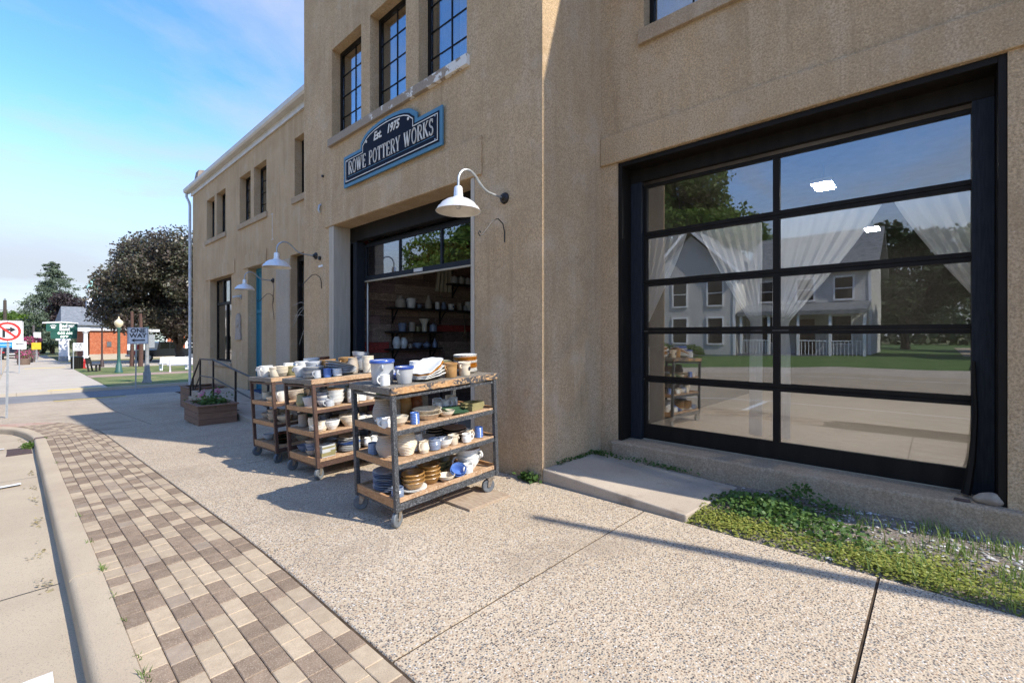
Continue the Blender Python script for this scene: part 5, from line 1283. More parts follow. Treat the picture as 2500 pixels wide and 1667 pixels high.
def cart(base, rot, L, D, steel, label, shim=0.0):
    M4 = Matrix.Translation(base) @ Euler(rot).to_matrix().to_4x4()
    o = empty('rolling_cart', base, label, 'cart', 'rolling ware carts on the pavement'); o.rotation_euler = rot
    B = lambda *a: MB().box(*a)
    for x, y in ((0, 0), (L, 0), (0, D), (L, D)): B(x - .019, x + .019, y - .019, y + .019, .128, 1.043).build('post', steel, o, local=True, bev=.003)
    for z0, z1 in ((.133, .185), (.455, .492), (.722, .758), (1.008, 1.030)):
        for y in (-.004, D + .004): B(.0195, L - .0195, y - .006, y + .006, z0, z1).build('rail', steel, o, local=True)
        for x in (-.004, L + .004): B(x - .006, x + .006, .0195, D - .0195, z0, z1).build('rail', steel, o, local=True)
    for zb, zt, cleat in ((.186, .200, .228), (.480, .500, .516), (.747, .767, .783)):
        sh = B(.012, L - .012, .0225, D / 2 - .002, zb, zt); s0 = sh.build('shelf_board', WOODW, o, local=True, bev=.003)
        B(.012, L - .012, D / 2 + .002, D - .0225, zb, zt).build('shelf_board', WOODW, o, local=True, bev=.003)
        for x in (-.002, L + .002): B(x - .013, x + .013, .021, D - .021, zt - .03 - (cleat - zt) * .5, cleat).build('end_cleat', WOODO, o, local=True, bev=.003)
        if zb < .3:
            for y in (.012, D - .012): B(.021, L - .021, y - .010, y + .010, zt - .012, cleat - .004).build('edge_strip', WOODW, o, local=True, bev=.003)
        else:
            for y in (.010, D - .010): B(.021, L / 2 - .002, y - .011, y + .011, zt - .02, zt + .006).build('edge_strip', WOODW, o, local=True, bev=.003); B(L / 2 + .002, L - .021, y - .011, y + .011, zt - .02, zt + .006).build('edge_strip', WOODW, o, local=True, bev=.003)
    B(-.03, L + .03, -.03, -.003, 1.044, 1.10).build('top_edge', WOODW if steel is STEELR else mat('worn_black_paint_wood', (.40, .215, .09), .75, (.035, .036, .042), 11, (.5, .32, .16), 60, .002, 60, stretch=(.6, 2, 2.4), lo=.44, hi=.52), o, local=True, bev=.006)
    B(-.03, L + .03, -.001, D / 2, 1.044, 1.099).build('top_board', WOODG, o, local=True, bev=.006)
    B(-.03, L + .03, D / 2 + .002, D + .03, 1.044, 1.099).build('top_board', WOODG, o, local=True, bev=.006)
    for k, (x, y) in enumerate(((.03, .03), (L - .06, .03), (.03, D - .03), (L - .06, D - .03))):
        a = rnd.uniform(-50, 50) if k else 25
        drop = max(0.0, x * math.tan(-rot[1]) - (shim if x > .5 else 0))      # packing under the low end of the leaning frame
        c = empty('caster', (x, y, -drop)); c.parent = o; c.rotation_euler = (0, 0, R(a))
        if drop > .004: MB().box(-.035, .035, -.03, .03, .1322, .1325 + drop).build('packing_block', CASTM, c, local=True)
        mb = MB(); mb.lathe([(.0, -.016), (.040, -.016), (.046, -.018), (.058, -.017), (.064, -.010), (.064, .010), (.058, .017), (.046, .018), (.040, .016), (0, .016)], 26); mb.v = [(p[0] - .02, p[2], p[1] + .064) for p in mb.v]
        mb.build('wheel', RUBBER, c, smooth=True, local=True)
        mb = MB(); mb.lathe([(0, -.021), (.014, -.021), (.016, -.017), (.016, .017), (.014, .021), (0, .021)], 14); mb.v = [(p[0] - .02, p[2], p[1] + .064) for p in mb.v]; mb.build('hub', CASTM, c, smooth=True, local=True)
        mb = MB()
        for s_ in (-1, 1): mb.prism([(-.034, .056), (-.006, .056), (.022, .124), (-.024, .124)], 1, s_ * .0225, s_ * .0265)
        mb.box(-.03, .03, -.027, .027, .1242, .132); mb.build('fork', CASTM, c, local=True)
    return M4
FW = 'front'
A = cart((2.02, 3.09, zg(3.2) + .0), (0, R(-2.4), 0), 1.10, .60, STEELB, 'black steel cart of pottery with a worn wooden top beside the block corner', .021)
B_ = cart((2.245, 4.95, zg(5.0)), (R(-2.6), R(-2.4), 0), 1.05, .76, STEELR, 'brown steel pottery cart, the middle one of the three carts')
C_ = cart((2.285, 6.22, zg(6.3)), (R(-2.7), R(-2.4), 0), 1.05, .80, STEELR, 'brown steel rail-side pottery cart, nearest the ramp handrail')
CART_END = C_
onA, onB, onC = ' of the black cart', ' of the middle cart', ' of the rail-side cart'
T0, S2, S3, S4 = 1.101, .769, .502, .202
# --- black cart, top
pot(A, 'crock', .10, .30, T0, 'grey', 'large white crock with cobalt blue rim on top' + onA, .98, 60, rim='cobalt')
pot(A, 'tapercrock', .20, .13, T0, 'grey', 'smaller tapered white crock with cobalt rim on top' + onA, .92, 20, rim='cobalt')
for i, (gz, tl) in enumerate((('white', 5), ('white', 9), ('white', 13), ('amber', 18), ('white', 21))):
    pot(A, 'platter', .46, .17, T0 + .010 + i * .022, gz, 'amber glazed platter tucked in the stack of white platters on top' + onA if gz == 'amber' else ('lowest', 'second', 'third', '', 'topmost')[i] + ' white scalloped platter of the leaning stack on top' + onA, 1.08, 12 + i * 3, (0, -tl), group='white platters stacked on the black cart' if gz == 'white' else None)
pot(A, 'jar', .50, .40, T0, 'white', 'small white jar behind the platter stack on top' + onA, .9, 0)
pot(A, 'tapercrock', .66, .40, T0, 'white', 'white crock with cobalt rim behind the tan crock on top' + onA, .9, 90, rim='cobalt')
pot(A, 'lowbowl', .34, .40, T0, 'cobalt', 'dark blue bowl behind the platter stack on top' + onA, .9)
pot(A, 'minicrock', .68, .12, T0, 'tan', 'caramel tan crock with small lugs on top' + onA, 1.12, 10, sz=1.1)
pot(A, 'shaker', .76, .19, T0, 'amber', 'amber glazed bottle between the tan and beige crocks on top' + onA, 1.1)
pot(A, 'minicrock', .845, .12, T0, 'cream', 'beige crock with dark emblem on top' + onA, 1.06, 15, rim='black', sz=1.1)
stack(A, 'flatpie', .99, .27, T0, ['white', 'white', 'white', 'amber', 'amber', 'amber', 'amber', 'white', 'white', 'amber', 'amber', 'amber', 'white', 'white'], 'the tall amber stack, black cart top', 14, 1.0, dz=.0118)
stack(A, 'flatpie', .78, .40, T0, ['green', 'olive', 'olive', 'green', 'green', 'olive', 'pink'], 'the green stack, black cart top', 9, 1.0, dz=.0125)
# second shelf
pot(A, 'jugvase', .10, .33, S2, 'bisque', 'tan ribbed pitcher at the street end of the upper shelf' + onA, 1.08, 150)
pot(A, 'jar', .25, .40, S2, 'bisque', 'tall tan ribbed jar on the upper shelf' + onA, 1.12)
pot(A, 'jar', .37, .40, S2, 'tan', 'caramel ribbed jar on the upper shelf' + onA, 1.05)
pot(A, 'jar', .50, .42, S2, 'rust', 'rust brown ribbed jar on the upper shelf' + onA, 1.10)
pot(A, 'bowl', .12, .12, S2, 'cream', 'cream ribbed bowl at the corner of the upper shelf' + onA, .95)
pot(A, 'minicrock', .03, .24, S2, 'white', 'small white pot behind the corner post on the upper shelf' + onA, .6)
pot(A, 'cup', .245, .07, S2, 'blue', 'blue cup by the corner post on the upper shelf' + onA, .95)
stack(A, 'pie', .435, .16, S2, 'cream', 'the pair on the upper shelf' + onA, 2, 1.0, dz=.036)
for i, (x, y, r) in enumerate(((.66, .30, 200), (.77, .33, 330), (.90, .36, 250))): pot(A, 'mug', x, y, S2, 'white', 'white mug ' + ('nearest the pie dishes', 'between two white mugs', 'behind the olive dishes')[i] + ' on the upper shelf' + onA, 1.02, r, group='white mugs on the black cart')
pot(A, 'platter', .72, .13, S2 + .012, 'green', 'dark green platter leaning on the upper shelf' + onA, .85, 5, (14, 6))
pot(A, 'square', .93, .14, S2, 'olive', 'olive square baking dish with tab handles on the upper shelf' + onA, .95, 8)
pot(A, 'square', .955, .15, S2 + .022, 'olive', 'upper olive square baking dish stacked in another on the upper shelf' + onA, .95, 4)
# third shelf
pot(A, 'vase', .22, .17, S3, 'cream', 'large cream ribbed vase on the middle shelf' + onA, 1.12)
pot(A, 'vase', .345, .22, S3, 'white', 'shorter white ribbed vase on the middle shelf' + onA, .98, sz=.8)
pot(A, 'vase', .08, .26, S3, 'bisque', 'grey tan ribbed vase at the street end of the middle shelf' + onA, .98)
pot(A, 'cup', .05, .41, S3, 'slate', 'slate blue cup at the back of the middle shelf' + onA, 1.0)
pot(A, 'lowbowl', .18, .42, S3, 'slate', 'slate blue bowl at the back of the middle shelf' + onA, .9)
pot(A, 'jar', .40, .40, S3, 'bisque', 'tall tan jar at the back of the middle shelf' + onA, 1.28)
pot(A, 'softmug', .455, .10, S3, 'slate', 'slate blue soup mug on the middle shelf' + onA, 1.15, -15)
stack(A, 'smallplate', .54, .32, S3, ['slate', 'slate', 'cream', 'brown'], 'the short stack, middle shelf' + onA, 7, .98)
stack(A, 'smallplate', .70, .40, S3, ['brown', 'cream', 'brown'], 'the rear stack, middle shelf' + onA, 12, 1.15)
stack(A, 'plate', .80, .24, S3, ['brown', 'brown', 'bisque'], 'the widest stack, middle shelf' + onA, 12, .98, dz=.0082)
pot(A, 'softmug', .79, .06, S3, 'white', 'white mug with blue sprig on the middle shelf' + onA, .9, -20)
pot(A, 'cup', .98, .10, S3, 'blue', 'blue cup at the wall end of the middle shelf' + onA, 1.0)
# bottom shelf
stack(A, 'plate', .12, .30, S4, ['slate', 'slate', 'slate', 'grey'], 'the tall stack, bottom shelf' + onA, 12, 1.10, dz=.0125)
stack(A, 'plate', .25, .13, S4, 'white', 'the lower pair, bottom shelf' + onA, 2, 1.0)
stack(A, 'honeybowl', .25, .13, S4 + .024, 'honey', 'the plated stack, bottom shelf' + onA, 3, .92, dz=.036)
stack(A, 'honeybowl', .45, .18, S4, 'honey', 'the four, bottom shelf' + onA, 4, .95, dz=.036)
stack(A, 'pie', .66, .34, S4, 'olive', 'the stack, bottom shelf' + onA, 3, 1.0, dz=.034)
pot(A, 'lowbowl', .705, .10, S4 + .018, 'blue', 'bright blue bowl tipped over on the bottom shelf' + onA, .78, 0, (28, -14), sz=1.2)
pot(A, 'lowbowl', .72, .11, S4 + .030, 'blue', 'second blue bowl nested in the tipped one, bottom shelf' + onA, .76, 0, (28, -14), sz=1.2)
stack(A, 'batter', .93, .20, S4, 'white', 'the pair, bottom shelf' + onA, 2, 1.08, dz=.055)

# --- middle (brown) cart
pot(B_, 'crock', .20, .42, T0, 'grey', 'white stoneware crock at the back on top' + onB, .9, 90)
pot(B_, 'crock', .38, .44, T0, 'tan', 'brown stoneware crock at the back on top' + onB, .95, 0)
stack(B_, 'plate', .10, .20, T0, ['white', 'grey', 'grey', 'slate'], 'the street end stack, middle cart top', 10, 1.0, dz=.012)
stack(B_, 'plate', .26, .34, T0, ['white', 'slate'], 'the rear stack, middle cart top', 8, .9, dz=.012)
for i, (gz, tl) in enumerate((('grey', 0), ('grey', 3), ('grey', 7), ('grey', 10), ('grey', 14), ('cream', 18))):
    pot(B_, 'platter', .42, .20, T0 + .006 + i * .020, gz, 'cream scalloped platter lying on the grey stack on top' + onB if gz == 'cream' else ORD[i] + ' grey fluted platter of the leaning stack on top' + onB, 1.15, -6 + i * 2, (0, tl), group='grey platters stacked on the brown cart' if gz == 'grey' else None)
pot(B_, 'mug', .20, .08, T0, 'blue', 'blue mug standing by itself on top' + onB, 1.06, 10)
pot(B_, 'mug', .09, .09, T0, 'grey', 'grey mug beside the blue mug on top' + onB, .95, 200)
pot(B_, 'jugvase', .60, .24, T0, 'bisque', 'grey tan pitcher beside the platter stack on top' + onB, 1.0, 200)
pot(B_, 'jar', .74, .12, T0, 'cream', 'cream ribbed jar beside the grey pitcher on top' + onB, 1.2, 0)
pot(B_, 'crock', .62, .42, T0, 'tan', 'caramel crock with lug handles on top' + onB, 1.0, 200)
pot(B_, 'lowbowl', .80, .42, T0 + .16, 'grey', 'grey ribbed bowl perched on stacked ware on top' + onB, 1.15, 0, (0, 10), sz=1.3)
stack(B_, 'lowbowl', .80, .42, T0, 'grey', 'the wall end stack, middle cart top', 6, 1.05, dz=.025)
pot(B_, 'softmug', .92, .15, T0, 'white', 'white soup mug at the wall end on top' + onB, 1.1)
# shelves
pot(B_, 'tapercrock', .07, .30, S2, 'grey', 'grey tapered pot at the street end of the upper shelf' + onB, .78)
stack(B_, 'bowl', .17, .17, S2, ['grey', 'white', 'slate'], 'the tall stack, upper shelf' + onB, 7, .72, dz=.024)
pot(B_, 'softmug', .20, .06, S2, 'grey', 'pale grey soup mug by the corner post on the upper shelf' + onB, 1.0, 180)
stack(B_, 'bowl', .30, .12, S2, 'white', 'the post-side stack, upper shelf' + onB, 3, 1.10, dz=.04)
pot(B_, 'lowbowl', .30, .12, S2 + .130, 'tan', 'tan bowl on the white bowls, upper shelf' + onB, 1.05, 0, (0, 8))
stack(B_, 'softmug', .50, .10, S2, 'white', 'the pair, upper shelf' + onB, 2, 1.25, dz=.055)
pot(B_, 'softmug', .62, .12, S2, 'white', 'white soup mug beside the stacked pair on the upper shelf' + onB, 1.2, 20)
pot(B_, 'batter', .74, .15, S2, 'white', 'white batter bowl at the wall end of the upper shelf' + onB, .95)
pot(B_, 'pitcher', .05, .44, S2, 'olive', 'olive creamer at the back of the upper shelf' + onB, 1.3)
pot(B_, 'lowbowl', .86, .20, S2, 'green', 'dark green bowl at the wall end of the upper shelf' + onB, 1.0)
pot(B_, 'bottle', .16, .44, S2, 'tan', 'brown bottle at the back of the upper shelf' + onB, .8)
stack(B_, 'softmug', .08, .24, S3, 'cream', 'the pair, middle shelf' + onB, 2, 1.1, dz=.055)
pot(B_, 'pitcher', .13, .14, S3, 'cream', 'cream creamer on the middle shelf' + onB, 1.0, 160)
pot(B_, 'jugvase', .20, .26, S3, 'slate', 'slate grey pitcher with large handle on the middle shelf' + onB, .85, 200)
pot(B_, 'batter', .235, .12, S3, 'white', 'white ribbed batter bowl by the corner post on the middle shelf' + onB, .85, 190)
pot(B_, 'batter', .46, .14, S3, 'cream', 'cream ribbed batter bowl with handle and spout on the middle shelf' + onB, 1.05, 5)
stack(B_, 'smallplate', .45, .42, S3, 'brown', 'the rear stack, middle shelf' + onB, 8, 1.2)
pot(B_, 'minicrock', .72, .16, S3, 'white', 'small white pot on the middle shelf' + onB, .7)
for i, x in enumerate((.64, .73)): pot(B_, 'pitcher', x, .07, S4 + .03, 'white', ('street-side', 'wall-side')[i] + ' white creamer of the pair on the bottom shelf' + onB, .85, 10, group='white creamers on the brown cart')
stack(B_, 'bowl', .10, .34, S4, ['bisque', 'slate', 'slate', 'bisque'], 'the bowl stack, bottom shelf' + onB, 4, .95, dz=.040)
stack(B_, 'square', .16, .15, S4, ['grey', 'olive', 'olive', 'grey', 'olive'], 'the square stack, bottom shelf' + onB, 6, .9, dz=.022)
stack(B_, 'plate', .46, .17, S4, ['grey', 'white', 'grey', 'white', 'white', 'grey', 'blue', 'blue', 'blue'], 'the blue topped stack, bottom shelf' + onB, 14, 1.08, (0, 10), dz=.0105)
stack(B_, 'plate', .72, .25, S4, 'cream', 'the low stack, bottom shelf' + onB, 4, 1.0)

# --- far brown cart
pot(C_, 'tapercrock', .05, .36, T0, 'white', 'white crock at the street end on top' + onC, .8, 30)
pot(C_, 'minicrock', .09, .16, T0, 'cream', 'cream patterned pot on top' + onC, 1.0, 0)
stack(C_, 'bowl', .18, .14, T0, 'cream', 'the pair on top' + onC, 2, 1.05)
pot(C_, 'minicrock', .27, .07, T0, 'olive', 'olive gold pot with dark vine pattern on top' + onC, .95, 0, rim='black')
for i, (x, y, r) in enumerate(((.24, .30, 90), (.16, .40, 200), (.34, .38, 20), (.44, .42, 300))): pot(C_, 'softmug', x, y, T0, 'white', 'white soup mug ' + ('behind the cream bowls', 'beside the street end crock', 'behind the stacked mugs', 'behind the lugged crock')[i] + ' on top' + onC, 1.25, r, group='white soup mugs on the far brown cart')
stack(C_, 'softmug', .30, .24, T0, 'white', 'the pair on top' + onC, 2, 1.1, dz=.05)
pot(C_, 'tapercrock', .45, .14, T0, 'white', 'white crock with dark lug handle on top' + onC, .95, 200)
pot(C_, 'crock', .60, .20, T0, 'white', 'larger white crock behind the plates on top' + onC, .85, 10)
pot(C_, 'platter', .86, .25, T0, 'tan', 'brown platter at the wall end on top' + onC, 1.0, 0)
pot(C_, 'crock', .85, .42, T0, 'rust', 'brown crock at the wall end on top' + onC, .85, 0)
pot(C_, 'bowl', .08, .30, S2, 'cream', 'cream bowl at the street end of the upper shelf' + onC, .85)
pot(C_, 'tapercrock', .15, .16, S2, 'white', 'white bellied pot on the upper shelf' + onC, .9)
pot(C_, 'batter', .32, .16, S2, 'bisque', 'large tan ribbed bowl on the upper shelf' + onC, 1.1)
pot(C_, 'batter', .58, .18, S2, 'cream', 'cream ribbed bowl at the middle of the upper shelf' + onC, 1.0)
pot(C_, 'bowl', .78, .2, S2, 'cream', 'cream bowl at the wall end of the upper shelf' + onC, 1.0)
stack(C_, 'bowl', .09, .30, S3, 'bisque', 'the stack, middle shelf' + onC, 3, .9, dz=.05)
pot(C_, 'bowl', .15, .10, S3, 'cream', 'cream ribbed bowl at the front of the middle shelf' + onC, 1.1)
pot(C_, 'batter', .33, .20, S3, 'bisque', 'large tan bowl on the middle shelf' + onC, 1.0)
pot(C_, 'lowbowl', .55, .16, S3, 'green', 'green bowl on the middle shelf' + onC, 1.0)
stack(C_, 'smallplate', .60, .3, S3, 'bisque', 'the plate stack, middle shelf' + onC, 6, 1.1)
stack(C_, 'plate', .17, .25, S4, ['brown', 'brown', 'green', 'brown', 'rust', 'green'], 'the tall stack, bottom shelf' + onC, 11, .98, dz=.012)
stack(C_, 'pie', .42, .17, S4, ['cream', 'cream', 'grey'], 'the scalloped stack, bottom shelf' + onC, 4, .95, dz=.03)
stack(C_, 'plate', .70, .20, S4, ['grey', 'brown'], 'the wall end stack, bottom shelf' + onC, 6, .95)
# back and middle rows that crowd the shelves
pot(A, 'bowl', .56, .10, S3, 'white', 'white ribbed bowl beside the slate soup mug on the middle shelf' + onA, .95)
pot(A, 'minicrock', .66, .09, S3, 'cream', 'small cream crock left of the sprig mug, middle shelf' + onA, .85)
pot(A, 'softmug', .90, .16, S3, 'cream', 'cream soup mug beside the blue cup on the middle shelf' + onA, .95)
pot(A, 'pitcher', .34, .09, S3, 'cream', 'cream creamer before the vases on the middle shelf' + onA, .9, 200)
pot(A, 'softmug', .07, .09, S4, 'slate', 'slate soup mug at the corner of the bottom shelf' + onA, 1.0)
pot(A, 'lowbowl', .575, .10, S4, 'cream', 'low cream bowl between honey dishes and blue bowl, bottom shelf' + onA, .85)
pot(A, 'softmug', .82, .09, S4, 'white', 'white soup mug before the batter bowls on the bottom shelf' + onA, 1.0, 200)
pot(A, 'softmug', .02, .12, S2, 'white', 'white soup mug at the street corner of the upper shelf' + onA, .95, 160)
pot(A, 'lowbowl', .60, .10, S2, 'cream', 'low cream bowl beside the pie dishes on the upper shelf' + onA, .8)
pot(A, 'mug', .03, .15, T0, 'white', 'white mug at the street corner on top' + onA, .95, 170)
pot(A, 'lowbowl', .57, .30, T0, 'white', 'low white bowl between platters and tan crock on top' + onA, .9)
pot(B_, 'softmug', .31, .06, T0, 'white', 'white soup mug beside the blue mug on top' + onB, 1.05, 30)
pot(B_, 'bowl', .86, .20, T0, 'cream', 'cream bowl behind the white soup mug on top' + onB, 1.1)
pot(B_, 'bowl', .08, .12, S3, 'white', 'white bowl at the street corner of the middle shelf' + onB, .9)
pot(B_, 'softmug', .60, .12, S3, 'white', 'white soup mug beside the cream batter bowl on the middle shelf' + onB, 1.15, 10)
pot(C_, 'softmug', .36, .08, T0, 'cream', 'cream soup mug beside the olive pot on top' + onC, 1.1, 20)
stack(C_, 'plate', .70, .14, T0, ['grey', 'white'], 'the wall end stack on top' + onC, 6, 1.0, dz=.012)
def row(M4, on, shelf, z, y, items, x0, x1, rowname='back row'):
    n = len(items)
    if rowname == 'back row': y = {onA: .51, onB: .66, onC: .70}[on]
    for i, (kind, gz_, sc) in enumerate(items):
        x = x0 + (x1 - x0) * (i + .5) / n
        pot(M4, kind, x, y + rnd.uniform(-.012, .012), z, gz_, GW.get(gz_, gz_) + ' ' + NAME[kind].replace('_', ' ') + ', ' + (ORD[i] if i else 'first') + ' from the street, ' + rowname + ', ' + shelf + on, sc)
row(A, onA, 'middle shelf', S3, .43, [('mug', 'white', .9), ('softmug', 'cream', .9), ('jar', 'bisque', .7), ('softmug', 'slate', 1.0)], .50, 1.08)
row(A, onA, 'bottom shelf', S4, .43, [('lowbowl', 'grey', .9), ('bowl', 'white', .95), ('bowl', 'cream', .9), ('lowbowl', 'slate', 1), ('bowl', 'cream', .95)], .18, 1.08)
row(A, onA, 'upper shelf', S2, .44, [('jar', 'bisque', .8), ('softmug', 'white', 1.0), ('mug', 'cream', 1.0)], .58, 1.06)
row(B_, onB, 'upper shelf', S2, .56, [('jar', 'bisque', .8), ('tapercrock', 'grey', .8), ('softmug', 'white', 1.2), ('bowl', 'cream', 1), ('jar', 'olive', .9), ('bowl', 'white', 1)], .06, 1.0)
row(B_, onB, 'upper shelf', S2, .34, [('softmug', 'grey', 1.1), ('bowl', 'white', .9), ('minicrock', 'cream', 1.1), ('softmug', 'white', 1.1), ('bowl', 'grey', .9)], .16, .98, 'centre row')
row(B_, onB, 'middle shelf', S3, .56, [('jar', 'bisque', .9), ('bowl', 'cream', 1), ('jugvase', 'slate', .8), ('bowl', 'bisque', 1), ('softmug', 'white', 1.1), ('jar', 'bisque', .9)], .06, 1.0)
row(B_, onB, 'middle shelf', S3, .36, [('softmug', 'cream', 1.1), ('bowl', 'white', 1), ('softmug', 'slate', 1.1), ('bowl', 'cream', .95)], .30, 1.0, 'centre row')
row(B_, onB, 'bottom shelf', S4, .52, [('bowl', 'slate', 1), ('minicrock', 'grey', 1.2), ('bowl', 'grey', 1), ('lowbowl', 'cream', 1), ('bowl', 'white', 1), ('minicrock', 'slate', 1.1)], .06, 1.0)
row(C_, onC, 'upper shelf', S2, .46, [('softmug', 'cream', 1.2), ('bowl', 'white', 1), ('jar', 'bisque', .8), ('bowl', 'cream', 1), ('softmug', 'white', 1.2)], .06, 1.0)
row(C_, onC, 'middle shelf', S3, .48, [('bowl', 'bisque', 1), ('softmug', 'cream', 1.1), ('bowl', 'cream', 1), ('minicrock', 'grey', 1.1), ('bowl', 'bisque', 1)], .06, 1.0)
row(C_, onC, 'bottom shelf', S4, .50, [('bowl', 'grey', 1), ('lowbowl', 'brown', 1), ('bowl', 'cream', 1), ('minicrock', 'tan', 1.1), ('bowl', 'white', 1)], .06, 1.0)
row(C_, onC, 'top', T0, .54, [('minicrock', 'white', 1.0), ('bowl', 'white', 1), ('softmug', 'cream', 1.2), ('tapercrock', 'white', .8), ('bowl', 'grey', 1), ('softmug', 'white', 1.2)], .04, .95)
row(B_, onB, 'top', T0, .58, [('tapercrock', 'white', .85), ('softmug', 'white', 1.2), ('minicrock', 'tan', 1.2), ('bowl', 'grey', 1.1), ('tapercrock', 'bisque', .9)], .04, .98)
row(C_, onC, 'upper shelf', S2, .34, [('softmug', 'white', 1.2), ('bowl', 'cream', 1.05), ('bowl', 'bisque', 1), ('softmug', 'cream', 1.2), ('bowl', 'white', 1)], .10, 1.0, 'centre row')
row(C_, onC, 'middle shelf', S3, .38, [('bowl', 'cream', 1.05), ('softmug', 'bisque', 1.1), ('bowl', 'white', 1.05), ('bowl', 'cream', 1), ('softmug', 'white', 1.2)], .10, 1.0, 'centre row')
row(A, onA, 'top', T0, .50, [('bowl', 'white', 1.0), ('softmug', 'white', 1.1), ('bowl', 'slate', 1.0), ('lowbowl', 'white', 1.1), ('minicrock', 'bisque', 1.1)], .18, 1.0)
row(B_, onB, 'bottom shelf', S4, .38, [('bowl', 'slate', 1), ('lowbowl', 'olive', 1), ('bowl', 'grey', 1), ('bowl', 'white', 1)], .26, 1.0, 'centre row')
# board under the black cart's wheels
pb = MB().box(2.62, 3.12, 2.92, 3.34, zg(3.1) + .001, zg(3.1) + .022)
top(pb, 'plywood_board', PLANKW, (2.9, 3.1, 0), 'thin weathered plywood board lying under a wheel of the black cart', 'board', bev=.002)

# ------------------------------------------------------------------ inside the pottery doorway
I4 = Matrix.Identity(4)
SHW = mat('shelf_black_wood', (.018, .014, .012), .6, (.03, .024, .02), 10)
def wall_shelf(x0, x1, z, label, brk):
    o = empty('wall_shelf', ((x0 + x1) / 2, WALLY - .02, z), label, 'shelf', 'black shelves on the plank wall')
    MB().box(x0, x1, WALLY - .27, WALLY - .024, z - .028, z).build('shelf_board', SHW, o, bev=.003)
    for x in brk:
        mb = MB(); mb.bar((x, WALLY - .035, z - .03), (x, WALLY - .035, z - .30), .025); mb.bar((x, WALLY - .22, z - .04), (x, WALLY - .04, z - .25), .02); mb.build('bracket', IRON, o)
wall_shelf(4.80, 7.35, 2.03, 'long black shelf of crocks and jugs on the plank wall', (4.95, 6.1, 7.1))
wall_shelf(4.78, 6.0, 1.57, 'short black shelf with plates and crocks under the long shelf', (4.95, 5.85))
wall_shelf(4.78, 6.0, 1.24, 'lowest black shelf with white vases on the plank wall', (4.95, 5.85))
wall_shelf(6.25, 7.6, 2.60, 'high black shelf holding a row of canisters', (6.45, 7.4))
yy = WALLY - .15
for kind, x, gz, lb, sc, rim in (('jug', 5.06, 'bisque', 'beige jug with a loop handle', 1.1, None), ('crock', 5.30, 'white', 'white crock with blue brushwork', .95, None), ('minicrock', 5.50, 'slate', 'small grey crock', .8, None), ('bottle', 5.72, 'bisque', 'tall tan bottle with a narrow neck', 1.15, None),
        ('jar', 5.95, 'white', 'slim white jar', .9, None), ('shaker', 6.12, 'slate', 'tall blue shaker', 1.6, None), ('minicrock', 6.32, 'white', 'small white crock with blue flowers', 1.25, 'cobalt'), ('jar', 6.56, 'bisque', 'dull tan jar', .95, None), ('mug', 6.72, 'grey', 'grey mug', 1.2, None), ('jar', 6.80, 'white', 'tall white jar', 1.2, None), ('shaker', 7.0, 'white', 'white shaker', 1.2, None), ('shaker', 7.15, 'cobalt', 'dark blue shaker', 1.2, None), ('minicrock', 7.27, 'slate', 'slate crock', 1, None)):
    pot(I4, kind, x, yy, 2.032, gz, lb + ' on the long black shelf', sc, 0, rim=rim)
for kind, x, gz, lb, sc in (('crock', 5.10, 'slate', 'blue painted crock', .80), ('jar', 5.32, 'bisque', 'dark tan jar with brushwork', 1.1), ('mug', 5.46, 'olive', 'olive mug', 1.1), ('funnel', 5.62, 'cream', 'flared cream vase', 1.25), ('canister', 5.84, 'slate', 'grey lidded canister', 1.0)):
    pot(I4, kind, x, yy, 1.572, gz, lb + ' on the short black shelf', sc, 0)
for kind, x, gz, lb, sc in (('egg', 4.97, 'white', 'slender white vase', 1.25), ('egg', 5.13, 'white', 'bellied white vase', 1.15), ('mug', 5.28, 'bisque', 'small tan mug', .9), ('batter', 5.46, 'slate', 'blue painted mixing bowl', .85), ('teapot', 5.68, 'slate', 'blue painted teapot', .9), ('bottle', 5.88, 'slate', 'blue grey bottle', .8)):
    pot(I4, kind, x, yy, 1.242, gz, lb + ' on the lowest black shelf', sc, 180)
for i in range(6): pot(I4, 'canister', 6.40 + i * .19, yy, 2.602, 'grey', 'plain grey canister, ' + ('first', 'second', 'third', 'fourth', 'fifth', 'sixth')[i] + ' from the linen cloth on the high black shelf', 1.0 + .05 * (i % 2), 0, group='canisters on the high shelf')
mb = MB(); n = 14; vs = []
for i in range(n + 1):
    x = 6.05 + .34 * i / n; dy = .02 * math.sin(i * 1.7)
    vs += [(x - .10 * (1 - i / n), WALLY - .05 + dy, 2.42), (x, WALLY - .05 + dy, 3.05)]
mb.add(vs, [(2 * i, 2 * i + 2, 2 * i + 3, 2 * i + 1) for i in range(n)])
top(mb, 'linen_cloth', mat('linen', (.45, .40, .30), .9), (6.2, WALLY - .05, 2.42), 'beige linen cloth hanging on the plank wall beside the high shelf', 'cloth', smooth=True)
g2 = np.random.default_rng(31)
top_fl = empty('dried_flowers', (6.75, WALLY - .08, 1.55), 'bunch of dried flowers hanging on the plank wall', 'dried flowers')
leaf_mesh('blossoms', np.stack([6.75 + g2.normal(0, .06, 120), WALLY - .10 + g2.normal(0, .02, 120), 1.45 + g2.normal(0, .09, 120)], 1), .03, mat('dry_petal', (.32, .24, .16), .9), top_fl, seed=32)
MB().tube([(6.75, WALLY - .06, 1.95), (6.76, WALLY - .08, 1.7), (6.75, WALLY - .1, 1.45)], .012, 6).build('stems', mat('dry_stem', (.2, .15, .09), .9), top_fl)
wt = empty('work_table', (5.0, 5.2, 0), 'grey work table standing inside the pottery doorway', 'table')
MB().box(4.45, 5.75, 4.55, 5.75, .80, .85).build('table_top', mat('table_grey', (.14, .15, .17), .6, (.1, .11, .12), 6), wt, bev=.004)
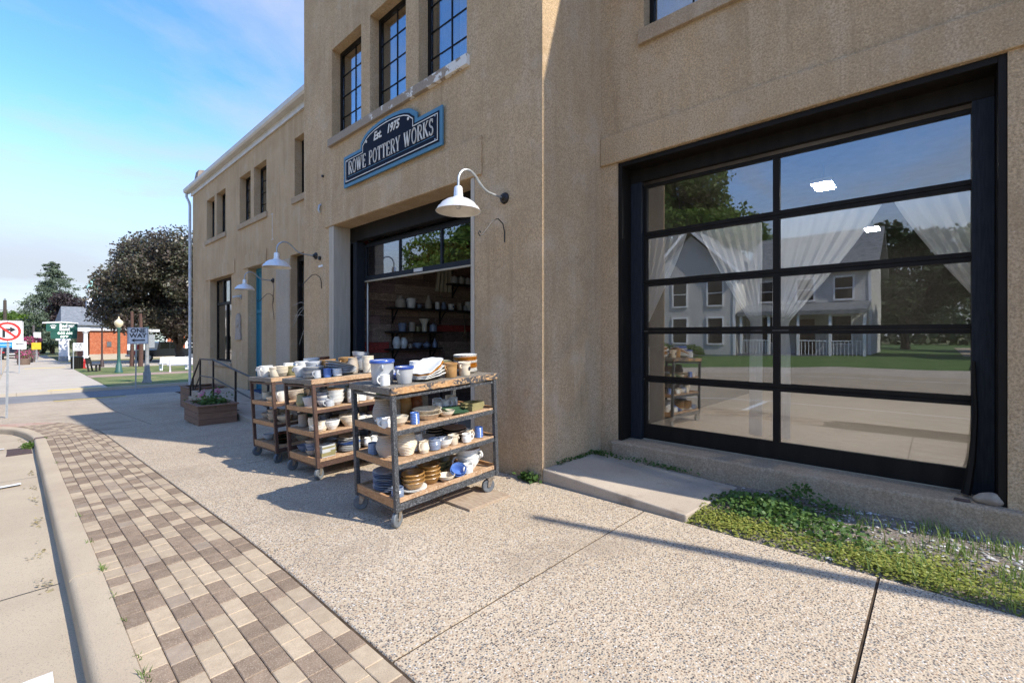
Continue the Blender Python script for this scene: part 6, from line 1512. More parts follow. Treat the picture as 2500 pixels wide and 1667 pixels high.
for x in (4.5, 5.7):
    for y in (4.6, 5.7): MB().bar((x, y, .0), (x, y, .80), .05).build('leg', IRON, wt)
fc = empty('folded_chair', (5.6, 4.45, 0), 'dark folding chair frame behind the work table', 'chair')
for x in (5.95, 6.3): MB().tube([(x, 4.5, 0), (x, 4.42, .5), (x, 4.35, 1.0)], .012, 6).build('leg', IRON, fc)
MB().box(5.95, 6.3, 4.36, 4.40, .72, .98).build('backrest', IRON, fc); MB().box(5.95, 6.3, 4.42, 4.72, .44, .46).build('seat', IRON, fc)

# ------------------------------------------------------------------ inside the big window: curtains and ceiling panels
def curtain(ya, yb, ytie, yend0, yend1, label, x=5.34):
    """sheer panel hung from ya to yb, gathered towards ytie and falling straight below"""
    mb = MB(); n, m = 46, 36; vs = []
    for j in range(m + 1):
        t = j / m; z = 2.72 - t * 2.28; zt = 1.62
        if z > zt:
            k = (2.72 - z) / (2.72 - zt); e = k ** 1.35
            l0 = ya + (min(yend0, yend1) - ya) * e; l1 = yb + (max(yend0, yend1) - yb) * e
            if ytie == 'hi': l0 = ya + (min(yend0, yend1) - ya) * (k ** 1.15); l1 = yb
            else: l1 = yb + (max(yend0, yend1) - yb) * (k ** 1.15); l0 = ya
        else:
            f = (zt - z) / zt; w = .02 * min(1, f * 6); l0, l1 = min(yend0, yend1) - w, max(yend0, yend1) + w
            if ytie == 'hi': l1 = yb
            else: l0 = ya
        for i in range(n + 1):
            s_ = i / n; amp = .028 * (.5 + .8 * t)
            vs.append((x + amp * math.sin(s_ * 44 + .6 * math.sin(j * .3)), l0 + (l1 - l0) * s_, z + (.025 * abs(math.sin(s_ * 22)) if j == 0 else 0)))
    fs = [(j * (n + 1) + i, j * (n + 1) + i + 1, (j + 1) * (n + 1) + i + 1, (j + 1) * (n + 1) + i) for j in range(m) for i in range(n)]
    mb.add(vs, fs); o = mb.build('sheer_curtain', SHEER, None, smooth=True, off=Vector((x, (ya + yb) / 2, .44)), fix=False); o.location = (x, (ya + yb) / 2, .44)
    return tag(o, label, 'curtain', 'sheer curtains behind the big window')
curtain(2.15, 2.80, 'hi', 2.66, 2.80, 'white sheer curtain tied back at the block side of the big window')
curtain(1.36, 2.02, 'lo', 1.36, 1.46, 'white sheer curtain tied back at the centre post, block side')
curtain(.36, 1.26, 'hi', 1.12, 1.26, 'white sheer curtain tied back at the centre post, far side from the block')
curtain(-.46, .30, 'lo', -.46, -.34, 'white sheer curtain tied back at the end of the big window away from the block')
rod = MB().tube([(5.34, -.70, 2.76), (5.34, 2.9, 2.76)], .010, 8)
top(rod, 'curtain_rod', mat('white_rod', (.7, .7, .7), .5), (5.34, 1.1, 2.74), 'thin white curtain rod behind the big window', 'rod', smooth=True)
for k, (x, y) in enumerate(((6.85, 1.05), (10.2, .85))):
    o = empty('ceiling_light', (x, y, 3.35), ('lit white ceiling panel close behind the big window', 'lit white ceiling panel at the back of the room behind the big window')[k], 'light')
    MB().box(x - .19, x + .19, y - .11, y + .11, 3.36, 3.41).build('housing', SIGNW, o)
    MB().box(x - .17, x + .17, y - .09, y + .09, 3.345, 3.359).build('diffuser', mat('lit_diffuser', (.9, .9, .9), .5, emis=((1, .97, .92), 60.0)), o)
    MB().tube([(x, y, 3.41), (x, y, 3.62)], .01, 6).build('hanger', IRON, o)

# ------------------------------------------------------------------ trees
def tree(loc, h, rad, crown_z, m, leaf, nleaf, label, grp=None, name='deciduous_tree', trunk_r=.3, seed=1, lobes=34, squash=1.0, cat='tree', shellbias=.55, lean=(0, 0)):
    o = empty(name, loc, label, cat, grp); g = np.random.default_rng(seed); L = Vector(loc)
    cz = (crown_z + h) / 2; rz = (h - crown_z) / 2
    C = []; rr = []
    for i in range(lobes):
        v = g.normal(size=3); v /= np.linalg.norm(v); q = g.uniform(shellbias, 1.0)
        C.append([v[0] * rad * q * .82, v[1] * rad * q * .82, cz + v[2] * rz * q * .84]); rr.append(g.uniform(.20, .36) * min(rad, rz * 1.1))
    C = np.array(C); rr = np.array(rr)
    mb = MB(); tz = crown_z + rz * .35
    mb.tube([L + Vector(p) for p in ((0, 0, -.3), (0, 0, .25), (.02 * rad, 0, crown_z * .6), (0, .02 * rad, crown_z), (.03 * rad, 0, tz), (0, 0, h * .8))], [trunk_r * 1.5, trunk_r * 1.05, trunk_r * .9, trunk_r * .8, trunk_r * .55, trunk_r * .12], 10)
    mb.build('trunk', BARK, o, smooth=True)
    mb = MB()
    for c in C[:18]:
        s0 = Vector((0, 0, crown_z + rz * .25 * g.uniform())); e = Vector(c); mid = s0.lerp(e, .5) + Vector((0, 0, rz * .08))
        mb.tube([L + s0, L + mid, L + e], [trunk_r * .38, trunk_r * .22, trunk_r * .05], 6)
    mb.build('limbs', BARK, o, smooth=True)
    k = g.integers(0, lobes, nleaf); v = g.normal(size=(nleaf, 3)); v /= np.linalg.norm(v, axis=1, keepdims=True)
    q = g.uniform(.35, 1.0, (nleaf, 1)) ** .6
    P = C[k] + v * q * rr[k][:, None] * np.array([1.12, 1.12, .82 * squash]) + g.normal(0, rad * .018, (nleaf, 3))
    P += np.array(loc)
    leaf_mesh('crown', P, leaf, m, o, seed=seed + 50, flat=.15)
    return o
def conifer(loc, h, rad, z0, m, label, n=16000, leaf=.32, seed=2):
    o = empty('spruce_tree', loc, label, 'tree'); g = np.random.default_rng(seed); L = Vector(loc)
    mb = MB(); mb.tube([L + Vector((0, 0, -.3)), L + Vector((0, 0, h * .5)), L + Vector((0, 0, h))], [.30, .18, .03], 8); mb.build('trunk', BARK, o, smooth=True)
    P = []; mb = MB(); nb = 90
    for i in range(nb):
        t = i / nb; z = z0 + (h - z0) * t; r = rad * ((1 - t) ** .5) * g.uniform(.55, 1.12) + .15; a = g.uniform(0, 6.28)
        tip = np.array([math.cos(a) * r, math.sin(a) * r, z - .12 * r + .25 * (t > .8)]); st = np.array([0, 0, z + .12 * r])
        mb.tube([L + Vector(st), L + Vector(tip)], [.045, .012], 4)
        m_ = int(n / nb * (.35 + 1.3 * (1 - t))); s_ = g.uniform(.15, 1.05, m_)[:, None]
        w = (.10 + .16 * (1 - abs(2 * s_ - 1))) * r
        P.append(st + (tip - st) * s_ + g.normal(0, 1, (m_, 3)) * w * np.array([1, 1, .42]) - np.array([0, 0, .06]) * r)
    mb.build('limbs', BARK, o)
    leaf_mesh('crown', np.concatenate(P) + np.array(loc), leaf, m, o, seed=seed + 9, aspect=.35)
    return o
def gz(p, dz=0): return (p.x, p.y, zg(p.y) + dz)
tp = at_depth(437, 880, 44); tree(gz(tp), 13.0, 7.3, 1.1, LEAF_MAPLE, .25, 95000, 'large purple bronze maple with rounded crown on the park lawn', trunk_r=.42, seed=3, lobes=75, name='maple_tree')
tp = at_depth(128, 870, 78); conifer(gz(tp), 15.2, 5.0, 1.2, LEAF_SPRUCE, 'tall blue green spruce behind the bank sign', 22000, .42)
tp = at_depth(188, 870, 70); tree(gz(tp), 9.8, 3.6, 3.2, LEAF_DARK, .34, 9000, 'dark purple tree behind the bank roof', seed=7, lobes=26, trunk_r=.22, name='plum_tree')
tp = at_depth(70, 870, 92); tree(gz(tp), 7.8, 3.6, 1.0, LEAF_LIME, .42, 7000, 'bright lime green tree left of the spruce down the street', seed=9, lobes=22, name='lime_tree')
tp = at_depth(104, 872, 80); tree(gz(tp), 4.6, 2.0, .6, LEAF_FAR, .36, 4000, 'dark bushy tree under the spruce beside the street', seed=10, lobes=14, name='street_tree')
tp = at_depth(40, 868, 120); tree(gz(tp), 8.5, 5, 1.0, LEAF_GREEN, .5, 6000, 'mid green tree far down the street', seed=11, lobes=22, name='street_tree')
tree((-30, 16.5, .3), 17, 6.5, 4.5, LEAF_GREEN, .42, 26000, 'tall green tree rising behind the grey house across the street', seed=12, lobes=44, trunk_r=.4)
tree((-17.5, 24.5, zg(24)), 13, 5.2, 2.2, LEAF_GREEN, .36, 22000, 'broad green tree across the street beside the corner', seed=13, lobes=40)
tree((-18.5, 33.0, zg(33)), 12, 5.0, 2.0, LEAF_GREEN, .36, 18000, 'green tree across the street past the corner', seed=14, lobes=36)
tree((-23.5, -4.5, .3), 9.5, 4.0, 1.6, LEAF_GREEN, .34, 16000, 'spreading green tree beside the driveway across the street', seed=15, lobes=34)
tree((-34, -9, .3), 10, 5.0, .8, LEAF_GREEN, .42, 12000, 'dense green tree beyond the driveway across the street', seed=16, lobes=30)
tree((-40, 2, .3), 11, 5.5, 1.5, LEAF_FAR, .46, 10000, 'dark green tree behind the porch side of the grey house', seed=17, lobes=30)
g = np.random.default_rng(43); nl = 16000; cx_ = g.uniform(-95, -62, 60); cy_ = g.uniform(-75, 40, 60); k = g.integers(0, 60, nl)
v = g.normal(size=(nl, 3)); v /= np.linalg.norm(v, axis=1, keepdims=True)
tag(leaf_mesh('tree_belt', np.stack([cx_[k], cy_[k], np.full(nl, 3.6)], 1) + v * np.array([4.2, 4.2, 4.0]) * g.uniform(.6, 1, (nl, 1)), .8, LEAF_FAR, None, seed=44), 'belt of dark green trees behind the gardens across the street', 'wood', kind='stuff')
for k_, (u_, d_, h_, r_, m_, lb_) in enumerate(((18, 130, 10.5, 6, LEAF_LIME, 'yellow green tree by the utility pole down the street'), (52, 150, 11.5, 6.5, LEAF_GREEN, 'rounded green tree farthest down the street'), (88, 105, 8.2, 4.2, LEAF_LIME, 'bright green tree close beside the spruce'), (-8, 110, 9.5, 5.5, LEAF_GREEN, 'green street tree on the far side of the road'))):
    p_ = at_depth(u_, 870, d_); tree(gz(p_), h_, r_, 1.0, m_, .55, 6000, lb_, seed=90 + k_, lobes=24, name='street_tree')
# far wooded ridge
g = np.random.default_rng(41)
def ridge(x, y): return 9.5 * math.exp(-((y - 420) / 110) ** 2) * (1 + .18 * math.sin(x * .021) + .08 * math.sin(x * .07)) + zg(160) - 1.0
sheet('hills', frange(-420, 520, 60), frange(230, 760, 26), ridge, mat('far_meadow', (.09, .13, .03), .95, (.05, .09, .025), .02))
nl = 30000; tx = g.uniform(-160, 140, 620); ty = g.uniform(260, 430, 620); tr_ = g.uniform(3.0, 6.0, 620); th_ = g.uniform(1.5, 4.0, 620)
k = g.integers(0, 620, nl); v = g.normal(size=(nl, 3)); v /= np.linalg.norm(v, axis=1, keepdims=True)
P = np.stack([tx[k], ty[k], np.array([ridge(a, b_) for a, b_ in zip(tx, ty)])[k] + th_[k] * .5], 1) + v * np.stack([tr_[k], tr_[k], th_[k]], 1) * g.uniform(.6, 1, (nl, 1))
tag(leaf_mesh('far_wood', P, 1.7, LEAF_FAR, None, seed=42), 'distant wooded ridge at the end of the street', 'wood', kind='stuff')

# ------------------------------------------------------------------ bank, bank sign, park furniture
bp = at_depth(219, 875, 53.0); BX, BYF, BZ = bp.x, bp.y, zg(bp.y)
bank = empty('bank_building', (BX, BYF, BZ), 'red brick bank with white trim, grey roof and cupola beyond the lawn', 'building')
EV = BZ + 3.75
MB().box(BX, BX + 26, BYF, BYF + 16, BZ - .2, EV - .55).build('wall', BRICK, bank)
MB().box(BX - .05, BX + 26, BYF - .06, BYF - .005, BZ - .2, BZ + .45).build('plinth', WALKC, bank)
MB().box(BX - .25, BX + 26.2, BYF - .25, BYF + 16.2, EV - .55, EV + .05).build('cornice', WHITEW, bank)
mb = MB(); ridge_y = BYF + 8
mb.add([(BX - 2.4, BYF - .6, EV + .05), (BX + 26.6, BYF - .6, EV + .05), (BX + 26.6, BYF + 16.6, EV + .05), (BX - 2.4, BYF + 16.6, EV + .05), (BX - 2.0, ridge_y, EV + 2.5), (BX + 26.2, ridge_y, EV + 2.5)], [(0, 1, 5, 4), (2, 3, 4, 5), (1, 2, 5), (3, 0, 4), (0, 3, 2, 1)])
rf = mb.build('roof', SHINGLE, bank)
cp = at_depth(241, 790, 56); cx, cy = cp.x, ridge_y
MB().box(cx - .75, cx + .75, cy - .75, cy + .75, EV + 1.6, EV + 3.3).build('cupola_base', WHITEW, rf)
MB().box(cx - .6, cx + .6, cy - .6, cy + .6, EV + 3.3, EV + 4.9).build('cupola', WHITEW, rf)
mb = MB(); mb.add([(cx - .8, cy - .8, EV + 4.9), (cx + .8, cy - .8, EV + 4.9), (cx + .8, cy + .8, EV + 4.9), (cx - .8, cy + .8, EV + 4.9), (cx, cy, EV + 6.6)], [(0, 1, 4), (1, 2, 4), (2, 3, 4), (3, 0, 4), (3, 2, 1, 0)]); mb.build('cupola_roof', VERDI, rf)
# entrance porch on the street side
MB().box(BX - 2.2, BX - .01, BYF - .3, BYF + 8, EV - .62, EV + .04).build('porch_beam', WHITEW, bank)
for x, y in ((BX - 1.9, BYF + .1), (BX - 1.9, BYF + 3.5), (BX - .35, BYF + .05)): MB().lathe([(.0, BZ - .1), (.30, BZ - .1), (.30, BZ + .25), (.22, BZ + .3), (.19, EV - .9), (.28, EV - .8), (.28, EV - .62), (0, EV - .62)], 14, (x, y, 0)).build('column', WHITEW, bank, smooth=True)
MB().box(BX - .10, BX - .02, BYF + 1.2, BYF + 3.2, BZ, EV - .8).build('entrance_glazing', CARGLASS, bank)
for wx0, wx1, blind in ((3.6, 7.0, True), (9.4, 12.6, False), (14.5, 17.5, False), (19.5, 22.5, False)):
    z0, z1 = BZ + .65, EV - .65
    f = MB(); x0, x1 = BX + wx0, BX + wx1
    f.box(x0 - .25, x0, BYF - .10, BYF - .01, z0 - .25, z1); f.box(x1, x1 + .25, BYF - .10, BYF - .01, z0 - .25, z1); f.box(x0, x1, BYF - .10, BYF - .01, z0 - .25, z0); w = f.build('window', WHITEW, bank)
    MB().box(x0, x1, BYF - .03, BYF - .01, z0, z1).build('pane', mat('blind_green', (.42, .50, .44), .5) if blind else CARGLASS, w)
    for i in range(1, 5):
        x = x0 + (x1 - x0) * i / 5; MB().box(x - .03, x + .03, BYF - .07, BYF - .031, z0, z1).build('glazing_bar', WHITEW, w)
    for i in range(1, 5):
        z = z0 + (z1 - z0) * i / 5; MB().box(x0, x1, BYF - .069, BYF - .032, z - .025, z + .025).build('glazing_bar', WHITEW, w)
MB().box(BX + 1.5, BX + 1.9, BYF - .06, BYF - .008, BZ + 1.3, BZ + 1.9).build('night_deposit', CHROME, bank)
# pylon sign
sp = at_depth(155, 877, 45.0); px, py, pz = sp.x, sp.y, zg(sp.y)
ps = empty('bank_sign', (px, py, pz), 'green bank pylon sign on a white post showing the time and temperature', 'sign')
q = 46.5 / F_PX
MB().box(px - .36, px + .34, py - .18, py + .18, pz, pz + .55).build('base', mat('pylon_grey', (.32, .33, .34), .7), ps)
MB().box(px - .33, px + .31, py - .16, py + .16, pz + .55, pz + 2.15).build('post', WHITEW, ps)
MB().box(px - .55, px + .5, py - .2, py + .2, pz + 2.10, pz + 2.26).build('capital', WHITEW, ps)
MB().box(px - .90, px + .95, py - .17, py + .17, pz + 2.26, pz + 2.98).build('clock_panel', BANKGREEN, ps)
mb = MB(); mb.prism([(px - 1.2, pz + 2.98), (px + 1.0, pz + 2.98), (px + 1.0, pz + 3.72), (px - .1, pz + 3.80), (px - 1.2, pz + 3.72)], 1, py - .2, py + .2); mb.build('name_panel', BANKGREEN, ps)
mb = MB(); mb.prism([(px - 1.45, pz + 3.72), (px - .1, pz + 3.81), (px + 1.05, pz + 3.72), (px + 1.05, pz + 3.82), (px - .1, pz + 3.95), (px - 1.45, pz + 3.84)], 1, py - .26, py + .26); mb.build('crown_band', WHITEW, ps)
pb_ = Vector((px, py - .21, 0)); wb = wloc(ps)
text_obj('Badger', .47, SIGNW, 'lettering', ps, Vector((px - .30, py - .21, pz + 3.52)) - wb, FACEY, 'LEFT', .004, .80, 0, .016)
text_obj('Bank', .47, SIGNW, 'lettering', ps, Vector((px - .30, py - .21, pz + 3.18)) - wb, FACEY, 'LEFT', .004, .80, 0, .016)
LED = mat('display_led', (.75, .8, .75), .5, emis=((.8, 1, .8), .6))
text_obj('8:59 AM', .27, LED, 'display', ps, Vector((px + .1, py - .18, pz + 2.78)) - wb, FACEY, 'CENTER', .004, 1.1, 0, .008)
text_obj('68°F', .27, LED, 'display', ps, Vector((px + .05, py - .18, pz + 2.45)) - wb, FACEY, 'CENTER', .004, 1.1, 0, .008)
paw = MB()
for a, b_, r in ((-.72, 3.36, .15), (-.88, 3.52, .055), (-.78, 3.58, .055), (-.66, 3.58, .055), (-.56, 3.52, .055)): paw.lathe([(0, 0), (r, 0), (r, .008), (0, .008)], 14, (0, 0, 0)); paw.v[-(14 * 2 + 2):] = [(px + a + p[0], py - .205 - p[2], pz + b_ + p[1] * .75) for p in paw.v[-(14 * 2 + 2):]]
paw.build('emblem', SIGNW, ps)
# park: ornamental lamp posts
def lamp_post(p, h, m, label, globe=True, r=.09):
    o = empty('lamp_post', p, label, 'lamp post', 'ornamental lamp posts by the lawn'); x, y, z = p
    MB().lathe([(0, 0), (r * 2.4, 0), (r * 2.4, .12), (r * 1.9, .2), (r * 1.7, .55), (r * 1.2, .62), (r, .8), (r * .8, h * .95), (r * 1.2, h * .97), (r * 1.2, h), (0, h)], 14, (x, y, z - .02)).build('post', m, o, smooth=True)
    if globe:
        MB().lathe([(0, 0), (.10, 0), (.21, .16), (.24, .30), (.20, .42), (.09, .52), (.04, .58), (.05, .62), (0, .75)], 18, (x, y, z - .02 + h)).build('globe', GLOBE, o, smooth=True)
    return o
lp = at_depth(290, 910, 29.8); lamp_post(gz(lp), 2.95, LAMPGREEN, 'green ornamental lamp post with cream globe on the lawn')
lp = at_depth(249, 896, 36); lamp_post(gz(lp), 3.1, mat('dark_brown_post', (.05, .03, .025), .6), 'slim dark brown post on the lawn left of the green lamp post', False, .06)
lp = at_depth(343, 893, 36.5); tr = empty('young_tree_trunk', gz(lp), 'slim brown trunk under the maple crown right of the one way sign', 'tree trunk')
MB().tube([Vector(gz(lp)) - Vector((0, 0, .2)), Vector(gz(lp)) + Vector((.05, 0, 2.0)), Vector(gz(lp)) + Vector((.0, 0, 4.2))], [.17, .14, .1], 8).build('trunk', mat('red_bark', (.10, .05, .035), .9, bmp=.02, bs=8), tr, smooth=True)
lp = at_depth(322, 893, 36.8); tr = empty('young_tree_trunk', gz(lp), 'slim brown trunk directly behind the one way sign', 'tree trunk')
MB().tube([Vector(gz(lp)) - Vector((0, 0, .2)), Vector(gz(lp)) + Vector((.02, 0, 2.0)), Vector(gz(lp)) + Vector((.0, 0, 4.4))], [.16, .12, .1], 8).build('trunk', MATS['red_bark'], tr, smooth=True)
# street-name post (grey cast column)
np_ = at_depth(359, 935, 22.8); nx, ny, nz = gz(np_)
snp = empty('street_name_post', (nx, ny, nz), 'grey cast column with street name blades beside the one way sign', 'sign post')
MB().lathe([(0, 0), (.20, 0), (.20, .10), (.16, .16), (.155, .52), (.12, .60), (.10, .95), (.085, 1.0), (.075, 2.0), (.08, 2.02), (.075, 2.5), (.09, 2.55), (.05, 2.65), (0, 2.66)], 16, (nx, ny, nz)).build('column', mat('cast_grey', (.25, .25, .24), .7, (.2, .2, .19), 8), snp, smooth=True)
for z, r in ((2.60, 0), (2.74, 90)):
    mb = MB(); mb.box(-.46 if r == 0 else -.3, .46 if r == 0 else .3, -.006, .006, -.06, .06); o = mb.build('name_blade', SIGNW if r == 0 else mat('blade_green', (.02, .12, .06), .5), snp, local=True); o.location = Vector((.05 if r == 0 else 0, 0, z)); o.rotation_euler = (0, 0, R(r + 4))
    if r == 0: text_obj('MAIN ST', .11, SIGNK, 'lettering', o, (0, -.007, 0), FACEY, 'CENTER', .001, .9, 0, .003)
MB().box(nx + .02, nx + .30, ny - .012, ny + .012, nz + 1.75, nz + 2.4).build('sign_back', GALV, snp)
# ONE WAY sign
op = at_depth(331, 950, 20.1); ox, oy, oz = gz(op)
ow = empty('one_way_sign', (ox, oy, oz), 'white ONE WAY sign with arrow to the left on a steel post', 'traffic sign')
MB().bar((ox, oy, oz - .1), (ox + .03, oy, oz + 2.68), .05, .045).build('post', GALV, ow)
f = ow
MB().box(ox - .28, ox + .44, oy - .035, oy - .028, oz + 1.98, oz + 2.70).build('panel', SIGNW, ow, bev=.002)
mb = MB(); x0, x1, z0, z1 = ox - .265, ox + .425, oz + 1.995, oz + 2.685
for bx in ((x0, x1, z0, z0 + .012), (x0, x1, z1 - .012, z1), (x0, x0 + .012, z0 + .012, z1 - .012), (x1 - .012, x1, z0 + .012, z1 - .012)): mb.box(bx[0], bx[1], oy - .0375, oy - .0352, bx[2], bx[3])
mb.build('border', SIGNK, ow)
wb = wloc(ow)
text_obj('ONE', .25, SIGNK, 'lettering', ow, Vector((ox + .08, oy - .038, oz + 2.55)) - wb, FACEY, 'CENTER', .001, 1.0, 0, .007)
text_obj('WAY', .25, SIGNK, 'lettering', ow, Vector((ox + .08, oy - .038, oz + 2.34)) - wb, FACEY, 'CENTER', .001, 1.0, 0, .007)
ar = lambda cx_, cz_, s_, d_: [(cx_ + d_ * s_ * a, cz_ + s_ * b_) for a, b_ in ((1, 0), (.45, .34), (.55, .12), (-1, .12), (-1, -.12), (.55, -.12), (.45, -.34))]
mb = MB(); mb.prism(ar(ox + .08, oz + 2.14, .24, -1), 1, oy - .0385, oy - .0355); mb.build('arrow', SIGNK, ow)
# second ONE WAY sign near the bank, arrow to the right
o2 = at_depth(179, 900, 33.5); x, y, z = gz(o2); q = 33.5 / F_PX
w2 = empty('one_way_sign', (x, y, z), 'small white ONE WAY sign with arrow to the right beside the litter bin', 'traffic sign')
MB().bar((x, y, z - .1), (x, y, z + 1.9), .05).build('post', GALV, w2)
MB().box(x - .02, x + .54, y - .035, y - .028, z + 1.35, z + 1.92).build('panel', SIGNW, w2)
for tx_, zz in (('ONE', 1.80), ('WAY', 1.64)): text_obj(tx_, .19, SIGNK, 'lettering', w2, Vector((.26, -.038, zz)), FACEY, 'CENTER', .001, 1, 0, .005)
mb = MB(); mb.prism(ar(x + .26, z + 1.46, .17, 1), 1, y - .0385, y - .0355); mb.build('arrow', SIGNK, w2)
# no-right-turn sign on the near corner
np2 = GP(16, 1020); x, y, z = np2
nr = empty('no_turn_sign', (x, y, z), 'white no right turn sign with red ring on a perforated steel post', 'traffic sign')
d0 = x * _s + y * _c; q = d0 / F_PX
mb = MB(); mb.bar((x, y, z - .1), (x + .035, y, z + 2.62), .055, .05); mb.build('post', GALV, nr)
mb = MB()
for i in range(52): zz = z + .1 + i * .048; mb.tube([(x + .013 * i / 26 * .6, y - .0262, zz), (x + .013 * i / 26 * .6, y - .0275, zz)], .006, 6)
mb.build('punched_holes', SIGNK, nr)
ctr = Vector((x + .02, y - .06, z + (1020 - 809) * q)); hs = .305
pan = [(ctr.x + sx_ * hs - sx_ * .03 * (k == 0), ctr.z + sy_ * hs - sy_ * .03 * (k == 1)) for sx_, sy_, ks in ((-1, -1, (1, 0)), (1, -1, (0, 1)), (1, 1, (1, 0)), (-1, 1, (0, 1))) for k in ks]
mb = MB(); mb.prism(pan, 1, ctr.y, ctr.y + .006); mb.build('panel', SIGNW, nr)
def ring2(r0, r1, n=40):
    mb = MB()
    for i in range(n):
        a, b_ = 2 * math.pi * i / n, 2 * math.pi * (i + 1) / n
        P = [(ctr.x + r * math.cos(t), ctr.z + r * math.sin(t)) for r, t in ((r0, a), (r1, a), (r1, b_), (r0, b_))]
        mb.prism(P, 1, ctr.y - .0055, ctr.y - .003)
    return mb
mb = MB()
mb.prism([(ctr.x - .10, ctr.z - .17), (ctr.x - .045, ctr.z - .17), (ctr.x - .045, ctr.z + .02), (ctr.x + .05, ctr.z + .02), (ctr.x + .04, ctr.z - .035), (ctr.x + .165, ctr.z + .05), (ctr.x + .04, ctr.z + .135), (ctr.x + .05, ctr.z + .08), (ctr.x - .10, ctr.z + .08)], 1, ctr.y - .0025, ctr.y - .0005); mb.build('turn_arrow', SIGNK, nr)
mb = ring2(.205, .262); mb.build('red_ring', SIGNR, nr)
mb = MB(); d_ = .232 * .7071; mb.bar((ctr.x - d_, ctr.y - .0075, ctr.z + d_), (ctr.x + d_, ctr.y - .0075, ctr.z - d_), .052, .0025, up=(0, 1, 0))
mb.v = [(p[0], p[1], p[2]) for p in mb.v]; mb.build('red_slash', SIGNR, nr)
mb = MB(); e = .29
for bx in ((ctr.x - e, ctr.x + e, ctr.z - e, ctr.z - e + .008), (ctr.x - e, ctr.x + e, ctr.z + e - .008, ctr.z + e), (ctr.x - e, ctr.x - e + .008, ctr.z - e, ctr.z + e), (ctr.x + e - .008, ctr.x + e, ctr.z - e, ctr.z + e)): mb.box(bx[0], bx[1], ctr.y - .002, ctr.y - .0003, bx[2], bx[3])
mb.build('border', SIGNK, nr)
for dx, dz in ((0, .27), (0, -.27)):
    mb = MB(); mb.tube([(ctr.x + dx, ctr.y - .012, ctr.z + dz), (ctr.x + dx, ctr.y - .003, ctr.z + dz)], .012, 8); mb.build('bolt', GALV, nr)
# blue sign and small arrow sign across the cross street
b2 = at_depth(47, 905, 30.0); x, y, z = gz(b2)
bs_ = empty('arrow_sign', (x, y, z), 'small white arrow sign on a post across the cross street', 'traffic sign')
MB().bar((x, y, z - .1), (x, y, z + 2.0), .06).build('post', GALV, bs_)
pz_ = at_depth(47, 843, 30.0).z; MB().box(x - .30, x + .32, y - .04, y - .032, pz_ - .24, pz_ + .26).build('panel', SIGNW, bs_)
mb = MB(); mb.prism(ar(x + .02, pz_ + .08, .2, -1), 1, y - .045, y - .041); mb.build('arrow', SIGNK, bs_)
b3 = at_depth(14, 905, 30.5); x3, y3, z3 = gz(b3); pz3 = at_depth(14, 842, 30.5).z
bl = empty('blue_sign', (x3, y3, z3), 'bright blue street sign behind the no right turn sign', 'sign')
MB().bar((x3 - .2, y3, z3 - .1), (x3 - .2, y3, pz3 + .1), .06).build('post', GALV, bl)
MB().box(x3 - .55, x3 + .55, y3 - .04, y3 - .032, pz3 - .17, pz3 + .17).build('panel', SIGNBL, bl)
mb = MB(); mb.box(x3 - .4, x3 + .25, y3 - .044, y3 - .041, pz3 - .03, pz3 + .03); mb.build('lettering_band', mat('pale_blue', (.35, .6, .75), .5), bl)
# litter bin, hydrant, benches
p = gz(at_depth(188, 900, 34.2)); x, y, z = p
bn = empty('litter_bin', p, 'black slatted litter bin at the edge of the lawn', 'bin')
MB().lathe([(0, 0), (.30, 0), (.32, .05), (.34, .82), (.37, .86), (.30, .90), (.2, .88), (.18, .84), (0, .84)], 20, p).build('drum', IRON, bn, smooth=True)
for i in range(16):
    a = i / 16 * 6.283; MB().bar((x + .33 * math.cos(a), y + .33 * math.sin(a), z + .05), (x + .355 * math.cos(a), y + .355 * math.sin(a), z + .82), .05, .012).build('slat', BLACKF, bn)
p = gz(at_depth(203, 899, 34.6)); x, y, z = p
hy = empty('fire_hydrant', p, 'red fire hydrant beside the litter bin', 'hydrant')
MB().lathe([(0, 0), (.20, 0), (.20, .05), (.13, .08), (.13, .48), (.17, .50), (.17, .54), (.15, .62), (.08, .70), (.04, .72), (.04, .77), (0, .77)], 16, p).build('barrel', REDP, hy, smooth=True)
for s_ in (-1, 1): MB().tube([(x, y, z + .40), (x + s_ * .22, y, z + .40)], .06, 10).build('nozzle', REDP, hy, smooth=True)
def bench(p, L, m, label, ang, grp=None):
    o = empty('bench', p, label, 'bench', grp); o.rotation_euler = (0, 0, R(ang))
    for i in range(3): MB().box(-L / 2, L / 2, -.22 + i * .15, -.09 + i * .15, .43, .465).build('seat_slat', m, o, local=True)
    for i in range(3): MB().box(-L / 2, L / 2, .26 + .03 * i, .29 + .03 * i, .52 + i * .14, .64 + i * .14).build('back_slat', m, o, local=True)
    for x in (-L / 2 + .15, L / 2 - .15):
        MB().box(x - .05, x + .05, -.22, -.12, 0, .43).build('leg', m, o, local=True); mb = MB(); mb.bar((x, .20, 0), (x, .36, .95), .09, .05); mb.build('leg', m, o, local=True)
    return o
bench(gz(at_depth(452, 908, 30.6)), 1.9, WHITEW, 'white wooden bench on the lawn nearer the stucco building', 168, 'white benches on the lawn')
bench(gz(at_depth(425, 905, 32.3)), 1.8, WHITEW, 'white wooden bench standing behind another white bench', 185, 'white benches on the lawn')
bench(gz(at_depth(231, 906, 31.2)), 1.3, IRON, 'black iron bench between litter bin and green lamp post', 75)

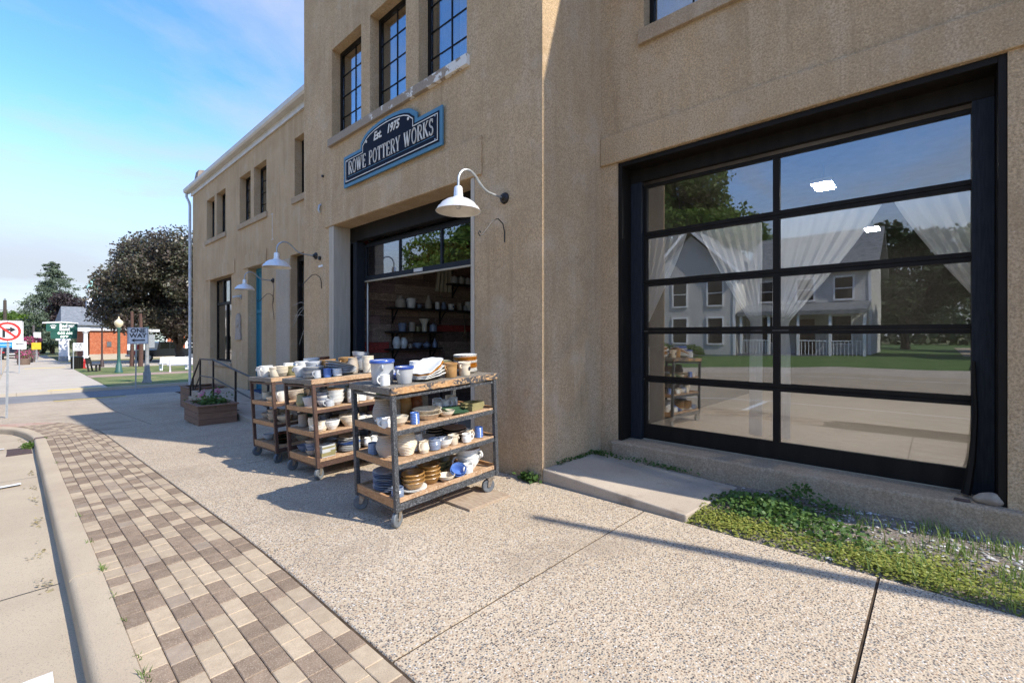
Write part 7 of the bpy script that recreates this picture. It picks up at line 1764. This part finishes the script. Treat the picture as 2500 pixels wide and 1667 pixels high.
# ------------------------------------------------------------------ vehicles
def wheel(o, x, y, r=.40, w=.26):
    c = empty('wheel', (x, y, r)); c.parent = o
    mb = MB(); mb.lathe([(r * .6, -w / 2), (r * .95, -w / 2), (r, -w * .3), (r, w * .3), (r * .95, w / 2), (r * .6, w / 2)], 22); mb.v = [(p[0], p[2], p[1]) for p in mb.v]; mb.build('tyre', TYRE, c, smooth=True, local=True)
    mb = MB(); mb.lathe([(0, -w * .42), (r * .62, -w * .42), (r * .62, w * .42), (0, w * .42)], 18); mb.v = [(p[0], p[2], p[1]) for p in mb.v]; mb.build('rim', CHROME, c, local=True)
def pickup(p, ang):
    o = empty('pickup_truck', p, 'dark grey pickup truck parked beneath the maple', 'truck'); o.rotation_euler = (0, 0, R(ang)); W = .98
    prof = [(-2.9, .50), (-2.9, 1.12), (-1.15, 1.14), (-1.0, 1.86), (-.75, 1.92), (.55, 1.90), (1.25, 1.22), (2.6, 1.12), (2.85, .98), (2.88, .48), (2.38, .48), (2.25, .82), (1.95, .90), (1.65, .82), (1.52, .46), (-1.42, .46), (-1.55, .82), (-1.85, .90), (-2.15, .82), (-2.28, .50)]
    MB().prism(prof, 1, -W, W).build('body', TRUCK, o, local=True, bev=.03)
    for s_ in (-1, 1):
        MB().prism([(-.88, 1.24), (-.80, 1.80), (-.1, 1.82), (-.1, 1.24)], 1, s_ * (W + .003), s_ * (W + .008)).build('side_window', CARGLASS, o, local=True)
        MB().prism([(0, 1.24), (0, 1.82), (.50, 1.80), (1.08, 1.26)], 1, s_ * (W + .003), s_ * (W + .008)).build('side_window', CARGLASS, o, local=True)
        MB().box(-2.915, -2.88, s_ * .80 - .09, s_ * .80 + .09, .72, 1.06).build('tail_light', REDP, o, local=True)
    MB().box(-3.02, -2.905, -.95, .95, .48, .66).build('bumper', CHROME, o, local=True, bev=.02)
    MB().box(-2.915, -2.90, -.16, .16, .68, .80).build('number_plate', SIGNW, o, local=True)
    for x in (-1.85, 1.95):
        for s_ in (-1, 1): wheel(o, x, s_ * .86)
tk = Vector(gz(at_depth(405, 880, 46.6))); pickup(tk, 12)
rg = Vector(gz(at_depth(399, 863, 43.8)))
# red flag-like jerrycan on the lawn side rail of the truck bed
jc = MB().box(-.17, .17, -.1, .1, 0, .48); jc.box(-.08, .08, -.03, .03, .48, .55)
o = jc.build('jerrycan', REDP, None, local=True, bev=.03); o.location = tk + Matrix.Rotation(R(12), 3, 'Z') @ Vector((-2.62, -.78, 1.142)); tag(o, 'red fuel can standing on the bed rim of the grey pickup truck', 'fuel can')
def car(p, ang, m, label, suv=True):
    o = empty('parked_car', p, label, 'car', 'cars parked along the street'); o.rotation_euler = (0, 0, R(ang)); W = .9; t = 1.72 if suv else 1.45
    prof = [(-2.25, .45), (-2.28, .95), (-2.1, 1.05), (-1.85, t - .06), (-1.5, t), (.2, t), (.95, 1.08), (2.1, .95), (2.25, .75), (2.25, .42), (1.85, .42), (1.7, .68), (1.4, .74), (1.1, .68), (.98, .40), (-.98, .40), (-1.1, .68), (-1.4, .74), (-1.7, .68), (-1.82, .45)]
    MB().prism(prof, 1, -W, W).build('body', m, o, local=True, bev=.06)
    for s_ in (-1, 1):
        MB().prism([(-1.8, 1.10), (-1.62, t - .1), (-.7, t - .09), (-.7, 1.10)], 1, s_ * (W + .003), s_ * (W + .008)).build('side_window', CARGLASS, o, local=True)
        MB().prism([(-.6, 1.10), (-.6, t - .09), (.14, t - .1), (.72, 1.10)], 1, s_ * (W + .003), s_ * (W + .008)).build('side_window', CARGLASS, o, local=True)
        MB().box(-2.30, -2.27, s_ * .72 - .12, s_ * .72 + .12, .80, .96).build('tail_light', REDP, o, local=True)
    mb = MB(); mb.add([(-2.14, -.72, 1.08), (-2.14, .72, 1.08), (-1.90, .66, t - .12), (-1.90, -.66, t - .12)], [(0, 1, 2, 3)]); mb.v = [(q_[0] - .022, q_[1], q_[2]) for q_ in mb.v]; mb.build('rear_window', CARGLASS, o, local=True)
    MB().box(-2.31, -2.285, -.24, .24, .62, .74).build('number_plate', SIGNW, o, local=True)
    for x in (-1.4, 1.4):
        for s_ in (-1, 1): wheel(o, x, s_ * .80, .33, .22)
    return o
CARK = mat('car_black', (.012, .012, .014), .25, coat=.7); CARR = mat('car_red', (.22, .012, .015), .3, coat=.6); CARS = mat('car_silver', (.4, .41, .42), .35, metal=.5, coat=.5)
for u, d_, m_, lb in ((30, 55, CARK, 'black sport utility car parked at the kerb down the street'), (37, 68, CARS, 'silver car parked ahead of the black sport utility car'), (6, 62, CARR, 'dark red car in the street beyond the no turn sign')):
    p = at_depth(u, 880, d_); pp = Vector((p.x - (.0 if u > 10 else .8), p.y, zg(p.y) - .135)); car(pp, 90, m_, lb)
# flower tubs and hanging baskets along the kerb
def tub(p, lb, r=.5, h=.55, m_=PETAL_MAG, seed=1):
    o = empty('flower_tub', p, lb, 'planter', 'flower tubs along the far pavement')
    MB().lathe([(0, 0), (r * .75, 0), (r * .85, h * .5), (r * .8, h), (r * .7, h), (r * .68, h - .06), (0, h - .06)], 18, p).build('barrel', mat('tub_wood', (.16, .11, .08), .8), o, smooth=True)
    g = np.random.default_rng(seed); n = 500
    P = np.array(p) + np.stack([g.normal(0, r * .45, n), g.normal(0, r * .45, n), h + np.abs(g.normal(0, .25, n))], 1)
    leaf_mesh('leaves', P[:220], .10, LEAF_WEED, o, seed=seed); leaf_mesh('petals', P[220:], .085, m_, o, seed=seed + 1, aspect=.9)
for k, (u, v_, d_) in enumerate(((58, 886, 40), (66, 884, 44), (80, 880, 50), (50, 884, 52))):
    tub(gz(at_depth(u, v_, d_)), ('tub of magenta petunias by the arrow sign', 'tub of magenta petunias behind the nearer tub', 'tub of magenta petunias under the hanging basket', 'tub of magenta petunias beside the parked car')[k], seed=60 + k)
hb = gz(at_depth(82, 890, 45)); x, y, z = hb
o = empty('basket_pole', hb, 'brown pole carrying a hanging basket of pink petunias', 'lamp post')
MB().tube([(x, y, z), (x, y, z + 3.6)], [.12, .08], 8).build('pole', mat('pole_brown', (.10, .085, .08), .7), o, smooth=True)
MB().tube([(x, y, z + 2.9), (x - .15, y - .05, z + 3.05), (x - .3, y - .1, z + 2.9)], .02, 6).build('bracket', IRON, o)
g = np.random.default_rng(77); n = 900; v = g.normal(size=(n, 3)); v /= np.linalg.norm(v, axis=1, keepdims=True)
P = np.array([x - .12, y - .12, z + 2.1]) + v * np.array([.75, .75, .42]) * g.uniform(.6, 1, (n, 1))
hbk = empty('hanging_basket', (x - .12, y - .12, z + 1.7), 'round hanging basket of pink and purple petunias', 'flowers')
leaf_mesh('leaves', P[:250], .13, LEAF_WEED, hbk, seed=78); leaf_mesh('petals', P[250:], .12, PETAL_MAG, hbk, seed=79, aspect=.9)
p = at_depth(77, 890, 43); x, y, z = gz(p); o = empty('warning_sign', (x, y, z), 'yellow warning sign below the hanging basket', 'traffic sign')
MB().bar((x + .3, y, z), (x + .3, y, z + 2.1), .05).build('post', GALV, o); MB().box(x - .0, x + .62, y - .05, y - .04, z + 1.25, z + 1.9).build('panel', SIGNY, o)
p = at_depth(91, 888, 45); x, y, z = gz(p); o = empty('parking_sign', (x, y, z), 'small white parking sign on a thin post beside the hanging basket', 'traffic sign')
MB().bar((x, y, z), (x, y, z + 2.9), .05).build('post', GALV, o); MB().box(x - .25, x + .25, y - .05, y - .04, z + 2.35, z + 2.9).build('panel', SIGNW, o)
# wooden utility pole at the left, far down the street
p = at_depth(12, 880, 70); x, y, z = gz(p); up = empty('utility_pole', (x, y, z), 'weathered wooden utility pole far down the street', 'utility pole')
zt = at_depth(12, 733, 70).z; MB().tube([(x, y, z - .2), (x, y, zt)], [.24, .18], 8).build('pole', BARK, up, smooth=True)
MB().bar((x - 1.6, y, zt - 1.6), (x + .3, y, zt - 1.5), .1).build('cross_arm', BARK, up); MB().lathe([(0, 0), (.1, 0), (.12, .2), (0, .35)], 8, (x, y, zt)).build('insulator', GALV, up)
for s_ in (-1.4, -.8): MB().lathe([(0, 0), (.06, 0), (.07, .2), (0, .25)], 8, (x + s_, y, zt - 1.55)).build('insulator', GALV, up)
# free-standing pole beyond the right end of the building (its shadow crosses the pavement)
yp = -4.2; xp = 2.906 + (2.441 - yp) * SUN_H.x / -SUN_H.y
hp = math.hypot(xp - 2.906, 2.441 - yp) * math.tan(SUN_EL)
pl = empty('flag_pole', (xp, yp, -.05), 'slim grey pole standing beyond the right end of the stucco building', 'pole')
MB().tube([(xp, yp, -.1), (xp, yp, hp * .5), (xp, yp, hp)], [.085, .075, .045], 12).build('shaft', GALV, pl, smooth=True)
MB().lathe([(0, 0), (.16, 0), (.16, .03), (.08, .06), (0, .06)], 16, (xp, yp, -.05)).build('base', GALV, pl, smooth=True)

# ------------------------------------------------------------------ across the street (seen in the glass)
HZ = .22; hx = -21.8
hs_ = empty('clapboard_house', (hx, 8, HZ), 'grey clapboard two storey house with a front porch across the street', 'house')
def clap_wall(x, y0, y1, z0, z1, holes=(), gable=None):
    """front wall facing +X made of overlapping boards"""
    n = int((z1 - z0) / .14); mb = MB()
    for i in range(n):
        a, b_ = z0 + i * .14, z0 + (i + 1) * .14; mb.add([(x + .022, y0, a), (x + .022, y1, a), (x, y1, b_), (x, y0, b_), (x, y0, a), (x, y1, a)], [(0, 1, 2, 3), (4, 5, 1, 0)])
    if gable:
        zt, m = gable, int((gable - z1) / .14); ym_ = (y0 + y1) / 2
        for i in range(m):
            a, b_ = z1 + i * .14, z1 + (i + 1) * .14; f0, f1 = 1 - i / m, 1 - (i + 1) / m; hw = (y1 - y0) / 2
            mb.add([(x + .022, ym_ - hw * f0, a), (x + .022, ym_ + hw * f0, a), (x, ym_ + hw * f1, b_), (x, ym_ - hw * f1, b_)], [(0, 1, 2, 3)])
    return mb
clap_wall(hx, 9.7, 15.6, HZ, HZ + 5.4, gable=HZ + 8.3).build('wall', SIDING, hs_, fix=False)
MB().box(hx - 9, hx - .02, 9.72, 15.58, HZ - .5, HZ + 5.4).build('wall', SIDING, hs_)
mb = MB(); ym_ = 12.65
mb.prism([(9.3, HZ + 5.15), (ym_, HZ + 8.5), (16.0, HZ + 5.15), (16.0, HZ + 5.33), (ym_, HZ + 8.70), (9.3, HZ + 5.33)], 0, hx - 9.3, hx + .45); mb.build('roof', SHINGLE, hs_)
mb = MB(); mb.prism([(9.3, HZ + 5.12), (ym_, HZ + 8.47), (16.0, HZ + 5.12), (16.0, HZ + 5.36), (ym_, HZ + 8.73), (9.3, HZ + 5.36)], 0, hx + .452, hx + .50); mb.build('barge_board', WHITEW, hs_)
hx2 = hx - 2.2
clap_wall(hx2, 2.9, 9.69, HZ, HZ + 5.4).build('wall', SIDING, hs_, fix=False)
MB().box(hx2 - 6.5, hx2 - .02, 2.92, 9.71, HZ - .5, HZ + 5.4).build('wall', SIDING, hs_)
mb = MB(); n = int(5.4 / .14)
for i in range(n): a = HZ + i * .14; mb.add([(hx2 - 6.5, 2.90, a), (hx2, 2.90, a), (hx2, 2.92, a + .14), (hx2 - 6.5, 2.92, a + .14)], [(0, 1, 2, 3)])
mb.build('wall', SIDING, hs_, fix=False)
mb = MB(); mb.prism([(hx2 + .5, HZ + 5.2), (hx2 - 3.25, HZ + 8.0), (hx2 - 7.0, HZ + 5.2), (hx2 - 7.0, HZ + 5.4), (hx2 - 3.25, HZ + 8.2), (hx2 + .5, HZ + 5.4)], 1, 2.5, 9.69); mb.build('roof', SHINGLE, hs_)
mb = MB(); mb.add([(hx2, 2.9, HZ + 5.4), (hx2 - 6.5, 2.9, HZ + 5.4), (hx2 - 3.25, 2.9, HZ + 7.85)], [(0, 1, 2)]); mb.build('gable', SIDING, hs_, fix=False)
for y in (9.72, 15.56): MB().box(hx + .023, hx + .06, y - .02, y + .14, HZ, HZ + 5.3).build('corner_board', WHITEW, hs_)
MB().box(hx2 + .023, hx2 + .06, 2.88, 3.02, HZ, HZ + 5.2).build('corner_board', WHITEW, hs_)
def hwin(x, yc, z0, w=.95, h=1.65):
    f = MB(); f.box(x + .024, x + .09, yc - w / 2 - .1, yc - w / 2, z0 - .1, z0 + h + .12); f.box(x + .024, x + .09, yc + w / 2, yc + w / 2 + .1, z0 - .1, z0 + h + .12)
    f.box(x + .024, x + .09, yc - w / 2, yc + w / 2, z0 + h, z0 + h + .12); f.box(x + .024, x + .11, yc - w / 2, yc + w / 2, z0 - .1, z0); w_ = f.build('window', WHITEW, hs_)
    MB().box(x + .024, x + .05, yc - w / 2, yc + w / 2, z0, z0 + h).build('pane', CARGLASS, w_); MB().box(x + .051, x + .07, yc - w / 2, yc + w / 2, z0 + h / 2 - .03, z0 + h / 2 + .03).build('sash_bar', WHITEW, w_)
for y in (11.0, 13.4):
    hwin(hx, y, HZ + 3.3); hwin(hx, y, HZ + .75)
for y in (4.2, 6.2, 8.4): hwin(hx2, y, HZ + 3.5, .85, 1.3)
for y in (4.3, 8.2): hwin(hx2, y, HZ + .8)
MB().box(hx2 + .024, hx2 + .08, 5.7, 6.7, HZ + .1, HZ + 2.3).build('front_door', mat('house_door', (.10, .05, .03), .6), hs_)
mb = MB(); mb.add([(hx2, 2.9, HZ + 3.3), (hx2, 9.6, HZ + 3.3), (hx2 + 2.3, 9.6, HZ + 2.75), (hx2 + 2.3, 2.9, HZ + 2.75), (hx2, 2.9, HZ + 3.15), (hx2, 9.6, HZ + 3.15), (hx2 + 2.3, 9.6, HZ + 2.5), (hx2 + 2.3, 2.9, HZ + 2.5)], [(0, 1, 2, 3), (7, 6, 5, 4), (3, 2, 6, 7), (0, 3, 7, 4), (1, 0, 4, 5), (2, 1, 5, 6)]); mb.build('porch_roof', SHINGLE, hs_)
MB().box(hx2 + .02, hx2 + 2.2, 2.9, 9.6, HZ - .4, HZ + .08).build('porch_floor', mat('porch_grey', (.2, .2, .21), .7), hs_)
for y in (3.0, 4.6, 6.2, 7.8, 9.4): MB().box(hx2 + 2.02, hx2 + 2.16, y - .07, y + .07, HZ + .08, HZ + 2.56).build('porch_post', WHITEW, hs_)
for y0 in (3.0, 4.6, 7.8):
    MB().box(hx2 + 2.06, hx2 + 2.12, y0 + .08, y0 + 1.52, HZ + .92, HZ + .98).build('porch_rail', WHITEW, hs_)
    for i in range(8): MB().box(hx2 + 2.07, hx2 + 2.10, y0 + .16 + i * .18, y0 + .19 + i * .18, HZ + .1, HZ + .92).build('baluster', WHITEW, hs_)
# shrubs before the house
def shrub(p, r, lb, seed):
    o = empty('shrub', p, lb, 'shrub', 'shrubs before the grey house'); g = np.random.default_rng(seed); n = 900
    v = g.normal(size=(n, 3)); v /= np.linalg.norm(v, axis=1, keepdims=True); v[:, 2] = np.abs(v[:, 2])
    leaf_mesh('foliage', np.array(p) + v * r * g.uniform(.5, 1, (n, 1)) * np.array([1, 1, .8]), .14, LEAF_GREEN, o, seed=seed); MB().tube([Vector(p), Vector(p) + Vector((0, 0, r * .6))], .04, 5).build('stem', BARK, o)
shrub((hx + .9, 12.2, HZ), .8, 'round green shrub under the gable windows of the grey house', 81); shrub((hx + .9, 14.2, HZ), .9, 'larger green shrub at the corner of the grey house', 82)
# second grey house glimpsed past the driveway
h2 = empty('clapboard_house', (-36, -16, .2), 'small white house beyond the driveway across the street', 'house')
clap_wall(-36, -20, -13, .2, 3.6).build('wall', WHITEW, h2, fix=False); MB().box(-43, -36.02, -20, -13, -.2, 3.6).build('wall', WHITEW, h2)
mb = MB(); mb.prism([(-35.6, 3.5), (-39.5, 6.2), (-43.4, 3.5), (-43.4, 3.7), (-39.5, 6.4), (-35.6, 3.7)], 1, -20.4, -12.6); mb.build('roof', SHINGLE, h2)
for y in (-18.5, -16.5, -14.5): MB().box(-35.99, -35.95, y - .45, y + .45, 1.2, 2.6).build('window', CARGLASS, h2)
# shop fronts down the opposite side, mirrored in the storefront window
for k, (ya, yb, hgt, m_, lb) in enumerate(((44, 58, 8.0, WHITEW, 'white two storey shop front across the street down the hill'), (58.1, 74, 8.8, CREAMB, 'cream two storey shop front between two paler ones across the street'), (74.1, 95, 7.6, WHITEW, 'pale two storey shop front across the street farther down'), (95.1, 120, 8.5, CREAMB, 'cream shop front at the far end of the opposite row'))):
    z = zg((ya + yb) / 2) - .3; o = empty('shop_building', (-18, (ya + yb) / 2, z), lb, 'building', 'shop fronts across the street')
    MB().box(-30, -18, ya, yb, z, z + hgt).build('wall', m_, o)
    MB().box(-18.0, -17.7, ya, yb, z + hgt - .6, z + hgt + .1).build('cornice', WHITEW, o)
    nb = int((yb - ya) / 2.4)
    for i in range(nb):
        y = ya + (i + .5) * (yb - ya) / nb
        w = MB().box(-17.985, -17.93, y - .6, y + .6, z + 4.6, z + 6.6).build('window', WHITEW, o); MB().box(-17.929, -17.92, y - .48, y + .48, z + 4.72, z + 6.48).build('pane', CARGLASS, w)
    for i in range(3):
        y = ya + (i + .5) * (yb - ya) / 3; MB().box(-17.985, -17.94, y - 1.7, y + 1.7, z + .6, z + 3.0).build('shop_window', CARGLASS, o)
    if k in (1, 2): MB().box(-17.9, -17.75, ya + 3, ya + 9, z + 3.2, z + 4.3).build('sign_board', SIGNR, o)
    elif k == 0: MB().box(-17.9, -17.3, ya + 1, yb - 1, z + 3.1, z + 3.7).build('awning', mat('awning_dark', (.05, .07, .06), .8), o)

for o in bpy.data.objects:
    if o.type == 'EMPTY': o.empty_display_size = .05
bpy.context.view_layer.update()
